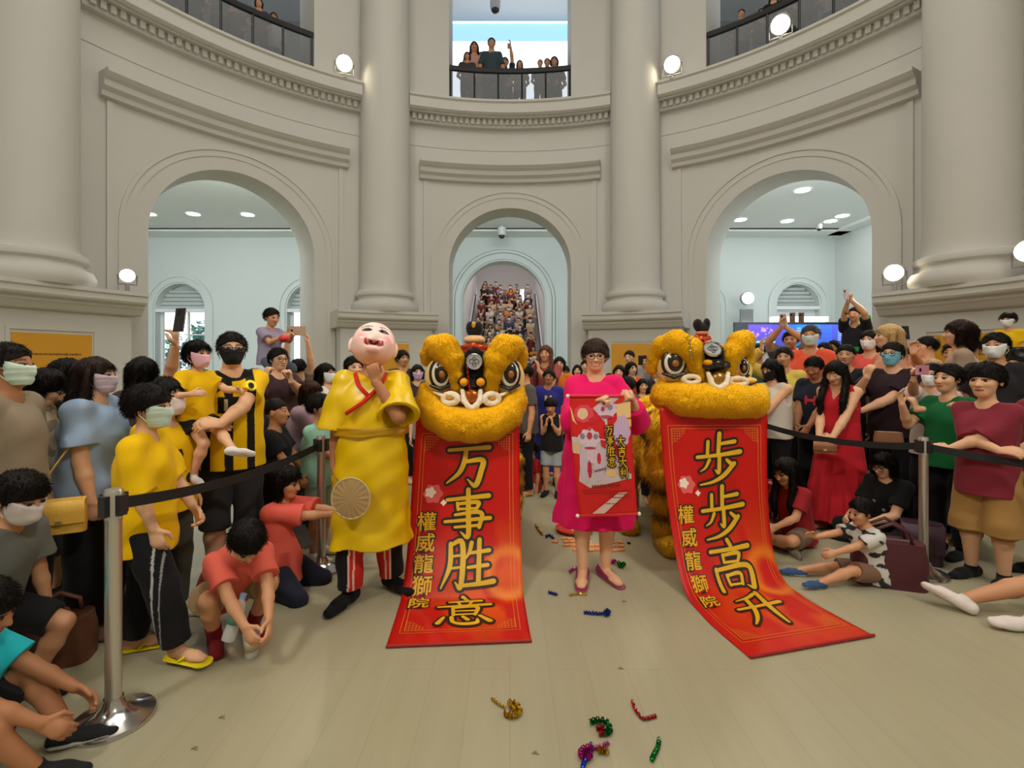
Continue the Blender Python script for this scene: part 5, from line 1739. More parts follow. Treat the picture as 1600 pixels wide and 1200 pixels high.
GOLD = mat('gold_ink', lin((222, 176, 30)), 0.4, noise=0.12, scale=14)
INKB = mat('black_ink', lin((38, 16, 10)), 0.5)
LINE = mat('orange_line', lin((225, 120, 40)), 0.5)
M_BANNER = tinted('banner_cloth', 0.42, bump=0.05, bscale=40, spec=0.35, var=0.03)
def banner_cols(seed):
    rng = np.random.default_rng(seed)
    ph = rng.uniform(0, 6, 12)
    def f(u, v):
        n = np.sin(7 * u + ph[0] + 2 * np.sin(6 * v + ph[1])) + np.sin(9 * v + ph[2] + 2.2 * np.sin(5 * u + ph[3])) + 0.6 * np.sin(19 * u + 13 * v + ph[4]) + 0.4 * np.sin(31 * v - 23 * u)
        red, dk, org, yl = (np.array(lin(c)) for c in ((196, 19, 12), (160, 12, 10), (222, 84, 18), (238, 145, 36)))
        C = np.repeat(red[None], len(u), 0)
        k = np.clip((n - 0.2) / 1.2, 0, 1)[:, None] * 0.8
        C = C * (1 - k * 0.4) + dk * k * 0.4
        amt = np.clip((v - 0.30) * 2.2, 0, 1) * np.clip(1 - np.abs(v - 0.62) * 2.3, 0, 1) * np.clip((u - 0.25) * 2.0 + (v - 0.45), 0, 1)
        e = np.clip((n + 0.6) * 1.3, 0, 1) * amt * 1.5
        e = np.clip(e, 0, 1)[:, None]
        C = C * (1 - e) + org * e
        pet = np.clip(1 - np.abs(np.sqrt((u - 0.88) ** 2 + ((v - 0.62) * 2.0) ** 2) - 0.17) * 16, 0, 1)[:, None] * np.clip(amt * 2, 0, 1)[:, None]
        C = C * (1 - pet * 0.8) + yl * pet * 0.8
        return C
    return f
def banner(label, left, right, chars, side, seed, size=0.33, start=0.34, pitch=0.36, s_u=0.155, tilt=0.0, small0=0.76, small_p=0.145, centres=None):
    sh = Sheet(left, right)
    o = np.array(left[0]); o = np.array(((left[0][0] + right[0][0]) / 2, (left[0][1] + right[0][1]) / 2, 0))
    root = empty('banner', o)
    tag(root, label, 'banner', 'red greeting banners')
    cl = sh.cloth('cloth', root, banner_cols(seed), M_BANNER)
    Wd = np.linalg.norm(sh.A[0] - sh.B[0]); Ln = sh.len
    def place(polys, uc, sc_, sz):
        out = []
        for P in polys:
            out.append([(uc + (p[0] - 0.5 + tilt * (p[1] - 0.5)) * sz / Wd, (sc_ - (p[1] - 0.5) * sz) / Ln) for p in P])
        return out
    for k, ch in enumerate(chars):
        sc_ = centres[k] if centres else start + pitch * k
        b = sh.print_polys('character_outline', root, place(brush_polys(ch, 0.055), 0.52, sc_, size), INKB, 0.003, cl)
        sh.print_polys('character', root, place(brush_polys(ch), 0.52, sc_, size), GOLD, 0.006, b)
    for k, ch in enumerate(side):
        sc_ = small0 + small_p * k
        b = sh.print_polys('character_outline', root, place(font_polys(ch, 0.045), s_u, sc_, 0.140), INKB, 0.003, cl)
        sh.print_polys('character', root, place(font_polys(ch, 0.012), s_u, sc_, 0.122), GOLD, 0.006, b)
    # round club emblem: a pale flower-like mark on a pinkish halo
    def disc(uc, sc_, r, n=20, wob=0.0, m=5):
        return [(uc + r * (1 + wob * math.cos(m * a)) * math.cos(a) / Wd, (sc_ + r * (1 + wob * math.cos(m * a)) * math.sin(a)) / Ln) for a in np.linspace(0, 2 * math.pi, n + 1)[:-1]]
    e = sh.print_polys('emblem', root, [disc(0.20, 0.54, 0.062, 24, 0.12, 6)], mat('emblem_pink', lin((225, 95, 95)), 0.5), 0.003, cl)
    sh.print_polys('emblem_mark', root, [disc(0.175, 0.53, 0.034, 20, 0.18, 5), disc(0.30, 0.60, 0.018, 12, 0.3, 4)], mat('emblem_white', lin((240, 225, 210)), 0.5), 0.005, e)
    # double border lines with a lattice in each corner
    pol = []
    def line(u0, s0, u1, s1, wd=0.004):
        n = max(1, int(abs(s1 - s0) / 0.03))
        for i in range(n):
            a, b = i / n, (i + 1) / n
            ua, ub, sa, sb = u0 + (u1 - u0) * a, u0 + (u1 - u0) * b, s0 + (s1 - s0) * a, s0 + (s1 - s0) * b
            if abs(s1 - s0) > 1e-6:
                pol.append([(ua - wd / 2 / Wd, sa / Ln), (ub - wd / 2 / Wd, sb / Ln), (ub + wd / 2 / Wd, sb / Ln), (ua + wd / 2 / Wd, sa / Ln)])
            else:
                pol.append([(ua, (sa - wd / 2) / Ln), (ua, (sa + wd / 2) / Ln), (ub, (sa + wd / 2) / Ln), (ub, (sa - wd / 2) / Ln)])
    s0, s1 = 0.13, Ln - 0.12
    for d in (0.0, 0.022):
        ui = 0.065 + d / Wd
        line(ui, s0 + d, ui, s1 - d); line(1 - ui, s0 + d, 1 - ui, s1 - d)
        line(ui, s0 + d, 1 - ui, s0 + d); line(ui, s1 - d, 1 - ui, s1 - d)
    for (cu, cs, du, ds) in ((0.1, s0 + 0.02, 1, 1), (0.9, s0 + 0.02, -1, 1), (0.1, s1 - 0.02, 1, -1), (0.9, s1 - 0.02, -1, -1)):
        for k in range(6):
            ln = 0.11 - 0.014 * k
            line(cu + du * 0.018 * k / Wd, cs, cu + du * 0.018 * k / Wd, cs + ds * ln, 0.003)
            line(cu, cs + ds * 0.018 * k, cu + du * ln / Wd, cs + ds * 0.018 * k, 0.003)
    sh.print_polys('border', root, pol, LINE, 0.002, cl)
    # stiffening rod in the hem
    mb = MB()
    mb.tube([sh.A[-1] - o + np.array((0, 0, 0.004)), sh.B[-1] - o + np.array((0, 0, 0.004))], 0.008, n=8)
    mb.build('hem_rod', mat('hem_red', lin((150, 20, 18)), 0.5), root)
    return root
def fl_(x, y):
    p = list(px(x, y, EYE * FPX / (y - CY))); p[2] = 0.006
    return tuple(p)
banner('red banner with gold brush characters hanging straight down from the left lion',
       [px(651, 648, 3.46), px(645, 740, 3.42), px(638, 840, 3.32), px(632, 900, 3.18), fl_(626, 940), fl_(616, 972), fl_(603, 1013)],
       [px(812, 648, 3.46), px(812, 740, 3.42), px(814, 840, 3.34), px(816, 900, 3.20), fl_(819, 938), fl_(824, 968), fl_(831, 1004)],
       '万事胜意', '權威龍獅院', 5, size=0.31, centres=(0.345, 0.675, 1.0, 1.37), small0=0.72, small_p=0.135)
banner('red banner with gold brush characters sweeping out sideways from the right lion',
       [px(1030, 636, 3.50), px(1038, 740, 3.45), px(1050, 830, 3.36), px(1064, 905, 3.2), fl_(1082, 946), fl_(1112, 978), fl_(1172, 1030)],
       [px(1199, 636, 3.55), px(1199, 740, 3.52), px(1203, 820, 3.5), px(1213, 880, 3.42), fl_(1234, 918), fl_(1276, 946), fl_(1366, 995)],
       '步步高升', '權威龍獅院', 9, size=0.33, start=0.36, pitch=0.37, tilt=0.10, small0=0.74, small_p=0.150)
# ------------------------------------------------------------------ the dancer in the big-headed mask
def loc_of(x, y, Y, root, fg, yaw=0):
    """photo pixel at distance Y, in a figure's own frame and body heights"""
    p = np.array(px(x, y, Y)) - np.array(root)
    return (rot((0, 0, 1), -yaw) @ p) / fg
def hand_to(x, y, Y, X0, Y0, H, yaw=0, z0=0.0, **k):
    p = np.array(px(x, y, Y)) - np.array((X0, Y0, z0))
    yaw = yaw + math.degrees(math.atan2(-X0, Y0))
    d = dict(to=tuple(rot((0, 0, 1), -yaw) @ p / H))
    d.update(k)
    return d
YS = lin((226, 188, 4))
def mask_dancer():
    Y, H, yaw = 3.12, 1.70, -4
    X = (580 - CX) * Y / FPX
    arms = (hand_to(522, 735, 3.05, X, Y, H, yaw, d=(0.05, -0.15, -1), curl=0.6),
            hand_to(588, 598, 2.93, X, Y, H, yaw, pole=(0.7, -0.15, -1.2), d=(-0.2, -0.05, 1), n=(-0.2, 0.9, 0.2), curl=0.75))
    def f3(x, y, Y3):
        p = rot((0, 0, 1), -yaw) @ (np.array(px(x, y, Y3)) - np.array((X, Y, 0)))
        return tuple(p)
    legs = (((-0.13, -0.02, 0.068), (-0.4, -1, 0), (-0.55, -1, 0)), ((0.12, 0.12, 0.068), (0.3, -1, 0), (0.75, -1, 0)))
    root, fg = person('person in yellow satin robe wearing a big pink smiling head mask', 0, Y, H=H, X=X, yaw=yaw, skin='tan', hair=None,
                      arms=arms, legs=legs, head=(-18, 6, 8), h=0.0055, bw=1.06, sw=1.08,
                      shoes=dict(c=lin((18, 18, 20))))
    def robe_col(V, g):
        return np.ones((len(V), 3), np.float32)
    build_top(root, fg, 0.006, YS, sleeve='elbow', loose=0.040, skirt=(0.215, 0.150, 0.04, 4, 0.74), name='robe', wr=0.008, mat_=M_SATIN, cuff=0.030)
    f = Field(0.006)                                      # sash round the waist
    f.skirt(fg.P + fg.up * 0.125 * H, fg.P + fg.up * 0.092 * H, 0.139 * H, 0.137 * H, 0.86, e2=-fg.fw)
    f.noise(0.003, 60, 2, (0.3, 0.3, 1.5))
    V, Q = f.mesh()
    put('sash', np_mesh('sash', V, Q), M_SATIN, root, lin((186, 142, 10)))
    mb = MB()                                             # crossed red collar
    n = fg.N
    c = lambda a, b, e: n + fg.rt * a * H + fg.fw * b * H + fg.up * e * H
    mb.tube([c(0.045, -0.035, 0.018), c(0.054, 0.025, 0.012), c(0.037, 0.082, -0.03), c(-0.02, 0.116, -0.085), c(-0.078, 0.108, -0.125)], 0.014, n=8, flat=(1, 0.7))
    mb.build('collar', M_CLOTH, root, lin((205, 40, 25)), smooth=True)
    mb = MB()
    mb.tube([c(-0.045, -0.035, 0.018), c(-0.054, 0.025, 0.012), c(-0.037, 0.082, -0.03), c(0.0, 0.104, -0.066)], 0.014, n=8, flat=(1, 0.7))
    mb.build('collar', M_CLOTH, root, lin((205, 40, 25)), smooth=True)
    def pants(V, g):                                      # black legs with red inner panels striped white
        C = np.ones((len(V), 3), np.float32)
        base = np.array(lin((24, 22, 24)))
        for i in (0, 1):
            a, b = g.knee[i], g.ank[i]
            ab = b - a
            t = np.clip(((V - a) @ ab) / (ab @ ab), -1.2, 1)
            ax_ = a + t[:, None] * ab
            q = V - ax_
            sd = q[:, 0] * (1 if i == 0 else -1)
            own = np.abs(q[:, 0]) < 0.12
            front = (q[:, 1] < 0.02) & own & (np.linalg.norm(q, axis=1) < 0.13)
            C[front & (sd > -0.005)] = np.array(lin((195, 42, 34))) / base
            for w0 in (0.0, 0.030):
                C[front & (np.abs(sd - w0) < 0.0055)] = np.array(lin((225, 190, 180))) / base
        return C
    build_bottom(root, fg, 0.0055, lin((24, 22, 24)), loose=0.030, colf=pants, wr=0.008)
    # the mask: a big pale head open at the back
    f = Field(0.0055)
    hc = fg.hc + np.array((0, -0.012, 0.035))
    R = fg.HR @ rot((1, 0, 0), -14)
    P = lambda x, y, z: hc + R @ np.array((x, y, z))
    f.ell(P(0, 0.01, 0.02), (0.132, 0.130, 0.135), R, 0.03)
    f.ell(P(0, -0.03, -0.05), (0.128, 0.112, 0.095), R, 0.05)
    for s_ in (-1, 1):
        f.ell(P(s_ * 0.068, -0.085, -0.032), (0.05, 0.045, 0.042), R, 0.03)
        f.ell(P(s_ * 0.137, 0.02, -0.01), (0.018, 0.035, 0.05), R, 0.015)
        f.ell(P(s_ * 0.052, -0.122, 0.030), (0.028, 0.02, 0.014), R, 0.012, 's')
    f.cone(P(0, -0.112, 0.02), P(0, -0.130, -0.022), 0.014, 0.023, 0.025)
    f.ell(P(0, -0.122, -0.075), (0.05, 0.03, 0.016), R, 0.015, 's')
    f.ell(P(0, -0.118, -0.112), (0.035, 0.028, 0.022), R, 0.02)
    f.plane(P(0, 0.075, 0), R[:, 1])
    V, Q = f.mesh()
    l = (V - hc) @ R
    x, y, z = l.T
    C = np.ones((len(V), 3), np.float32)
    base = np.array(lin((252, 216, 208)))
    fr = y < -0.03
    ch = np.exp(-(((np.abs(x) - 0.08) / 0.035) ** 2 + ((z + 0.03) / 0.032) ** 2))[:, None] * fr[:, None]
    C = C * (1 - 0.65 * ch) + 0.65 * ch * (np.array(lin((240, 120, 128))) / base)
    lo_ = np.clip((-z - 0.06) / 0.05, 0, 1)[:, None] * 0.4
    C = C * (1 - lo_) + lo_ * (np.array(lin((235, 165, 150))) / base)
    ax_ = np.abs(x)
    C[fr & (((ax_ - 0.052) / 0.033) ** 2 + ((z - 0.030 + 6 * (ax_ - 0.052) ** 2) / 0.018) ** 2 < 1)] = np.array((0.01, 0.008, 0.008)) / base
    C[fr & (np.abs(z - 0.066 + 7 * (ax_ - 0.055) ** 2) < 0.004) & (np.abs(ax_ - 0.055) < 0.035)] = np.array((0.05, 0.03, 0.03)) / base
    mz = z + 0.078 - 5.0 * x * x
    C[fr & (np.abs(mz) < 0.018) & (ax_ < 0.058)] = np.array(lin((205, 60, 55))) / base
    C[fr & (np.abs(mz + 0.003) < 0.007) & (ax_ < 0.042)] = np.array((0.02, 0.01, 0.01)) / base
    C[fr & (np.abs(mz - 0.007) < 0.005) & (ax_ < 0.044)] = np.array(lin((245, 238, 230))) / base
    put('big_head_mask', np_mesh('big_head_mask', V, Q, C), M_GLOSS, root, lin((252, 216, 208)))
    return root
mask_dancer()

# the round palm-leaf fan he holds
t = empty('palm_leaf_fan', px(548, 779, 2.86))
tag(t, 'round tan palm-leaf fan held in front of the yellow robe', 'fan')
mb = MB()
k = 2.86 / FPX
prof = []
rows = []
for r in np.linspace(0, 1, 8):
    rows.append([(30 * k * r * math.cos(a) * (1 - 0.03 * math.cos(2 * a)), -0.012 * (1 - r * r) - 0.003 * math.cos(18 * a) * r, 32 * k * r * math.sin(a)) for a in np.linspace(0, 2 * math.pi, 73)])
mb.grid(rows)
mb.grid([[(x, y + 0.006, z) for (x, y, z) in rw] for rw in rows])
mb.build('leaf', mat('dry_palm', lin((168, 138, 92)), 0.8, noise=0.12, scale=25), t, smooth=True)
mb = MB()
mb.tube([(30 * k * math.cos(a), 0.002, 32 * k * math.sin(a)) for a in np.linspace(0, 2 * math.pi, 49)], 0.006, n=6, cap=False)
mb.build('rim', mat('fan_rim', lin((196, 172, 120)), 0.7), t, smooth=True)
mb = MB()
h1 = np.array(px(524, 742, 2.99)) - np.array(t.location)
mb.tube([(0, 0.01, 0.0), tuple(h1 * 0.7), tuple(h1 * 1.1)], 0.009, n=8)
mb.build('handle', mat('cane', lin((150, 118, 70)), 0.6), t)

# ------------------------------------------------------------------ the woman in pink with the scroll
def pink_woman():
    Y, H, yaw = 3.45, 1.665, 4
    X = (930 - CX) * Y / FPX
    arms = (hand_to(926, 625, 3.18, X, Y, H, yaw, pole=(-0.5, 0.3, -1), d=(0.8, -0.35, 0.2), n=(0.1, 0.3, -1), curl=0.75),
            hand_to(990, 629, 3.20, X, Y, H, yaw, pole=(0.5, 0.3, -1), d=(-0.2, -0.5, 0.5), n=(-0.5, 0.4, -0.6), curl=0.8))
    return person('smiling woman in glasses and bright pink dress holding up a scroll', 0, Y, H=H, X=X, yaw=yaw, hair=('puff', lin((58, 42, 36))), glasses=True,
                  face=dict(smile=True, lips=lin((190, 70, 70))), arms=arms, legs=(((-0.09, -0.05, 0.067), (-0.2, -1, 0), (-0.1, -1, 0)), ((0.07, 0.0, 0.067), (0.2, -1, 0), (0.5, -1, 0))),
                  top=dict(c=lin((222, 18, 98)), sleeve='long34', loose=0.045, skirt=(0.225, 0.165, 0.07, 7, 0.72), name='dress', wr=0.006, h=0.006),
                  shoes=dict(c=lin((140, 40, 85)), kind='pump'), h=0.005, head=(4, -2, 0), sw=0.92)
pink_woman()
def scroll():
    W = lambda x, y, d=0.0: px(x, y, 3.14 + d)
    sh = Sheet([W(890, 619), W(892, 680, -0.01), W(898, 745), W(905, 806, 0.03)], [W(985, 619), W(987, 680, -0.01), W(992, 745), W(996, 803, 0.03)], n=40)
    o = W(940, 806, 0.02)
    root = empty('hanging_scroll', (o[0], o[1], o[2]))
    tag(root, 'red and white hanging scroll with two lions, held up by the woman in pink', 'scroll')
    cl = sh.cloth('paper', root, lambda u, v: np.repeat(np.array([lin((212, 34, 34))]), len(u), 0), M_BANNER, nu=12)
    TL, TR, BL, BR_ = np.array((50, 108.)), np.array((525, 96.)), np.array((92, 1085.)), np.array((608, 1062.))
    def uv(x, y):
        v = (y - 100) / 975.0
        for _ in range(3):
            l, r = TL + (BL - TL) * v, TR + (BR_ - TR) * v
            u = (x - l[0]) / (r[0] - l[0])
            v = (y - (TL[1] + (TR[1] - TL[1]) * u)) / ((BL[1] - TL[1]) + ((BR_[1] - TR[1]) - (BL[1] - TL[1])) * u)
        return (min(max(u, 0.0), 1), min(max(v, 0.0), 1))
    def blob(x, y, rx, ry, wob=0.1, m=7, n=28, ph=0.0):
        return [(x + rx * (1 + wob * math.sin(m * a + ph)) * math.cos(a), y + ry * (1 + wob * math.sin(m * a + ph)) * math.sin(a)) for a in np.linspace(0, 2 * math.pi, n + 1)[:-1]]
    layers = [
        ('background_shape', [([(235, 200), (330, 112), (518, 100), (552, 760), (200, 845), (112, 790), (140, 570), (72, 545), (70, 430), (345, 445), (335, 310)], (205, 190, 190))]),
        ('swirl', [(blob(165, 245, 78, 72, 0.06, 9), (225, 70, 90)), (blob(155, 245, 42, 45, 0.03, 5), (225, 190, 150)), ([(52, 180), (70, 220), (95, 300), (115, 335), (75, 300)], (235, 190, 120)), ([(200, 290), (300, 215), (290, 280), (215, 330)], (205, 40, 60))]),
        ('beige_panel', [([(415, 165), (526, 140), (538, 265), (430, 285)], (232, 195, 130)), ([(75, 470), (130, 480), (135, 570), (75, 560)], (220, 180, 140)), (blob(385, 715, 45, 35, 0.08), (228, 190, 130)), ([(440, 270), (540, 280), (545, 340), (500, 330)], (236, 180, 80))]),  # beige and yellow patches of the printed picture
        ('lion_figure', [(blob(345, 205, 78, 72, 0.10, 8), (214, 188, 208)), (blob(470, 380, 68, 130, 0.08, 9, ph=1), (200, 170, 205)), (blob(210, 440, 85, 75, 0.10, 8), (218, 196, 206)), (blob(170, 640, 45, 160, 0.10, 13), (206, 182, 200)), (blob(285, 640, 48, 150, 0.10, 13, ph=2), (206, 182, 200)), (blob(230, 585, 50, 60, 0.05), (216, 190, 200))]),
        ('lion_detail', [(blob(312, 205, 16, 20), (180, 60, 80)), (blob(370, 190, 20, 24), (150, 130, 160)), (blob(345, 265, 50, 13), (190, 70, 90)), (blob(155, 425, 20, 24), (140, 125, 150)), (blob(262, 425, 20, 24), (140, 125, 150)), (blob(212, 420, 22, 30), (190, 55, 75)), (blob(212, 518, 44, 10, 0.02), (178, 60, 80)), (blob(212, 365, 14, 16), (200, 80, 80)), (blob(205, 690, 18, 70, 0.1), (185, 40, 60)), (blob(318, 160, 12, 12), (200, 70, 80)), ([(240, 700), (340, 670), (345, 690), (250, 715)], (120, 110, 120))]),
        ('red_drape', [([(300, 450), (335, 455), (345, 520), (305, 500)], (205, 30, 40)), ([(385, 160), (440, 110), (500, 105), (460, 150)], (215, 40, 35)), (blob(285, 600, 16, 45, 0.05), (200, 40, 60))]),
        ('light_stripe', [([(205, 1062), (315, 1058), (520, 872), (440, 880)], (222, 190, 180))]),
    ]
    for li, (nm, shapes) in enumerate(layers):
        sh.print_polys(nm, root, [[uv(*p) for p in s_] for s_, _ in shapes], M_BANNER, 0.0022 + 0.0009 * li, cl, colors=[lin(c) for _, c in shapes])
    def place(polys, cx, cy, sz):
        return [[uv(cx + (p[0] - 0.5) * sz * 0.82, cy - (p[1] - 0.5) * sz) for p in P] for P in polys]
    for (chs, xs, ys, sz) in (('万事胜意', (366, 374, 382, 388), (368, 452, 540, 622), 78), ('大吉大利', (462, 470, 478, 486), (458, 543, 628, 712), 80)):
        for ch, x, y in zip(chs, xs, ys):
            b = sh.print_polys('character_outline', root, place(brush_polys(ch, 0.12), x, y, sz), INKB, 0.0092, cl)
            sh.print_polys('character', root, place(brush_polys(ch), x, y, sz), GOLD, 0.0105, b)
    rng = random.Random(3)
    small = []
    for k in range(11):                                   # a row of small dark marks and three faint lines of print
        small.append(blob(225 + k * 22, 828 - k * 1.5, 8, rng.uniform(9, 15), 0.2, 5, 10))
    for (x0, x1, y) in ((140, 540, 862), (145, 520, 885), (350, 540, 915), (330, 440, 968)):
        x = x0
        while x < x1:
            wd = rng.uniform(6, 18)
            small.append([(x, y), (x + wd, y), (x + wd, y + 7), (x, y + 7)])
            x += wd + 5
    sh.print_polys('small_print', root, [[uv(*p) for p in s_] for s_ in small], mat('faded_ink', lin((120, 30, 25)), 0.6), 0.0092, cl)
    for (a, b, nm) in ((sh.A[0], sh.B[0], 'top_rod'), (sh.A[-1], sh.B[-1], 'bottom_rod')):
        e = (b - a) * 0.07
        mb = MB()
        q = np.array(root.location)
        mb.tube([a - q - e * 0.4, b - q + e * 0.4], 0.010, n=10)
        r = mb.build(nm, mat('rod_red', lin((200, 30, 30)), 0.35), root)
        for s_ in (a - q - e * 0.4, b - q + e * 0.4):
            m2 = MB(); m2.ball(s_, 0.013, n=8)
            m2.build('rod_knob', mat('knob_white', (0.8, 0.75, 0.72), 0.3), r, smooth=True)
scroll()
# ------------------------------------------------------------------ the crowd
W_, K_ = lin((222, 220, 216)), lin((26, 25, 28))
NAVY, GREY, DGREY = lin((34, 36, 52)), lin((120, 120, 122)), lin((62, 62, 66))
MB_, MP, MW, MK, MM = lin((150, 205, 215)), lin((232, 180, 196)), lin((228, 228, 228)), lin((28, 28, 30)), lin((205, 228, 218))
JY = lin((240, 192, 5))
def T(c, sleeve='short', **k):
    d = dict(c=c if not isinstance(c[0], int) else lin(c), sleeve=sleeve); d.update(k); return d
B_ = lambda c, length='long', **k: dict(c=c if not isinstance(c[0], int) else lin(c), length=length, **k)
S_ = lambda c, kind='shoe', sole=None: dict(c=c if not isinstance(c[0], int) else lin(c), kind=kind, sole=sole)
WS = S_((225, 225, 222)); KS = S_((24, 24, 26)); BS = S_((22, 22, 24), sole=(0.7, 0.7, 0.7))
def heights(x, ytop, Y, z0=0.0):
    return (EYE + (CY - ytop) * Y / FPX - z0) * 0.985, (x - CX) * Y / FPX
def AR(x, ytop, Y, yaw, *hands, z0=0.0):
    """arm targets given as photo pixels (x, y, distance) or None"""
    H, X = heights(x, ytop, Y, z0)
    out = []
    for h in hands:
        if h is None or isinstance(h, dict): out.append(h)
        else:
            k = h[3] if len(h) > 3 else {}
            out.append(hand_to(h[0], h[1], h[2], X, Y, H, yaw, z0, **k))
    return tuple(out)
UPH = dict(d=(0, -0.3, 1), pole=(0, -0.3, -1), curl=0.7)
CLASP = (dict(to=(-0.02, -0.15, 0.50), curl=0.5), dict(to=(0.03, -0.17, 0.50), curl=0.5))
CROSS = (dict(to=(0.09, -0.125, 0.62), curl=0.4, d=(1, -0.1, 0.1), pole=(-1, 0.1, -0.5)), dict(to=(-0.08, -0.145, 0.60), curl=0.4, d=(-1, -0.1, 0.1), pole=(1, 0.1, -0.5)))
FRONT = (dict(to=(-0.05, -0.20, 0.60), curl=0.6), dict(to=(0.05, -0.20, 0.60), curl=0.6))
PHONEP = mat('phone_black', (0.012, 0.012, 0.015), 0.2)
def phone(loc, label, yaw=0, tilt=0, land=False, color=None, screen=True, group='phones held up in the crowd', size=1.0):
    t = empty('phone', loc, yaw)
    tag(t, label, 'phone', group)
    w, h = (0.15, 0.075) if land else (0.075, 0.15)
    M = Matrix.Rotation(math.radians(tilt), 3, 'X')
    m = MB(); m.box((0, 0, 0), (w * size, 0.009, h * size), M=M)
    b = m.build('case', mat('phone_' + str(color), lin(color), 0.35) if color else PHONEP, t)
    m = MB(); m.box(M @ Vector((0, 0.0055, 0)), (w * 0.92 * size, 0.002, h * 0.92 * size), M=M)
    m.build('screen', mat('phone_glass', (0.03, 0.035, 0.05), 0.12), t)
    m = MB(); m.box(M @ Vector((-w * 0.22 * size, -0.006, h * 0.3 * size if not land else 0)), (0.02, 0.004, 0.028), M=M)
    m.build('camera_lens', PHONEP, b)
def stripes(V, g):
    """yellow football shirt with black vertical stripes and black cuffs"""
    C = np.ones((len(V), 3), np.float32)
    blk = np.array(lin((28, 26, 24))) / np.array(JY)
    q = V - g.P
    x = q @ g.rt
    d = np.minimum(np.linalg.norm(V - g.elb[0], axis=1), np.linalg.norm(V - g.elb[1], axis=1))
    sleeve = np.abs(x) > 0.105 * g.H
    z = q @ g.up
    C[(~sleeve) & (np.abs(((x / g.H + 0.2775) % 0.074) - 0.037) < 0.0145)] = blk
    C[sleeve & (d < 0.078 * g.H)] = blk
    C[(np.linalg.norm(V - g.N, axis=1) < 0.062 * g.H) & (z > 0.2 * g.H)] = blk
    fr = (q @ g.fw) > 0.02
    band = fr & (np.abs(z - 0.19 * g.H) < 0.030 * g.H) & (np.abs(x) < 0.055 * g.H)
    C[band] = blk
    C[band & (np.abs(np.abs(x) - 0.028 * g.H) < 0.006 * g.H) & (np.abs(z - 0.19 * g.H) < 0.022 * g.H)] = np.array(lin((200, 190, 150))) / np.array(JY)
    em = fr & (((x - 0.055 * g.H) ** 2 + (z - 0.262 * g.H) ** 2) < (0.020 * g.H) ** 2)
    C[em] = np.array(lin((250, 225, 60))) / np.array(JY)
    C[fr & (((x - 0.055 * g.H) ** 2 + (z - 0.262 * g.H) ** 2) < (0.011 * g.H) ** 2)] = blk
    return C
def plain_jersey(V, g):
    C = np.ones((len(V), 3), np.float32)
    blk = np.array(lin((28, 26, 24))) / np.array(JY)
    q = V - g.P
    x = q @ g.rt; z = q @ g.up
    d = np.minimum(np.linalg.norm(V - g.elb[0], axis=1), np.linalg.norm(V - g.elb[1], axis=1))
    C[(np.abs(x) > 0.10 * g.H) & (d < 0.080 * g.H)] = blk
    C[z < -0.012 * g.H] = blk
    return C
def print_on(*marks):
    """flat printed marks on the chest: (x, z, rx, rz, colour) in body heights"""
    def f(V, g):
        C = np.ones((len(V), 3), np.float32)
        q = V - g.P
        x = q @ g.rt / g.H; z = q @ g.up / g.H; fr = (q @ g.fw) > 0
        for (a, b, rx, rz, c, base) in marks:
            C[fr & (((x - a) / rx) ** 2 + ((z - b) / rz) ** 2 < 1)] = np.minimum(np.array(lin(c)) / np.maximum(np.array(base), 0.003), 60)
        return C
    return f
def blotch(c2, base, f=30, th=0.5, seed=0.0):
    def fn(V, g):
        C = np.ones((len(V), 3), np.float32)
        x, y, z = (V * f).T
        m = np.sin(x + 2 * np.sin(z * 0.7 + seed)) + np.sin(y * 1.1 + z + seed) + 0.7 * np.sin(1.7 * z - x) > th
        C[m] = np.minimum(np.array(lin(c2)) / np.maximum(np.array(base), 0.004), 60)
        return C
    return fn
def bars(c2, base, f=0.03, ax=2, w=0.35):
    def fn(V, g):
        C = np.ones((len(V), 3), np.float32)
        C[((V[:, ax] / f) % 1) < w] = np.minimum(np.array(lin(c2)) / np.maximum(np.array(base), 0.004), 60)
        return C
    return fn

# ---- left of the hall, nearest first
person('woman in a pale blue puff-sleeved blouse and black trousers by the near left post', 146, 2.74, 550, yaw=62, hair=('longback', lin((46, 32, 30))), mask=(lin((205, 188, 205)),),
       top=T((150, 172, 200), 'short', loose=0.028, hem=-0.08, wr=0.007), bottom=B_(K_, loose=0.045), shoes=S_((120, 90, 75)), arms=(dict(to=(-0.12, -0.06, 0.47), curl=0.7), dict(to=(0.09, -0.10, 0.47), curl=0.6)), bw=1.05)
def track(V, g):
    C = np.ones((len(V), 3), np.float32)
    for i, sd in enumerate((-1, 1)):
        x = (V - g.knee[i]) @ g.rt * sd
        y = (V - g.knee[i]) @ g.fw
        C[(x > 0.02) & (np.abs(y + 0.012) < 0.005)] = np.array(lin((190, 190, 190))) / np.array(K_)
        C[(x > 0.02) & (np.abs(y - 0.022) < 0.004)] = np.array(lin((150, 150, 150))) / np.array(K_)
    return C
person('boy in plain yellow tee and black track pants behind the belt barrier', 226, 2.5, 594, yaw=66, hr=0.165, hair=('bowl', BLACK), mask=(MM,),
       top=T(JY, 'elbow', loose=0.020, hem=-0.10, wr=0.008, colf=print_on((0.035, 0.10, 0.016, 0.022, (205, 90, 30), JY), (0.035, 0.135, 0.012, 0.010, (210, 150, 20), JY))), bottom=B_(K_, loose=0.028, colf=track), shoes=S_((235, 215, 30), 'sandal'),
       arms=(dict(to=(-0.10, -0.08, 0.46)), dict(to=(0.06, -0.17, 0.46), curl=0.7)), legs=(((-0.10, -0.20, 0.056), (-0.2, -1, 0), (-0.5, -1, 0)), ((0.09, 0.10, 0.056), (0.2, -1, 0), (0.15, -1, 0))))
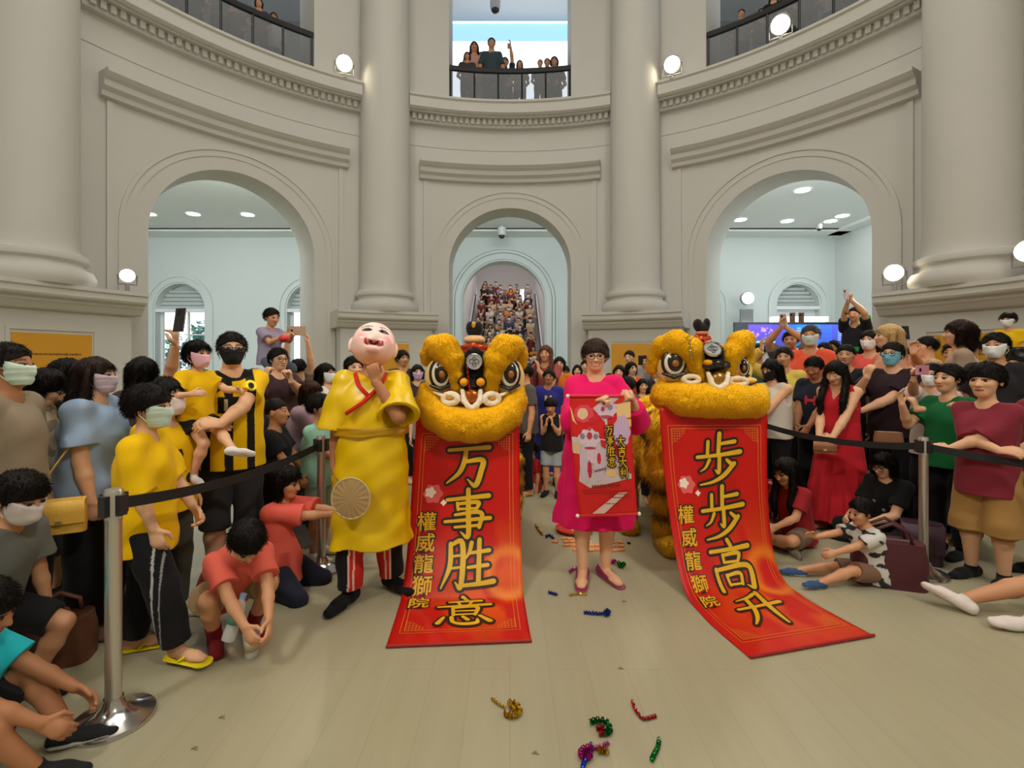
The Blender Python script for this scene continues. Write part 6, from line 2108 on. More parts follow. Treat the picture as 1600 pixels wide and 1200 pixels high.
person('girl with long dark hair and white mask in yellow print shirt', 258, 2.86, 583, yaw=40, hr=0.16, hair=('longback', BLACK), mask=(lin((236, 218, 218)), 'beak'),
       top=T(JY, loose=0.02, colf=print_on((-0.01, 0.17, 0.014, 0.035, (25, 25, 25), JY), (0.03, 0.08, 0.018, 0.02, (30, 30, 30), JY), (0.0, 0.05, 0.012, 0.012, (180, 40, 30), JY))), bottom=B_((70, 70, 60), 'long'), shoes=S_((205, 205, 180)))
def carrier():
    x, Y, yt, yaw = 362, 3.3, 511, 6
    person('man in black-and-yellow striped jersey, glasses and black mask, carrying a toddler', x, Y, yt, yaw=yaw, hair=('short', BLACK), mask=(MK, 'beak'), glasses=True,
           top=T(JY, 'short', loose=0.02, hem=-0.055, colf=stripes, h=0.005), bottom=B_((52, 52, 54), 'knee', loose=0.014), shoes=S_((28, 24, 24)), skin='fair',
           arms=AR(x, yt, Y, yaw, (318, 668, 2.98, dict(d=(0.9, -0.5, 0.1), pole=(-1, 0.2, -1))), (345, 662, 2.92, dict(d=(-1, -0.25, 0.1), pole=(1, 0.1, -1), curl=0.5))), bw=1.08)
carrier()
def toddler():
    x, Y = 306, 3.0
    X = (x - CX) * Y / FPX
    z0 = EYE - (668 - CY) * Y / FPX
    H = 0.90
    def l(px_, py, y): return tuple(rot((0, 0, 1), -38 - math.degrees(math.atan2(-X, Y))) @ (np.array(px(px_, py, y)) - np.array((X, Y, z0))))
    person('toddler girl in yellow jersey and pink mask carried on the man\'s arm', x, Y, H=H, z0=z0, yaw=38, hr=0.195, hair=('tied', BLACK), mask=(MP, 'beak'), X=X, pose='ride',
           legs=((l(300, 742, 2.90), (0.1, -1, 0.2), (0, -1, -0.3)), (l(378, 718, 2.80), (0.3, -1, 0.4), (0.8, -0.6, -0.2))), pel=(0, 0, 0.06),
           arms=AR(x, 0, Y, 38, (290, 640, 2.72), (365, 640, 2.62), z0=z0) if False else (dict(to=(-0.16, -0.16, 0.24)), dict(to=(0.10, -0.26, 0.25))),
           top=T(JY, 'short', loose=0.014, hem=-0.04, colf=plain_jersey), bottom=B_((30, 28, 26), 'mini', loose=0.012), shoes=S_((220, 218, 216)), h=0.0055)
toddler()
person('person seen from behind raising a phone high near the left arch', 222, 3.35, 551, yaw=150, hair=('longback', BLACK), top=T((70, 60, 60)), bottom=B_(K_),
       arms=AR(222, 551, 3.35, 150, None, None)[0:1] + (None,) if False else (hand_to(278, 522, 3.1, (222 - CX) * 3.35 / FPX, 3.35, 1.55, 150, d=(0.0, 0, 1), pole=(-0.4, 0.4, -1), curl=0.6), None), skin='fair')
phone(px(281, 500, 3.06), 'phone in the highest raised hand beside the left gallery window', tilt=-10, yaw=-12)
person('man in light blue mask and beige shirt at the left picture edge', 8, 2.35, 525, yaw=58, hair=('short', BLACK), mask=(MM,), top=T((150, 135, 115), 'short', loose=0.02), bottom=B_((50, 50, 58)), shoes=KS, skin='tan')
person('woman with bowed head and black bob in a pale flowered blouse', 48, 2.85, 561, yaw=70, head=(38, 0, 0), hair=('bob', BLACK), top=T((165, 150, 128), 'elbow', loose=0.025, colf=blotch((120, 105, 85), lin((165, 150, 128)), 45)), bottom=B_((50, 52, 60)), shoes=KS)
person('woman in a dark olive dress standing behind the bowed woman', 98, 3.2, 552, yaw=60, head=(12, 0, 0), hair=('longback', BLACK), top=T((72, 62, 40), 'short', skirt=(0.2, 0.15, 0.05, 8, 0.75), colf=blotch((48, 42, 28), lin((72, 62, 40)), 40), loose=0.02), shoes=KS)
person('child in grey with white mask crouching at the left picture edge', -4, 2.12, H=1.28, yaw=40, pose='squat', pel=(0, 0.10, 0.43), hr=0.17, lean=22, head=(15, 0, 0), hair=('bowl', BLACK), mask=(lin((225, 215, 215)), 'beak'), top=T((110, 112, 108), 'short', loose=0.022), bottom=B_((30, 30, 32), 'short'), shoes=KS, skin='mid')
person('boy in cyan tee sitting with raised knees in the bottom left corner', -95, 1.76, H=1.30, yaw=55, pose='knees', hr=0.165, lean=14, head=(20, 0, 0), hair=('bowl', BLACK), top=T((40, 190, 205), 'short', loose=0.02), bottom=B_((30, 30, 34), 'short', loose=0.02), shoes=S_((30, 30, 32), sole=(0.8, 0.82, 0.84)),
       arms=(dict(to=(-0.05, -0.33, 0.10)), dict(to=(0.08, -0.33, 0.12))), skin='tan')
person('boy in coral shirt squatting with head down, holding a bottle, burgundy boots', 362, 2.68, H=1.25, yaw=14, pose='squat', hr=0.17, lean=48, head=(35, 0, 0), hair=('bowl', BLACK), top=T((222, 100, 84), 'short', loose=0.022, wr=0.006), bottom=B_((150, 125, 92), 'short', loose=0.02), shoes=S_((122, 26, 36), 'boot'),
       arms=(dict(to=(-0.03, -0.33, 0.17), pole=(-1, -0.1, -0.2)), dict(to=(0.05, -0.33, 0.17), pole=(1, -0.1, -0.2))), skin='mid')
person('girl in coral shirt kneeling beside the yellow robe', 466, 3.22, H=1.26, yaw=60, pose='kneel', hr=0.17, hair=('bob', BLACK), top=T((226, 98, 84), 'elbow', loose=0.022, hem=-0.10), bottom=B_(NAVY), arms=(dict(to=(0.02, -0.20, 0.40)), dict(to=(0.06, -0.24, 0.40))), skin='mid', head=(12, 0, 0), shoes=KS)
person('boy in black tee with a green print, looking right', 428, 3.62, 617, yaw=68, hr=0.165, hair=('buzz', BLACK), top=T((22, 24, 30), loose=0.02, colf=print_on((0.02, 0.09, 0.045, 0.05, (40, 170, 80), lin((22, 24, 30))))), bottom=B_((70, 66, 52), 'short'), arms=(dict(to=(-0.03, -0.18, 0.50)), dict(to=(0.05, -0.20, 0.50))), shoes=KS, skin='mid')
person('woman in mauve short-sleeved blouse bending behind the boys', 466, 4.1, 588, yaw=58, lean=12, head=(10, 0, 0), hair=('bob', lin((60, 40, 32))), top=T((150, 122, 132), 'short', loose=0.025), bottom=B_((60, 58, 60)), arms=(dict(to=(-0.02, -0.24, 0.52)), dict(to=(0.06, -0.26, 0.52))), skin='mid')
person('boy in mint tee and pale shorts by the second left post', 497, 3.78, 611, yaw=62, hr=0.165, hair=('bowl', BLACK), top=T((150, 205, 190), 'short', loose=0.02), bottom=B_((165, 195, 185), 'short'), arms=(dict(to=(-0.03, -0.20, 0.60)), dict(to=(0.09, -0.20, 0.60))), shoes=WS, skin='mid')
def shoulders_pair():
    x, Y = 434, 4.6
    H, X = heights(x, 538, Y)
    person('man in glasses and dark shirt carrying a boy on his shoulders', x, Y, 538, fix=True, yaw=28, hair=('short', BLACK), glasses=True, top=T((62, 40, 42)), bottom=B_(NAVY), bw=1.08, skin='fair',
           arms=(hand_to(415, 592, 4.25, X, Y, H, 28, pole=(-0.6, -0.4, -1), d=(0.2, 0.1, 1), curl=0.7), hand_to(455, 596, 4.3, X, Y, H, 28, pole=(0.6, -0.4, -1), d=(-0.2, 0, 1), curl=0.7)))
    z0 = EYE + (CY - 560) * 4.78 / FPX - 0.06
    person('small boy in lavender-grey tee riding on a man\'s shoulders', 421, 4.80, H=0.98, z0=z0 - 0.0, yaw=35, pose='ride', hr=0.185, hair=('short', BLACK), top=T((150, 140, 165), 'short', loose=0.015), bottom=B_((80, 90, 110), 'knee'), arms=(dict(to=(-0.02, -0.22, 0.27)), dict(to=(0.08, -0.24, 0.28))), head=(12, 0, 0), shoes=WS, skin='mid')
shoulders_pair()
t = MB(); t.ball((0, 0, 0), (0.05, 0.05, 0.035), n=8)
o = t.build('toy_ball', mat('toy_red', lin((205, 50, 50)), 0.4), loc=px(444, 529, 4.52), smooth=True); tag(o, 'small red toy in the hands of the boy on shoulders', 'toy')
person('woman in white top and white mask behind the second left post', 508, 4.8, 563, yaw=50, hair=('longback', BLACK), mask=(MW, 'beak'), top=T(W_, 'short'), bottom=B_(DGREY))
def raised_pair():
    x, Y = 466, 5.3
    H, X = heights(x, 556, Y)
    person('person holding a phone sideways with both arms up beside the louvred window', x, Y, 556, fix=True, yaw=160, hair=('short', BLACK), top=T((140, 118, 100)), bottom=B_(K_),
           arms=(hand_to(481, 530, 5.1, X, Y, H, 160, d=(0, 0, 1), pole=(-1, 0, -0.6), curl=0.5), hand_to(449, 524, 5.1, X, Y, H, 160, d=(0, 0, 1), pole=(1, 0, -0.6), curl=0.5)))
raised_pair()
phone(px(463, 517, 5.05), 'phone held sideways above the man with the boy on his shoulders', land=True, color=(190, 160, 140), size=1.3)
person('dark-haired boy half hidden behind the striped jersey man', 398, 4.0, 572, yaw=20, hr=0.16, hair=('short', BLACK), top=T(NAVY), bottom=B_(K_), skin='mid')
person('dark-haired person right behind the head of the yellow-robed dancer', 552, 4.4, 551, yaw=20, hair=('short', BLACK), top=T((90, 90, 100)), bottom=B_(K_))
person('woman in lilac mask and dark scarf between the dancer and the left lion', 652, 6.2, 566, yaw=10, hair=('bob', BLACK), mask=(lin((200, 165, 205)),), top=T((60, 44, 48), 'long'), bottom=B_(K_))
person('woman with tied-up hair behind the yellow sleeve', 628, 6.6, 543, yaw=25, hair=('tied', BLACK), top=T((46, 40, 44), 'long'), bottom=B_(K_), skin='mid')
person('woman in grey behind the left cheek of the left lion', 664, 5.7, 592, yaw=-5, hair=('longback', BLACK), top=T((150, 140, 140), 'short'), bottom=B_(K_))

# ---- behind the performers, between and around the lions
person('woman with long brown hair and hand to her mouth at the staircase foot', 853, 6.7, 531, yaw=-15, hair=('long', lin((92, 52, 42))), top=T((150, 70, 66), 'short'), bottom=B_(K_), skin='mid', arms=(None, dict(to=(-0.02, -0.14, 0.80), d=(-0.1, 0.1, 1), pole=(0.6, -0.3, -1))), H=1.74)
person('person in bright orange tee right of the long-haired woman', 874, 7.2, 554, yaw=0, hair=('bob', BLACK), top=T((225, 120, 30), 'short'), bottom=B_(K_))
person('man with cropped hair in grey tee behind the left lion\'s brow', 828, 6.4, 564, yaw=10, hair=('buzz', BLACK), top=T((110, 112, 112), 'short'), bottom=B_(DGREY))
person('man in dark grey tee turned away beside the left lion\'s cheek', 822, 5.6, 566, yaw=-70, hair=('short', BLACK), top=T((84, 82, 80), 'short'), bottom=B_(K_), skin='mid')
person('woman in royal blue dress with a gold beaded neckline', 858, 6.1, 573, yaw=-5, hair=('tied', BLACK), top=T((44, 46, 130), 'short', skirt=(0.12, 0.16, 0.04, 8, 0.75), colf=print_on((-0.02, 0.215, 0.012, 0.03, (220, 190, 120), lin((44, 46, 130))), (0.02, 0.215, 0.012, 0.03, (220, 190, 120), lin((44, 46, 130))), (0.0, 0.18, 0.014, 0.012, (220, 190, 120), lin((44, 46, 130))))), skin='tan', shoes=KS)
person('dark-skinned man in red shirt left of the pink dress', 883, 6.5, 568, yaw=-8, hair=('short', BLACK), top=T((190, 40, 40), 'short'), bottom=B_(K_), skin='dark')
person('boy in black vest and grey shorts holding his hands to his face', 862, 5.55, 617, fix=True, yaw=-10, hr=0.16, hair=('bowl', BLACK), head=(20, 0, 0), top=T((24, 24, 26), 'none'), bottom=B_((150, 160, 165), 'short'), shoes=KS, skin='mid', arms=(dict(to=(-0.03, -0.13, 0.73), d=(0.1, 0.1, 1)), dict(to=(0.03, -0.13, 0.73), d=(-0.1, 0.1, 1))))
person('small child in red tee sitting on the floor by the banner', 830, 5.72, H=0.98, yaw=-60, pose='cross', hr=0.18, hair=('bowl', BLACK), top=T((190, 40, 40), 'short'), bottom=B_((170, 165, 150), 'short'), shoes=WS, skin='mid')
for (x, Y, yt, yaw, lab, hr_, col, sl) in (
    (902, 8.0, 567, 0, 'woman with long dark hair peeping left of the pink shoulder', ('longback', BLACK), (120, 110, 110), 'short'),
    (968, 6.9, 567, -10, 'woman in dark top just right of the pink woman\'s face', ('bob', BLACK), (60, 50, 52), 'short'),
    (984, 7.9, 544, -20, 'dark-haired man in front of the middle gilt plaque', ('short', BLACK), (150, 150, 150), 'short'),
    (1007, 8.2, 552, 0, 'person in grey raising a phone before the middle gilt plaque', ('short', BLACK), (120, 120, 124), 'short'),
    (1004, 5.9, 588, 15, 'dark-haired woman in grey cardigan left of the right lion', ('bob', BLACK), (96, 92, 94), 'long'),
    (1019, 5.3, 600, 20, 'dark-haired child in pale mint tee by the right lion\'s jaw', ('bowl', BLACK), (160, 180, 175), 'short'),
    (952, 6.2, 580, -5, 'person with a white hairband hidden by the pink shoulder', ('bob', BLACK), (70, 60, 60), 'short'),
    (812, 6.9, 571, 0, 'person in white tee between the left lion and the blue dress', ('short', BLACK), (200, 200, 195), 'short'),
    (838, 7.6, 559, 0, 'person in dark tee behind the cropped-hair man', ('short', BLACK), (50, 50, 56), 'short'),
    (914, 8.6, 560, 0, 'person in brown at the foot of the stairs behind the pink woman', ('short', BLACK), (110, 80, 60), 'short'),
    (1030, 6.9, 565, 0, 'man in black tee behind the right lion\'s left brow', ('short', BLACK), (40, 40, 44), 'short')):
    person(lab, x, Y, yt, yaw=yaw, hair=hr_, top=T(col, sl), bottom=B_(K_), skin=('fair', 'mid')[int(x) % 2], arms=(None, dict(to=(0.05, -0.22, 0.86), d=(0, 0, 1), pole=(0.5, -0.3, -1))) if 'phone' in lab else (None, None))
phone(px(1001, 563, 7.85), 'black phone raised in front of the middle gilt plaque')
person('woman in orange and red top with a white headband, turned to the right lion', 986, 6.3, 562, yaw=30, hair=('bob', BLACK), top=T((232, 92, 32), 'short', colf=lambda V, g: np.where(((V - g.P) @ g.up < 0.13 * g.H)[:, None], np.array(lin((205, 40, 40))) / np.array(lin((232, 92, 32))), 1.0)), bottom=B_(K_))
person('small child with dark hair held in front of the orange top', 981, 5.85, 586, fix=True, yaw=160, hr=0.17, hair=('bowl', BLACK), top=T((190, 44, 44), 'short'), bottom=B_(K_))

# ---- right of the hall
person('woman in white sleeveless top, black mask and long dark hair by the right lion', 1210, 4.85, 556, yaw=-40, head=(14, 0, 0), hair=('longback', BLACK), mask=(MK, 'flat'), top=T((205, 198, 188), 'none', loose=0.02, hem=-0.03), bottom=B_(K_, loose=0.02), arms=(dict(to=(-0.06, -0.19, 0.56), curl=0.5), dict(to=(0.0, -0.22, 0.57), curl=0.5)), skin='fair')
person('man in black tee with a red letter, eyes cast down', 1277, 4.85, 550, yaw=-25, head=(24, 0, 0), face=dict(closed=True), hair=('short', BLACK), skin='tan', bw=1.08,
       top=T((30, 32, 46), colf=print_on((-0.026, 0.185, 0.009, 0.03, (190, 50, 60), lin((30, 32, 46))), (0.026, 0.185, 0.009, 0.03, (190, 50, 60), lin((30, 32, 46))), (0, 0.185, 0.03, 0.008, (190, 50, 60), lin((30, 32, 46))))), bottom=B_(K_), arms=(dict(to=(-0.04, -0.17, 0.56)), dict(to=(0.04, -0.19, 0.56))))
person('woman in a long red sleeveless dress looking down, hands clasped over a brown purse', 1311, 4.42, 556, yaw=-25, head=(24, 0, 0), face=dict(closed=True), hair=('long', BLACK), skin='fair', arms=(dict(to=(-0.03, -0.165, 0.535), curl=0.5, d=(0.9, -0.2, -0.3)), dict(to=(0.05, -0.185, 0.55), curl=0.5, d=(-0.9, -0.2, -0.2))),
       top=T((192, 32, 44), 'none', loose=0.016, v=True, skirt=(0.06, 0.19, 0.055, 15, 0.72), name='dress', wr=0.003), shoes=S_((160, 90, 70)), h=0.0055)
person('man in black tee and light blue mask, one hand at his chin', 1396, 4.65, 529, yaw=-22, hair=('short', BLACK), glasses=True, mask=(lin((120, 185, 205)),), bw=1.12, skin='fair',
       top=T((44, 28, 34), 'short', loose=0.02), bottom=B_(K_), arms=(dict(to=(-0.055, -0.17, 0.80), d=(0.25, -0.05, 1), n=(0.2, 0.9, 0), pole=(-0.6, -0.4, -1), curl=0.6), dict(to=(-0.08, -0.17, 0.615), d=(-1, -0.2, 0.05), pole=(1, 0.1, -0.6))))
def filming():
    x, Y, yt = 1458, 4.2, 562
    H, X = heights(x, yt, Y)
    person('person in black cap and white mask filming with a raised phone', x, Y, yt, fix=True, yaw=-20, hair=('crop', BLACK), mask=(MW, 'beak'), top=T((205, 195, 190), 'short'), bottom=B_(K_), skin='fair',
           arms=(hand_to(1427, 590, 3.92, X, Y, H, -20, d=(0.0, -0.1, 1), pole=(-0.3, -0.3, -1), curl=0.5), hand_to(1432, 640, 3.94, X, Y, H, -20, d=(-0.2, -0.1, 1), pole=(0.7, -0.3, -1), curl=0.6)))
filming()
phone(px(1441, 578, 3.88), 'pink-cased phone held up by the person in the black cap', land=True, color=(220, 150, 170), yaw=20)
person('boy in green tee beside the right post, hand raised', 1484, 3.85, 563, yaw=-35, hr=0.155, hair=('short', BLACK), top=T((18, 98, 52), 'short', loose=0.022), bottom=B_(K_), shoes=KS, skin='fair', arms=(dict(to=(-0.10, -0.19, 0.78), d=(-0.1, -0.2, 1), pole=(-0.3, -0.3, -1)), dict(to=(0.12, -0.12, 0.74), d=(0, -0.2, 1), pole=(0.5, -0.2, -1), curl=0.8)))
person('boy in maroon tee and khaki shorts standing with folded arms', 1543, 3.38, 561, yaw=-22, hr=0.165, hair=('bowl', BLACK), top=T((132, 44, 58), 'elbow', loose=0.018, hem=-0.10, cuff=0.004), bottom=B_((172, 132, 76), 'knee', loose=0.035), shoes=KS, arms=CROSS, skin='fair', h=0.0052, bw=1.05)
person('woman in dusky red at the far right picture edge', 1640, 3.45, 570, yaw=-30, hair=('longback', BLACK), top=T((140, 56, 60), 'short', skirt=(0.2, 0.17, 0.04, 8, 0.75)), arms=(dict(to=(-0.10, -0.18, 0.60)), dict(to=(-0.02, -0.2, 0.60))), shoes=KS, skin='fair')
person('man in white mask and dark tee behind the maroon boy', 1557, 4.4, 514, yaw=-15, hair=('spiky', BLACK), mask=(MW, 'beak'), top=T((40, 38, 42), 'short'), bottom=B_(K_), skin='mid', bw=1.05)
def perched():
    x, Y = 1576, 6.2
    z0 = EYE + (CY - 563) * Y / FPX
    person('boy in yellow tee and white mask perched above the heads at far right', x, Y, H=1.12, z0=z0 - 0.02, yaw=-20, pose='ride', hr=0.18, hair=('bowl', BLACK), mask=(MW, 'beak'), top=T((238, 190, 20), 'short', loose=0.018), bottom=B_(NAVY, 'short'))
    person('man carrying the perched boy, mostly hidden at far right', x, Y - 0.16, H=1.70, X=(x - CX) * Y / FPX + 0.02, yaw=-20, hair=('short', BLACK), top=T((80, 80, 84)), bottom=B_(K_), head=(20, 0, 0))
perched()
person('woman with brown hair in profile before the right gilt plaque', 1502, 4.95, 494, yaw=-85, hair=('bob', lin((52, 38, 34))), top=T((165, 142, 120), 'short'), bottom=B_(K_), skin='fair')
person('boy in orange tee between the green boy and the brown-haired woman', 1492, 4.5, 529, yaw=-20, hr=0.15, hair=('short', BLACK), top=T((225, 90, 48), 'short'), bottom=B_(K_), skin='mid')
def phone_man():
    x, Y, yt = 1451, 5.7, 520
    H, X = heights(x, yt, Y)
    person('man in profile holding a dark phone up beside the blonde woman', x, Y, yt, fix=True, yaw=-70, hair=('short', BLACK), top=T((190, 160, 130), 'short'), bottom=B_(K_), skin='fair',
           arms=(hand_to(1424, 548, 5.42, X, Y, H, -70, d=(-0.2, 0, 1), pole=(-0.2, -0.3, -1), curl=0.6), None))
phone_man()
phone(px(1415, 520, 5.40), 'dark phone beside the blonde woman\'s head', tilt=-8)
person('blonde woman in a pale top looking left', 1390, 5.3, 501, yaw=-70, hair=('longback', lin((196, 160, 110))), top=T((215, 150, 120), 'short'), bottom=B_(DGREY), skin='fair')
person('woman with black hair and white mask left of the blonde woman', 1360, 6.0, 511, yaw=-20, hair=('longback', BLACK), mask=(MW, 'beak'), top=T((220, 90, 80), 'short'), bottom=B_(K_))
def tall_filmer():
    x, Y, z0 = 1336, 7.4, 0.62
    H, X = heights(x, 476, Y, z0)
    person('man in black tee with both arms overhead filming, green bag strap across', x, Y, 476, fix=True, z0=z0, yaw=-20, hair=('short', BLACK), top=T((34, 34, 38), 'short', colf=blotch((30, 150, 60), lin((34, 34, 38)), 9, 1.2)), bottom=B_(K_), skin='fair',
           arms=(hand_to(1325, 468, 7.15, X, Y, H, -20, z0, d=(0.1, -0.1, 1), pole=(-1, 0, -0.3), curl=0.6), hand_to(1331, 470, 7.15, X, Y, H, -20, z0, d=(-0.1, -0.1, 1), pole=(1, 0, -0.3), curl=0.6)))
    m = MB(); m.box((0, 0, 0.30), (0.6, 0.5, 0.6)); m.box((0, 0, 0.61), (0.66, 0.56, 0.02))
    o = m.build('platform', mat('platform_wood', (0.2, 0.14, 0.09), 0.6), loc=(X, Y, 0)); tag(o, 'low wooden platform hidden in the crowd under the filming man', 'platform')
tall_filmer()
phone(px(1322, 460, 7.1), 'pale phone held highest over the right gallery crowd', color=(200, 190, 190), tilt=-12)
def grey_filmer():
    x, Y, yt = 1236, 6.6, 512
    H, X = heights(x, yt, Y)
    person('person in grey tee with both arms up filming in front of the video wall', x, Y, yt, fix=True, yaw=-10, hair=('short', BLACK), top=T((100, 102, 104), 'short'), bottom=B_(K_), skin='mid',
           arms=(hand_to(1220, 512, 6.35, X, Y, H, -10, d=(0, -0.1, 1), pole=(-1, 0, -0.4), curl=0.6), hand_to(1228, 512, 6.35, X, Y, H, -10, d=(0, -0.1, 1), pole=(1, 0, -0.4), curl=0.6)))
grey_filmer()
phone(px(1223, 500, 6.32), 'phone held up in front of the left part of the video wall', color=(170, 150, 140))
person('man in orange shirt and pale mask in front of the video wall', 1267, 5.9, 503, yaw=-8, hair=('short', lin((70, 60, 56))), mask=(lin((200, 210, 208)),), top=T((225, 88, 58), 'short'), bottom=B_(NAVY), skin='mid', arms=(dict(to=(-0.04, -0.17, 0.62)), dict(to=(0.05, -0.17, 0.62))))
phone(px(1238, 497, 6.9), 'left one of two dark phones above the video wall', color=(120, 95, 80)); phone(px(1252, 497, 6.9), 'right one of two dark phones above the video wall', color=(110, 90, 70))
for (x, Y, yt, yaw, lab, hr_, col, sl, sk) in (
    (1226, 5.5, 538, -10, 'person with raised yellow sleeve behind the white sleeveless top', ('short', BLACK), (215, 190, 90), 'long', 'mid'),
    (1289, 5.5, 531, -20, 'dark-haired person directly behind the man with the red letter tee', ('short', BLACK), (70, 66, 66), 'short', 'fair'),
    (1243, 4.75, 560, -30, 'woman with long black hair between the white top and the letter tee', ('longback', BLACK), (30, 30, 34), 'short', 'fair'),
    (1322, 4.85, 533, -8, 'man with receding hair right behind the red dress woman', ('crop', BLACK), (30, 32, 36), 'short', 'mid'),
    (1362, 4.75, 552, -30, 'woman with dark fringe left of the man in the blue mask', ('bob', BLACK), (90, 50, 56), 'short', 'fair'),
    (1186, 6.9, 533, -20, 'person in pink mask right of the right lion\'s brow', ('short', BLACK), (60, 84, 70), 'short', 'mid'),
    (1340, 5.6, 545, -15, 'person in yellow top between the red dress and the fringe', ('bob', BLACK), (222, 170, 60), 'short', 'fair'),
    (1303, 6.6, 528, -15, 'person in black hood in front of the dark end of the screen', ('bob', BLACK), (28, 28, 32), 'long', 'mid'),
    (1518, 5.7, 524, -15, 'person in grey behind the boy in orange', ('short', BLACK), (140, 138, 136), 'short', 'mid'),
    (1592, 4.9, 548, -30, 'person in dark top holding a black camera at far right', ('short', BLACK), (44, 42, 46), 'long', 'mid'),
    (1420, 5.6, 540, -30, 'person in tan shirt behind the black cap', ('short', BLACK), (180, 140, 110), 'short', 'fair'),
    (1204, 5.9, 556, -20, 'person in white tee behind the right lion\'s jaw end', ('short', BLACK), (205, 205, 200), 'short', 'fair')):
    H_, X_ = heights(x, yt, Y)
    person(lab, x, Y, yt, yaw=yaw, hair=hr_, mask=(lin((240, 110, 120)),) if 'pink mask' in lab else None, top=T(col, sl), bottom=B_(K_), skin=sk, arms=(dict(to=(-0.12, -0.1, 0.98), d=(0, 0, 1), pole=(-1, 0, -0.5)), None) if 'raised' in lab else (None, None))

# ---- seated along the right barrier
person('girl with long black hair in red top sitting cross-legged by the right banner', 1243, 4.05, H=1.30, yaw=-38, pose='cross', hr=0.165, head=(18, 0, 0), lean=12, hair=('long', BLACK), top=T((150, 32, 40), 'short'), bottom=B_((120, 100, 80), 'short'), shoes=S_((120, 110, 95)), skin='mid', arms=(dict(to=(-0.10, -0.22, 0.16)), dict(to=(0.06, -0.24, 0.16))))
person('child in red print tee sitting half hidden by the right banner\'s edge', 1190, 4.45, H=1.2, yaw=-25, pose='cross', hr=0.17, head=(20, 0, 0), lean=12, hair=('bowl', BLACK), top=T((140, 36, 44), 'short', colf=blotch((200, 150, 150), lin((140, 36, 44)), 60, 1.2)), bottom=B_(NAVY, 'short'), shoes=KS, skin='mid')
person('woman in black dotted top sitting on the floor beside the right post', 1398, 4.05, H=1.45, yaw=-32, pose='cross', head=(16, 0, 0), lean=14, hair=('bob', BLACK), glasses=True, face=dict(smile=True), top=T((18, 18, 20), 'short', colf=print_on((-0.04, 0.20, 0.010, 0.007, (220, 220, 220), lin((18, 18, 20))), (0.01, 0.16, 0.008, 0.008, (220, 220, 220), lin((18, 18, 20))), (0.05, 0.19, 0.008, 0.006, (220, 220, 220), lin((18, 18, 20))))), bottom=B_(K_), shoes=KS, skin='fair', arms=(dict(to=(-0.08, -0.26, 0.17)), dict(to=(0.05, -0.28, 0.17))))
person('small boy in white-and-black print tee and blue shoes, seated before the dotted-top woman', 1358, 3.36, H=1.0, yaw=-48, pose='knees', hr=0.18, lean=10, head=(10, 0, 0), hair=('short', BLACK), top=T((205, 202, 196), 'short', colf=blotch((50, 46, 46), lin((205, 202, 196)), 50, 0.4)), bottom=B_((130, 100, 80), 'short'), shoes=S_((58, 84, 130), sole=(0.75, 0.78, 0.8)), skin='mid',
       arms=(dict(to=(-0.12, -0.33, 0.27), d=(-0.2, -1, 0.3)), dict(to=(0.04, -0.30, 0.22))), legs=(((-0.14, -0.42, 0.042), (-0.3, -0.3, 1), (-0.2, -1, 0.1)), ((0.06, -0.40, 0.042), (0.3, -0.3, 1), (0.1, -1, 0.1))))
person('person in dark clothes sitting behind the right post', 1492, 4.2, H=1.45, yaw=-40, pose='knees', lean=25, head=(15, 0, 0), hair=('longback', BLACK), top=T((34, 30, 34), 'long'), bottom=B_((40, 34, 40)), shoes=S_((70, 50, 60)), skin='mid')
person('person sitting at the right picture edge with outstretched legs and white shoes', 1752, 2.68, H=1.50, yaw=-62, pose='legsout', lean=-8, hair=('short', BLACK), top=T((110, 40, 52), 'short'), bottom=B_((110, 36, 50), 'short', loose=0.02), shoes=S_((225, 215, 210)), skin='mid', hr=0.15,
       legs=(((-0.02, -0.66, 0.075), (0, -0.1, 1), (-0.3, -0.8, 0.35)), ((0.12, -0.42, 0.06), (0.3, -0.1, 1), (0.3, -1, 0.1))))

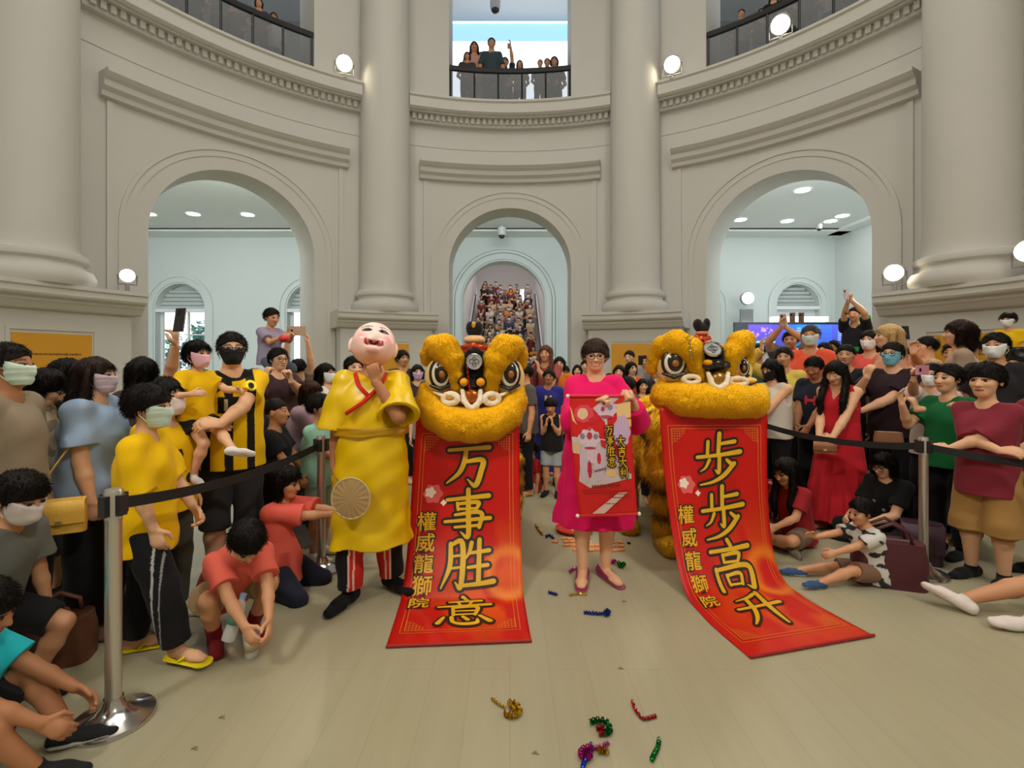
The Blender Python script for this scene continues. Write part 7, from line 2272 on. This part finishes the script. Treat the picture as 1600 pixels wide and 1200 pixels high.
# ---- on the staircase
rng = random.Random(77)
SCOL = [((205, 200, 195), 'white'), ((40, 38, 44), 'black'), ((150, 140, 150), 'grey'), ((110, 50, 54), 'maroon'), ((225, 130, 40), 'orange'), ((60, 70, 110), 'blue'), ((190, 170, 140), 'beige'), ((70, 60, 80), 'dark purple'), ((120, 100, 90), 'brown')]
nrow = ['bottom', 'second', 'third', 'fourth', 'fifth', 'sixth', 'seventh', 'eighth', 'ninth', 'tenth', 'eleventh', 'twelfth', 'top']
nth_ = ['leftmost', 'second from left', 'third from left', 'fourth from left', 'fifth from left', 'sixth from left', 'rightmost']
for r in range(13):
    step = 1 + 2 * r if r < 12 else 24
    n = 6
    if r == 12: n = 5
    for k in range(n):
        fr = (k + 0.5) / n
        X = SX + (-1.38 + 2.76 * fr) + rng.uniform(-0.07, 0.07)
        Y = Y0S + RUN * (step - 0.5) + rng.uniform(-0.06, 0.06)
        if r == 12: Y += 0.3
        col, cn = SCOL[rng.randrange(len(SCOL))]
        kid = rng.random() < 0.18
        H = rng.uniform(1.25, 1.4) if kid else rng.uniform(1.56, 1.74)
        msk = rng.random() < 0.55
        lab = 'person in %s top%s on the staircase, %s row, %s' % (cn, ' and white mask' if msk else '', nrow[r], nth_[k] if k < n - 1 else 'rightmost')
        up = rng.random() < 0.2
        person(lab, 0, Y, H=H, X=X, z0=RISE * step, yaw=rng.uniform(-12, 12), hr=0.16 if kid else 0.14, hair=(rng.choice(['short', 'short', 'bob', 'longback', 'tied']), BLACK), mask=(MW,) if msk else None,
               top=T(col, 'short', loose=0.02), bottom=B_(K_), skin=rng.choice(['fair', 'mid', 'fair']), group='crowd on the staircase', h=0.026,
               arms=(dict(to=(-0.06, -0.2, 0.84), d=(0, 0, 1), pole=(-0.6, -0.3, -1)), dict(to=(0.05, -0.2, 0.84), d=(0, 0, 1), pole=(0.6, -0.3, -1))) if up else ((CROSS if rng.random() < 0.5 else CLASP)))

# ---- along the upper railings
UP = [(730, 80, (70, 60, 64), 'bob', 'person with bobbed hair at the left end of the middle railing'), (741, 64, (200, 150, 140), 'longback', 'woman in pale pink dress at the middle railing'),
      (752, 80, (70, 80, 84), 'short', 'short person between the pink dress and the tall man upstairs'), (768, 58, (60, 76, 84), 'short', 'tallest man at the middle railing, in teal'),
      (752, 86, (70, 80, 76), 'bob', 'person tucked against the tall man\'s left side upstairs'), (779, 84, (60, 66, 80), 'short', 'person tucked against the tall man\'s right side upstairs'),
      (789, 88, (50, 54, 66), 'short', 'person raising a phone high at the middle railing'), (812, 93, (120, 124, 118), 'longback', 'woman leaning at the right half of the middle railing'),
      (844, 92, (60, 66, 70), 'short', 'third person from the right end of the middle railing'), (855, 90, (66, 60, 66), 'short', 'second person from the right end of the middle railing'), (866, 87, (84, 56, 60), 'bob', 'person at the right end of the middle railing')]
for (x, yt, col, hs, lab) in UP:
    Y = 13.1 + 0.24 * (UP.index((x, yt, col, hs, lab)) % 2)
    arms = (None, dict(to=(0.06, -0.05, 1.22), d=(0, 0, 1), pole=(1, 0, -0.3))) if 'phone' in lab else (dict(to=(-0.12, -0.09, 0.56), curl=0.6), dict(to=(0.12, -0.09, 0.56), curl=0.6))
    pink = 'pink' in lab
    person(lab, x, Y, yt, z0=FL2 + 0.02, yaw=0, hair=(hs, BLACK), top=T(col, 'short', skirt=(0.46, 0.13, 0.04, 8, 0.75)) if pink else T(col, 'short'), bottom=None if pink else B_((50, 52, 60)), skin='mid', group='people at the upper railings', arms=arms)
phone(px(795, 72, 13.05), 'phone held up over the middle upper railing')
for (ac, names) in ((-45, ('dark green', 'black', 'teal', 'olive', 'maroon', 'white')), (45, ('grey', 'brown', 'black', 'olive', 'purple', 'white', 'tan'))):
    side = 'left' if ac < 0 else 'right'
    cols = {'dark green': (40, 60, 50), 'black': (30, 30, 34), 'teal': (70, 110, 100), 'olive': (80, 78, 60), 'maroon': (96, 60, 64), 'white': (190, 190, 186), 'grey': (120, 120, 118), 'brown': (100, 76, 66), 'purple': (84, 70, 84), 'tan': (150, 130, 104)}
    n = len(names)
    for k, nm in enumerate(names):
        a = ac + (-7.8 + 15.6 * (k + 0.5) / n)
        p = rp(8.55 + 0.34 * (k % 2), a, FL2)
        person('person in %s top at the upper %s railing, %s' % (nm, side, ('nearest the picture middle' if (k == n - 1) == (ac < 0) and k in (0, n - 1) else '%s from its outer end' % ['first', 'second', 'third', 'fourth', 'fifth', 'sixth', 'seventh'][k if ac < 0 else n - 1 - k])), 0, p[1], X=p[0], H=1.58 + 0.05 * (k % 3), z0=FL2 + 0.02, yaw=0, hair=(('short', 'bob', 'longback')[k % 3], BLACK), top=T(cols[nm], 'short'), bottom=B_((46, 46, 52)), skin='mid', group='people at the upper railings', h=0.02,
               arms=(dict(to=(-0.12, -0.09, 0.56), curl=0.6), dict(to=(0.12, -0.09, 0.56), curl=0.6)))
# ------------------------------------------------------------------ barriers, bags and the things on the floor
STEEL = mat('satin_steel', (0.62, 0.60, 0.56), 0.32, metal=0.85)
STEEL2 = mat('polished_steel', (0.55, 0.54, 0.52), 0.16, metal=0.95)
BELT = mat('belt_black', (0.012, 0.012, 0.014), 0.7)
PLAST = mat('cassette_black', (0.02, 0.02, 0.022), 0.4)
def stanchion(X, Y, label, to=None, top=0.97, r=0.03, base=0.15, belt_z=0.90, parts=True):
    t = empty('barrier_post', (X, Y, 0))
    tag(t, label, 'barrier post', group='belt barrier posts')
    m = MB()
    m.lathe([(0, 0.0), (base, 0.0), (base, 0.012), (base * 0.97, 0.02), (base * 0.7, 0.034), (base * 0.42, 0.052), (base * 0.30, 0.075), (r * 1.15, 0.10), (0, 0.10)], n=40)
    m.build('base', STEEL2, t, smooth='auto')
    m = MB(); m.lathe([(r, 0.08), (r, top - 0.13), (r * 1.06, top - 0.125), (r * 1.06, top - 0.12), (r, top - 0.115), (r, top - 0.10)], n=24)
    m.build('post', STEEL, t, smooth='auto')
    m = MB(); m.lathe([(r * 1.12, top - 0.11), (r * 1.12, top - 0.01), (r * 1.0, top), (0, top)], n=24)
    hd = m.build('head', STEEL, t, smooth='auto')
    ang = math.atan2(to[1] - Y, to[0] - X) if to else 0
    for k in range(4):
        a = ang + k * math.pi / 2
        m = MB(); m.box((math.cos(a) * (r + 0.010), math.sin(a) * (r + 0.010), top - 0.065), (0.024, 0.034, 0.085), rz=a)
        m.build('belt_clip', PLAST, hd)
    if to:
        d = np.array((to[0] - X, to[1] - Y)); L = np.linalg.norm(d); u = d / L; n_ = np.array((-u[1], u[0]))
        m = MB()
        rows = []
        for i in range(33):
            q = i / 32
            p = u * (r + 0.02 + (L - 2 * r - 0.04) * q)
            z = belt_z - 0.05 * 4 * q * (1 - q)
            rows.append([(p[0] + n_[0] * s * 0.0012, p[1] + n_[1] * s * 0.0012, z + b) for (s, b) in ((1, 0.0245), (-1, 0.0245), (-1, -0.0245), (1, -0.0245), (1, 0.0245))])
        m.grid(rows)
        m.build('belt', BELT, t)
def at_px(x, y):
    Y = EYE * FPX / (y - CY)
    return (x - CX) * Y / FPX, Y
PA = (-1.66, 2.06)
PB = ((502 - CX) * 3.55 / FPX, 3.55)
PC = ((1443 - CX) * 3.48 / FPX, 3.48)
PD = (2.40, 4.70)
PE = (3.95, 2.3)
stanchion(*PA, 'near steel barrier post at the left, in front of the yellow-shirt boy', PB)
stanchion(*PB, 'second steel barrier post, beside the yellow-robed dancer')
stanchion(*PC, 'steel barrier post at the right beside the seated dotted-top woman', PD, r=0.028)
stanchion(*PD, 'barrier post mostly hidden behind the right banner')
stanchion(*PE, 'barrier post beyond the right picture edge, its belt crossing the maroon boy', PC)

def rounded(w, d, h, r=0.02, n=5, taper=0.0, bulge=0.0):
    """a soft box as a stack of rounded rectangles; returns an MB"""
    m = MB()
    rows = []
    for k in range(9):
        q = k / 8
        e = math.sin(math.pi * min(1, max(0, q))) ** 0.35 if 0 < q < 1 else 0.75
        sw, sd = w / 2 * (0.9 + 0.1 * e) * (1 - taper * q) * (1 + bulge * math.sin(math.pi * q)), d / 2 * (0.8 + 0.2 * e) * (1 - taper * q)
        ring = []
        for (cx, cy, a0) in ((1, 1, 0), (-1, 1, 90), (-1, -1, 180), (1, -1, 270)):
            for j in range(n):
                a = math.radians(a0 + 90 * j / (n - 1))
                ring.append((cx * (sw - r) + r * math.cos(a), cy * (sd - r) + r * math.sin(a), h * q))
        rows.append(ring)
    L = len(rows[0])
    m.add([p for rw in rows for p in rw], [(i * L + k, i * L + (k + 1) % L, (i + 1) * L + (k + 1) % L, (i + 1) * L + k) for i in range(8) for k in range(L)] + [tuple(reversed(range(L))), tuple(range(8 * L, 9 * L))])
    return m
def bag(name, label, loc, yaw, size, color, flap=True, strap=None, handles=False, cat='bag', rough=0.5, zipline=False):
    w, d, h = size
    t = empty(name, loc, yaw)
    tag(t, label, cat)
    mm = mat('leather_%d_%d_%d' % color, lin(color), rough, noise=0.08, scale=20, bump=0.1, bscale=80)
    rounded(w, d, h, min(w, d) * 0.3, taper=0.06, bulge=0.03).build('body', mm, t, smooth='auto')
    if flap:
        m = MB(); m.grid([[(x, -d / 2 - 0.006 - 0.004 * math.sin(math.pi * (x / w + 0.5)), z) for z in (h * 0.30, h * 0.6, h * 0.97)] + [(x, 0, h + 0.004), (x, d / 2, h * 0.98)] for x in np.linspace(-w * 0.49, w * 0.49, 9)])
        m.build('flap', mm, t, smooth=True)
        m = MB(); m.box((0, -d / 2 - 0.014, h * 0.36), (0.025, 0.008, 0.018)); m.build('clasp', mat('brass', (0.7, 0.55, 0.25), 0.3, metal=0.8), t)
    if handles:
        for s in (-1, 1):
            m = MB(); m.tube([(-w * 0.28, s * d * 0.3, h * 0.9), (-w * 0.24, s * d * 0.32, h * 1.25), (0, s * d * 0.34, h * 1.42), (w * 0.24, s * d * 0.32, h * 1.25), (w * 0.28, s * d * 0.3, h * 0.9)], 0.012, n=8)
            m.build('handle', mm, t, smooth=True)
    if zipline:
        m = MB(); m.box((0, 0, h + 0.002), (w * 0.7, 0.012, 0.006)); m.build('zip', mat('zip_metal', (0.4, 0.38, 0.36), 0.4, metal=0.6), t)
    if strap:
        m = MB(); m.tube(strap, 0.006, n=6, flat=(1.6, 0.6)); m.build('strap', mm, t, smooth=True)
    return t
bp = px(96, 832, 2.44)
bag('handbag', 'mustard yellow flap handbag hanging beside the pale blue blouse', bp, 28, (0.20, 0.07, 0.165), (214, 168, 66), strap=[(-0.09, 0, 0.16), (-0.05, 0.04, 0.30), (0.0, 0.10, 0.40), (0.04, 0.20, 0.46)])
bp = px(1289, 708, 4.12)
bag('purse', 'small brown purse held in front of the red dress', bp, -30, (0.17, 0.05, 0.09), (140, 88, 52), cat='purse')
bp = px(1388, 697, 3.86)
bag('handbag', 'brown leather bag against the black tee of the man in the blue mask', bp, -25, (0.19, 0.08, 0.11), (132, 86, 56), flap=False, zipline=True)
X, Y = at_px(1388, 912)
bag('tote_bag', 'large burgundy bag on the floor in front of the dotted-top woman', (X, Y, 0.0), -20, (0.42, 0.20, 0.30), (78, 30, 40), flap=False, handles=True, zipline=True)
X, Y = at_px(45, 1085)
bag('basket_bag', 'reddish brown bag on the floor at the left edge behind the cyan tee', (X - 0.12, Y + 0.25, 0.0), 20, (0.34, 0.2, 0.22), (110, 66, 46), flap=False, handles=True)
X, Y = at_px(1468, 905)
bag('backpack', 'dark plum backpack on the floor just behind the right post', (X + 0.12, Y + 0.30, 0.0), -30, (0.26, 0.16, 0.30), (60, 34, 48), flap=True)
# bottle in the squatting boy's hands and a white cup at his feet
t = empty('water_bottle', px(356, 1000, 2.40))
t.rotation_euler = (math.radians(-14), math.radians(14), 0)
tag(t, 'clear plastic water bottle held by the squatting boy in coral', 'bottle')
m = MB(); m.lathe([(0, 0), (0.030, 0), (0.032, 0.01), (0.032, 0.05), (0.029, 0.06), (0.032, 0.07), (0.032, 0.14), (0.022, 0.175), (0.013, 0.19), (0.013, 0.20), (0, 0.20)], n=24)
m.build('bottle_body', mat('clear_plastic', (0.9, 0.93, 0.95), 0.08, alpha=0.35), t, smooth='auto')
m = MB(); m.lathe([(0.0325, 0.075), (0.0325, 0.125)], n=24); m.build('paper_label', mat('bottle_label', (0.10, 0.28, 0.22), 0.5), t, smooth=True)
m = MB(); m.lathe([(0.015, 0.195), (0.015, 0.215), (0, 0.215)], n=16); m.build('cap', mat('cap_blue', (0.2, 0.35, 0.6), 0.4), t)
X, Y = at_px(393, 1024)
t = empty('paper_cup', (X, Y, 0))
tag(t, 'white paper cup on the floor between the squatting boy\'s burgundy boots', 'cup')
m = MB(); m.lathe([(0, 0.0), (0.030, 0.0), (0.040, 0.105), (0.043, 0.107), (0.043, 0.112), (0.038, 0.112), (0.029, 0.012), (0, 0.012)], n=28)
m.build('cup_body', mat('paper_white', (0.75, 0.74, 0.70), 0.6), t, smooth='auto')
m = MB(); m.lathe([(0.0335, 0.03), (0.0395, 0.085)], n=28); m.build('printed_band', mat('cup_print', lin((205, 190, 160)), 0.6), t, smooth=True)
phone(px(474, 838, 2.92), 'phone in the hands of the kneeling girl in coral', tilt=-50, yaw=50, group='phones held low')
# camera at the right edge
t = empty('camera', px(1588, 560, 4.35), -30)
tag(t, 'black camera held at the right picture edge', 'camera')
m = rounded(0.15, 0.07, 0.10, 0.015); m.build('camera_body', PLAST, t, smooth='auto')
m = MB(); m.lathe([(0, 0.0), (0.04, 0.0), (0.04, 0.07), (0.036, 0.075), (0.030, 0.07), (0, 0.06)], (0, -0.03, 0.05), n=24, M=Matrix.Rotation(math.radians(90), 3, 'X')); m.build('lens', PLAST, t, smooth='auto')

# foil streamers and ends of party string lying on the floor
def streamer(pts, color, label, r=0.011, coils=8.0, name='foil_streamer', flat=0.3):
    P = [np.array((*at_px(x, y), 0.0)) for (x, y) in pts]
    c = P[0]
    t = empty(name, (c[0], c[1], 0))
    tag(t, label, 'streamer', group='foil streamers on the floor')
    C = cat_rom([p - c for p in P], 14) if len(P) > 2 else cat_rom([P[0] - c, P[-1] - c], 28)
    n = len(C)
    fr = [[], []]
    for i, p in enumerate(C):
        tg = nrm(C[min(i + 1, n - 1)] - C[max(i - 1, 0)])
        sd = np.array((-tg[1], tg[0], 0))
        a = 2 * math.pi * coils * i / n
        for k, ph in enumerate((0, 1.9)):
            fr[k].append(tuple(p + sd * r * math.cos(a + ph) + np.array((0, 0, r * 1.05 + 0.003 + r * math.sin(a + ph)))))
    m = MB(); m.grid([list(q) for q in zip(*fr)])
    m.grid([[(x, y, z + 0.0008) for (x, y, z) in q] for q in zip(*fr)])
    m.build('ribbon', M_FOIL, t, color)
    m = MB()
    m.tube([tuple(p + np.array((0, 0, r))) for p in C], [r * (0.25 + 0.55 * abs(math.sin(i * 0.9))) for i in range(n)], n=6)
    m.build('twist', M_FOIL, t, color)
GO, RE, GR, BL_, MA = lin((205, 165, 30)), lin((190, 40, 50)), lin((20, 130, 60)), lin((50, 80, 190)), lin((205, 60, 160))
streamer([(768, 1093), (778, 1102), (790, 1109)], GO, 'thin tail of gold foil left of the gold foil knot', r=0.007, coils=5)
streamer([(788, 1120), (800, 1124), (812, 1118), (806, 1106), (797, 1104), (804, 1114)], GO, 'crumpled gold foil knot in the near middle of the floor', r=0.014)
streamer([(988, 1099), (993, 1112), (1004, 1126), (1016, 1125), (1026, 1122)], RE, 'red foil streamer bent into an L on the near floor', r=0.008)
streamer([(922, 1135), (934, 1131), (948, 1134), (953, 1148), (944, 1152)], GR, 'green foil curl hooked over a red one on the near floor', r=0.013)
streamer([(932, 1145), (940, 1141), (944, 1149), (936, 1153)], RE, 'small red foil curl inside the green hook', r=0.010, coils=5)
streamer([(924, 1184), (918, 1190), (908, 1186), (912, 1178), (926, 1174)], MA, 'magenta foil coil at the bottom of the picture', r=0.014)
streamer([(926, 1174), (938, 1171), (952, 1165)], MA, 'straight magenta foil piece pointing right at the bottom', r=0.009)
streamer([(924, 1168), (922, 1180), (914, 1194), (910, 1206)], BL_, 'blue foil strip crossing the magenta coil', r=0.010)
streamer([(934, 1180), (944, 1178), (950, 1182)], GO, 'short gold foil bit beside the magenta coil', r=0.012, coils=4)
streamer([(1030, 1160), (1028, 1172), (1022, 1184), (1018, 1193)], GR, 'green foil streamer alone at the lower right of the scatter', r=0.010)
streamer([(912, 960), (924, 961), (938, 962), (950, 961)], BL_, 'bright blue foil streamer on the floor between the banners', r=0.011)
streamer([(944, 965), (951, 962), (946, 958)], BL_, 'blue foil knot at the end of the bright blue streamer', r=0.016, coils=4)
streamer([(889, 932), (902, 930), (917, 931)], GO, 'gold foil strip lying just in front of the pink shoes', r=0.008)
streamer([(857, 928), (864, 930), (871, 932)], BL_, 'small pale blue foil bit left of the gold strip', r=0.011, coils=4)
streamer([(837, 823), (843, 832), (848, 837)], GO, 'gold-green foil bit near the left banner, far back', r=0.012, coils=5)
streamer([(852, 841), (859, 839), (865, 843)], BL_, 'dark blue foil bit beside the far gold-green one', r=0.012, coils=4)
streamer([(966, 884), (971, 888), (976, 885)], GR, 'green foil tuft right of the pink shoes', r=0.018, coils=4)
streamer([(955, 880), (959, 882), (961, 879)], MA, 'pink foil tuft behind the right pink shoe', r=0.014, coils=3)
streamer([(889, 896), (896, 892), (905, 889)], MA, 'pink foil streamer beside the left pink shoe', r=0.010, coils=4)
streamer([(980, 850), (985, 851)], lin((60, 50, 30)), 'dark foil scrap on the floor left of the right lion\'s paws', r=0.010, coils=2)
for (x, y, lb) in ((970, 1046, 'pale twig-like scrap on the bare floor between the banners'), (303, 1172, 'dark scrap on the floor at lower left'), (346, 1123, 'tiny dark scrap on the floor right of the near post'), (836, 1179, 'tiny brown scrap on the floor below the gold foil knot'), (975, 941, 'tiny scrap on the floor right of the blue streamer')):
    X, Y = at_px(x, y)
    m = MB(); m.tube([(-0.012, 0, 0.004), (0.0, 0.006, 0.007), (0.016, -0.004, 0.003)], [0.002, 0.004, 0.0015], n=6); m.tube([(0, 0.006, 0.006), (0.008, 0.014, 0.004)], [0.003, 0.001], n=5)
    o = m.build('floor_scrap', mat('scrap', lin((150, 130, 90) if 'pale' in lb else (52, 40, 26)), 0.8), loc=(X, Y, 0)); tag(o, lb, 'scrap', group='scraps on the floor')
# red dish and the rows of orange pieces behind the woman in pink
X, Y = at_px(897, 830)
t = empty('red_dish', (X, Y, 0))
tag(t, 'round red dish on the floor behind the woman in pink', 'dish')
m = MB(); m.lathe([(0, 0.0), (0.12, 0.0), (0.15, 0.012), (0.165, 0.035), (0.158, 0.036), (0.142, 0.018), (0, 0.010)], n=40)
m.build('plate', mat('lacquer_red', lin((205, 50, 36)), 0.3), t, smooth='auto')
m = MB(); m.lathe([(0.06, 0.0112), (0.10, 0.0125), (0.10, 0.0128), (0.06, 0.0115)], n=40); m.build('painted_ring', mat('ring_gold', lin((225, 180, 120)), 0.4), t)
op = MB(); rounded(0.055, 0.038, 0.012, 0.012).v
src = rounded(0.055, 0.040, 0.012, 0.012).build('orange_piece', mat('orange_peel', lin((226, 150, 88)), 0.6, noise=0.1, scale=60), smooth='auto')
rng = random.Random(5)
first = True
for j, y in enumerate((842, 848, 854, 861)):
    for k in range(9):
        x = 862 + (k + 0.5) * 12.5 + rng.uniform(-2.5, 2.5) + j * 1.5
        if rng.random() < 0.22 or (j < 1 and k < 1): continue
        X, Y = at_px(x, y + rng.uniform(-1, 1))
        o = src if first else src.copy()
        if not first: COL.objects.link(o)
        first = False
        o.location = (X, Y, 0.0)
        o.rotation_euler = (0, 0, rng.uniform(-0.5, 0.5))
        tag(o, 'small flat orange piece, one of the rows laid on the floor behind the pink shoes', 'orange piece', group='orange pieces laid out on the floor')
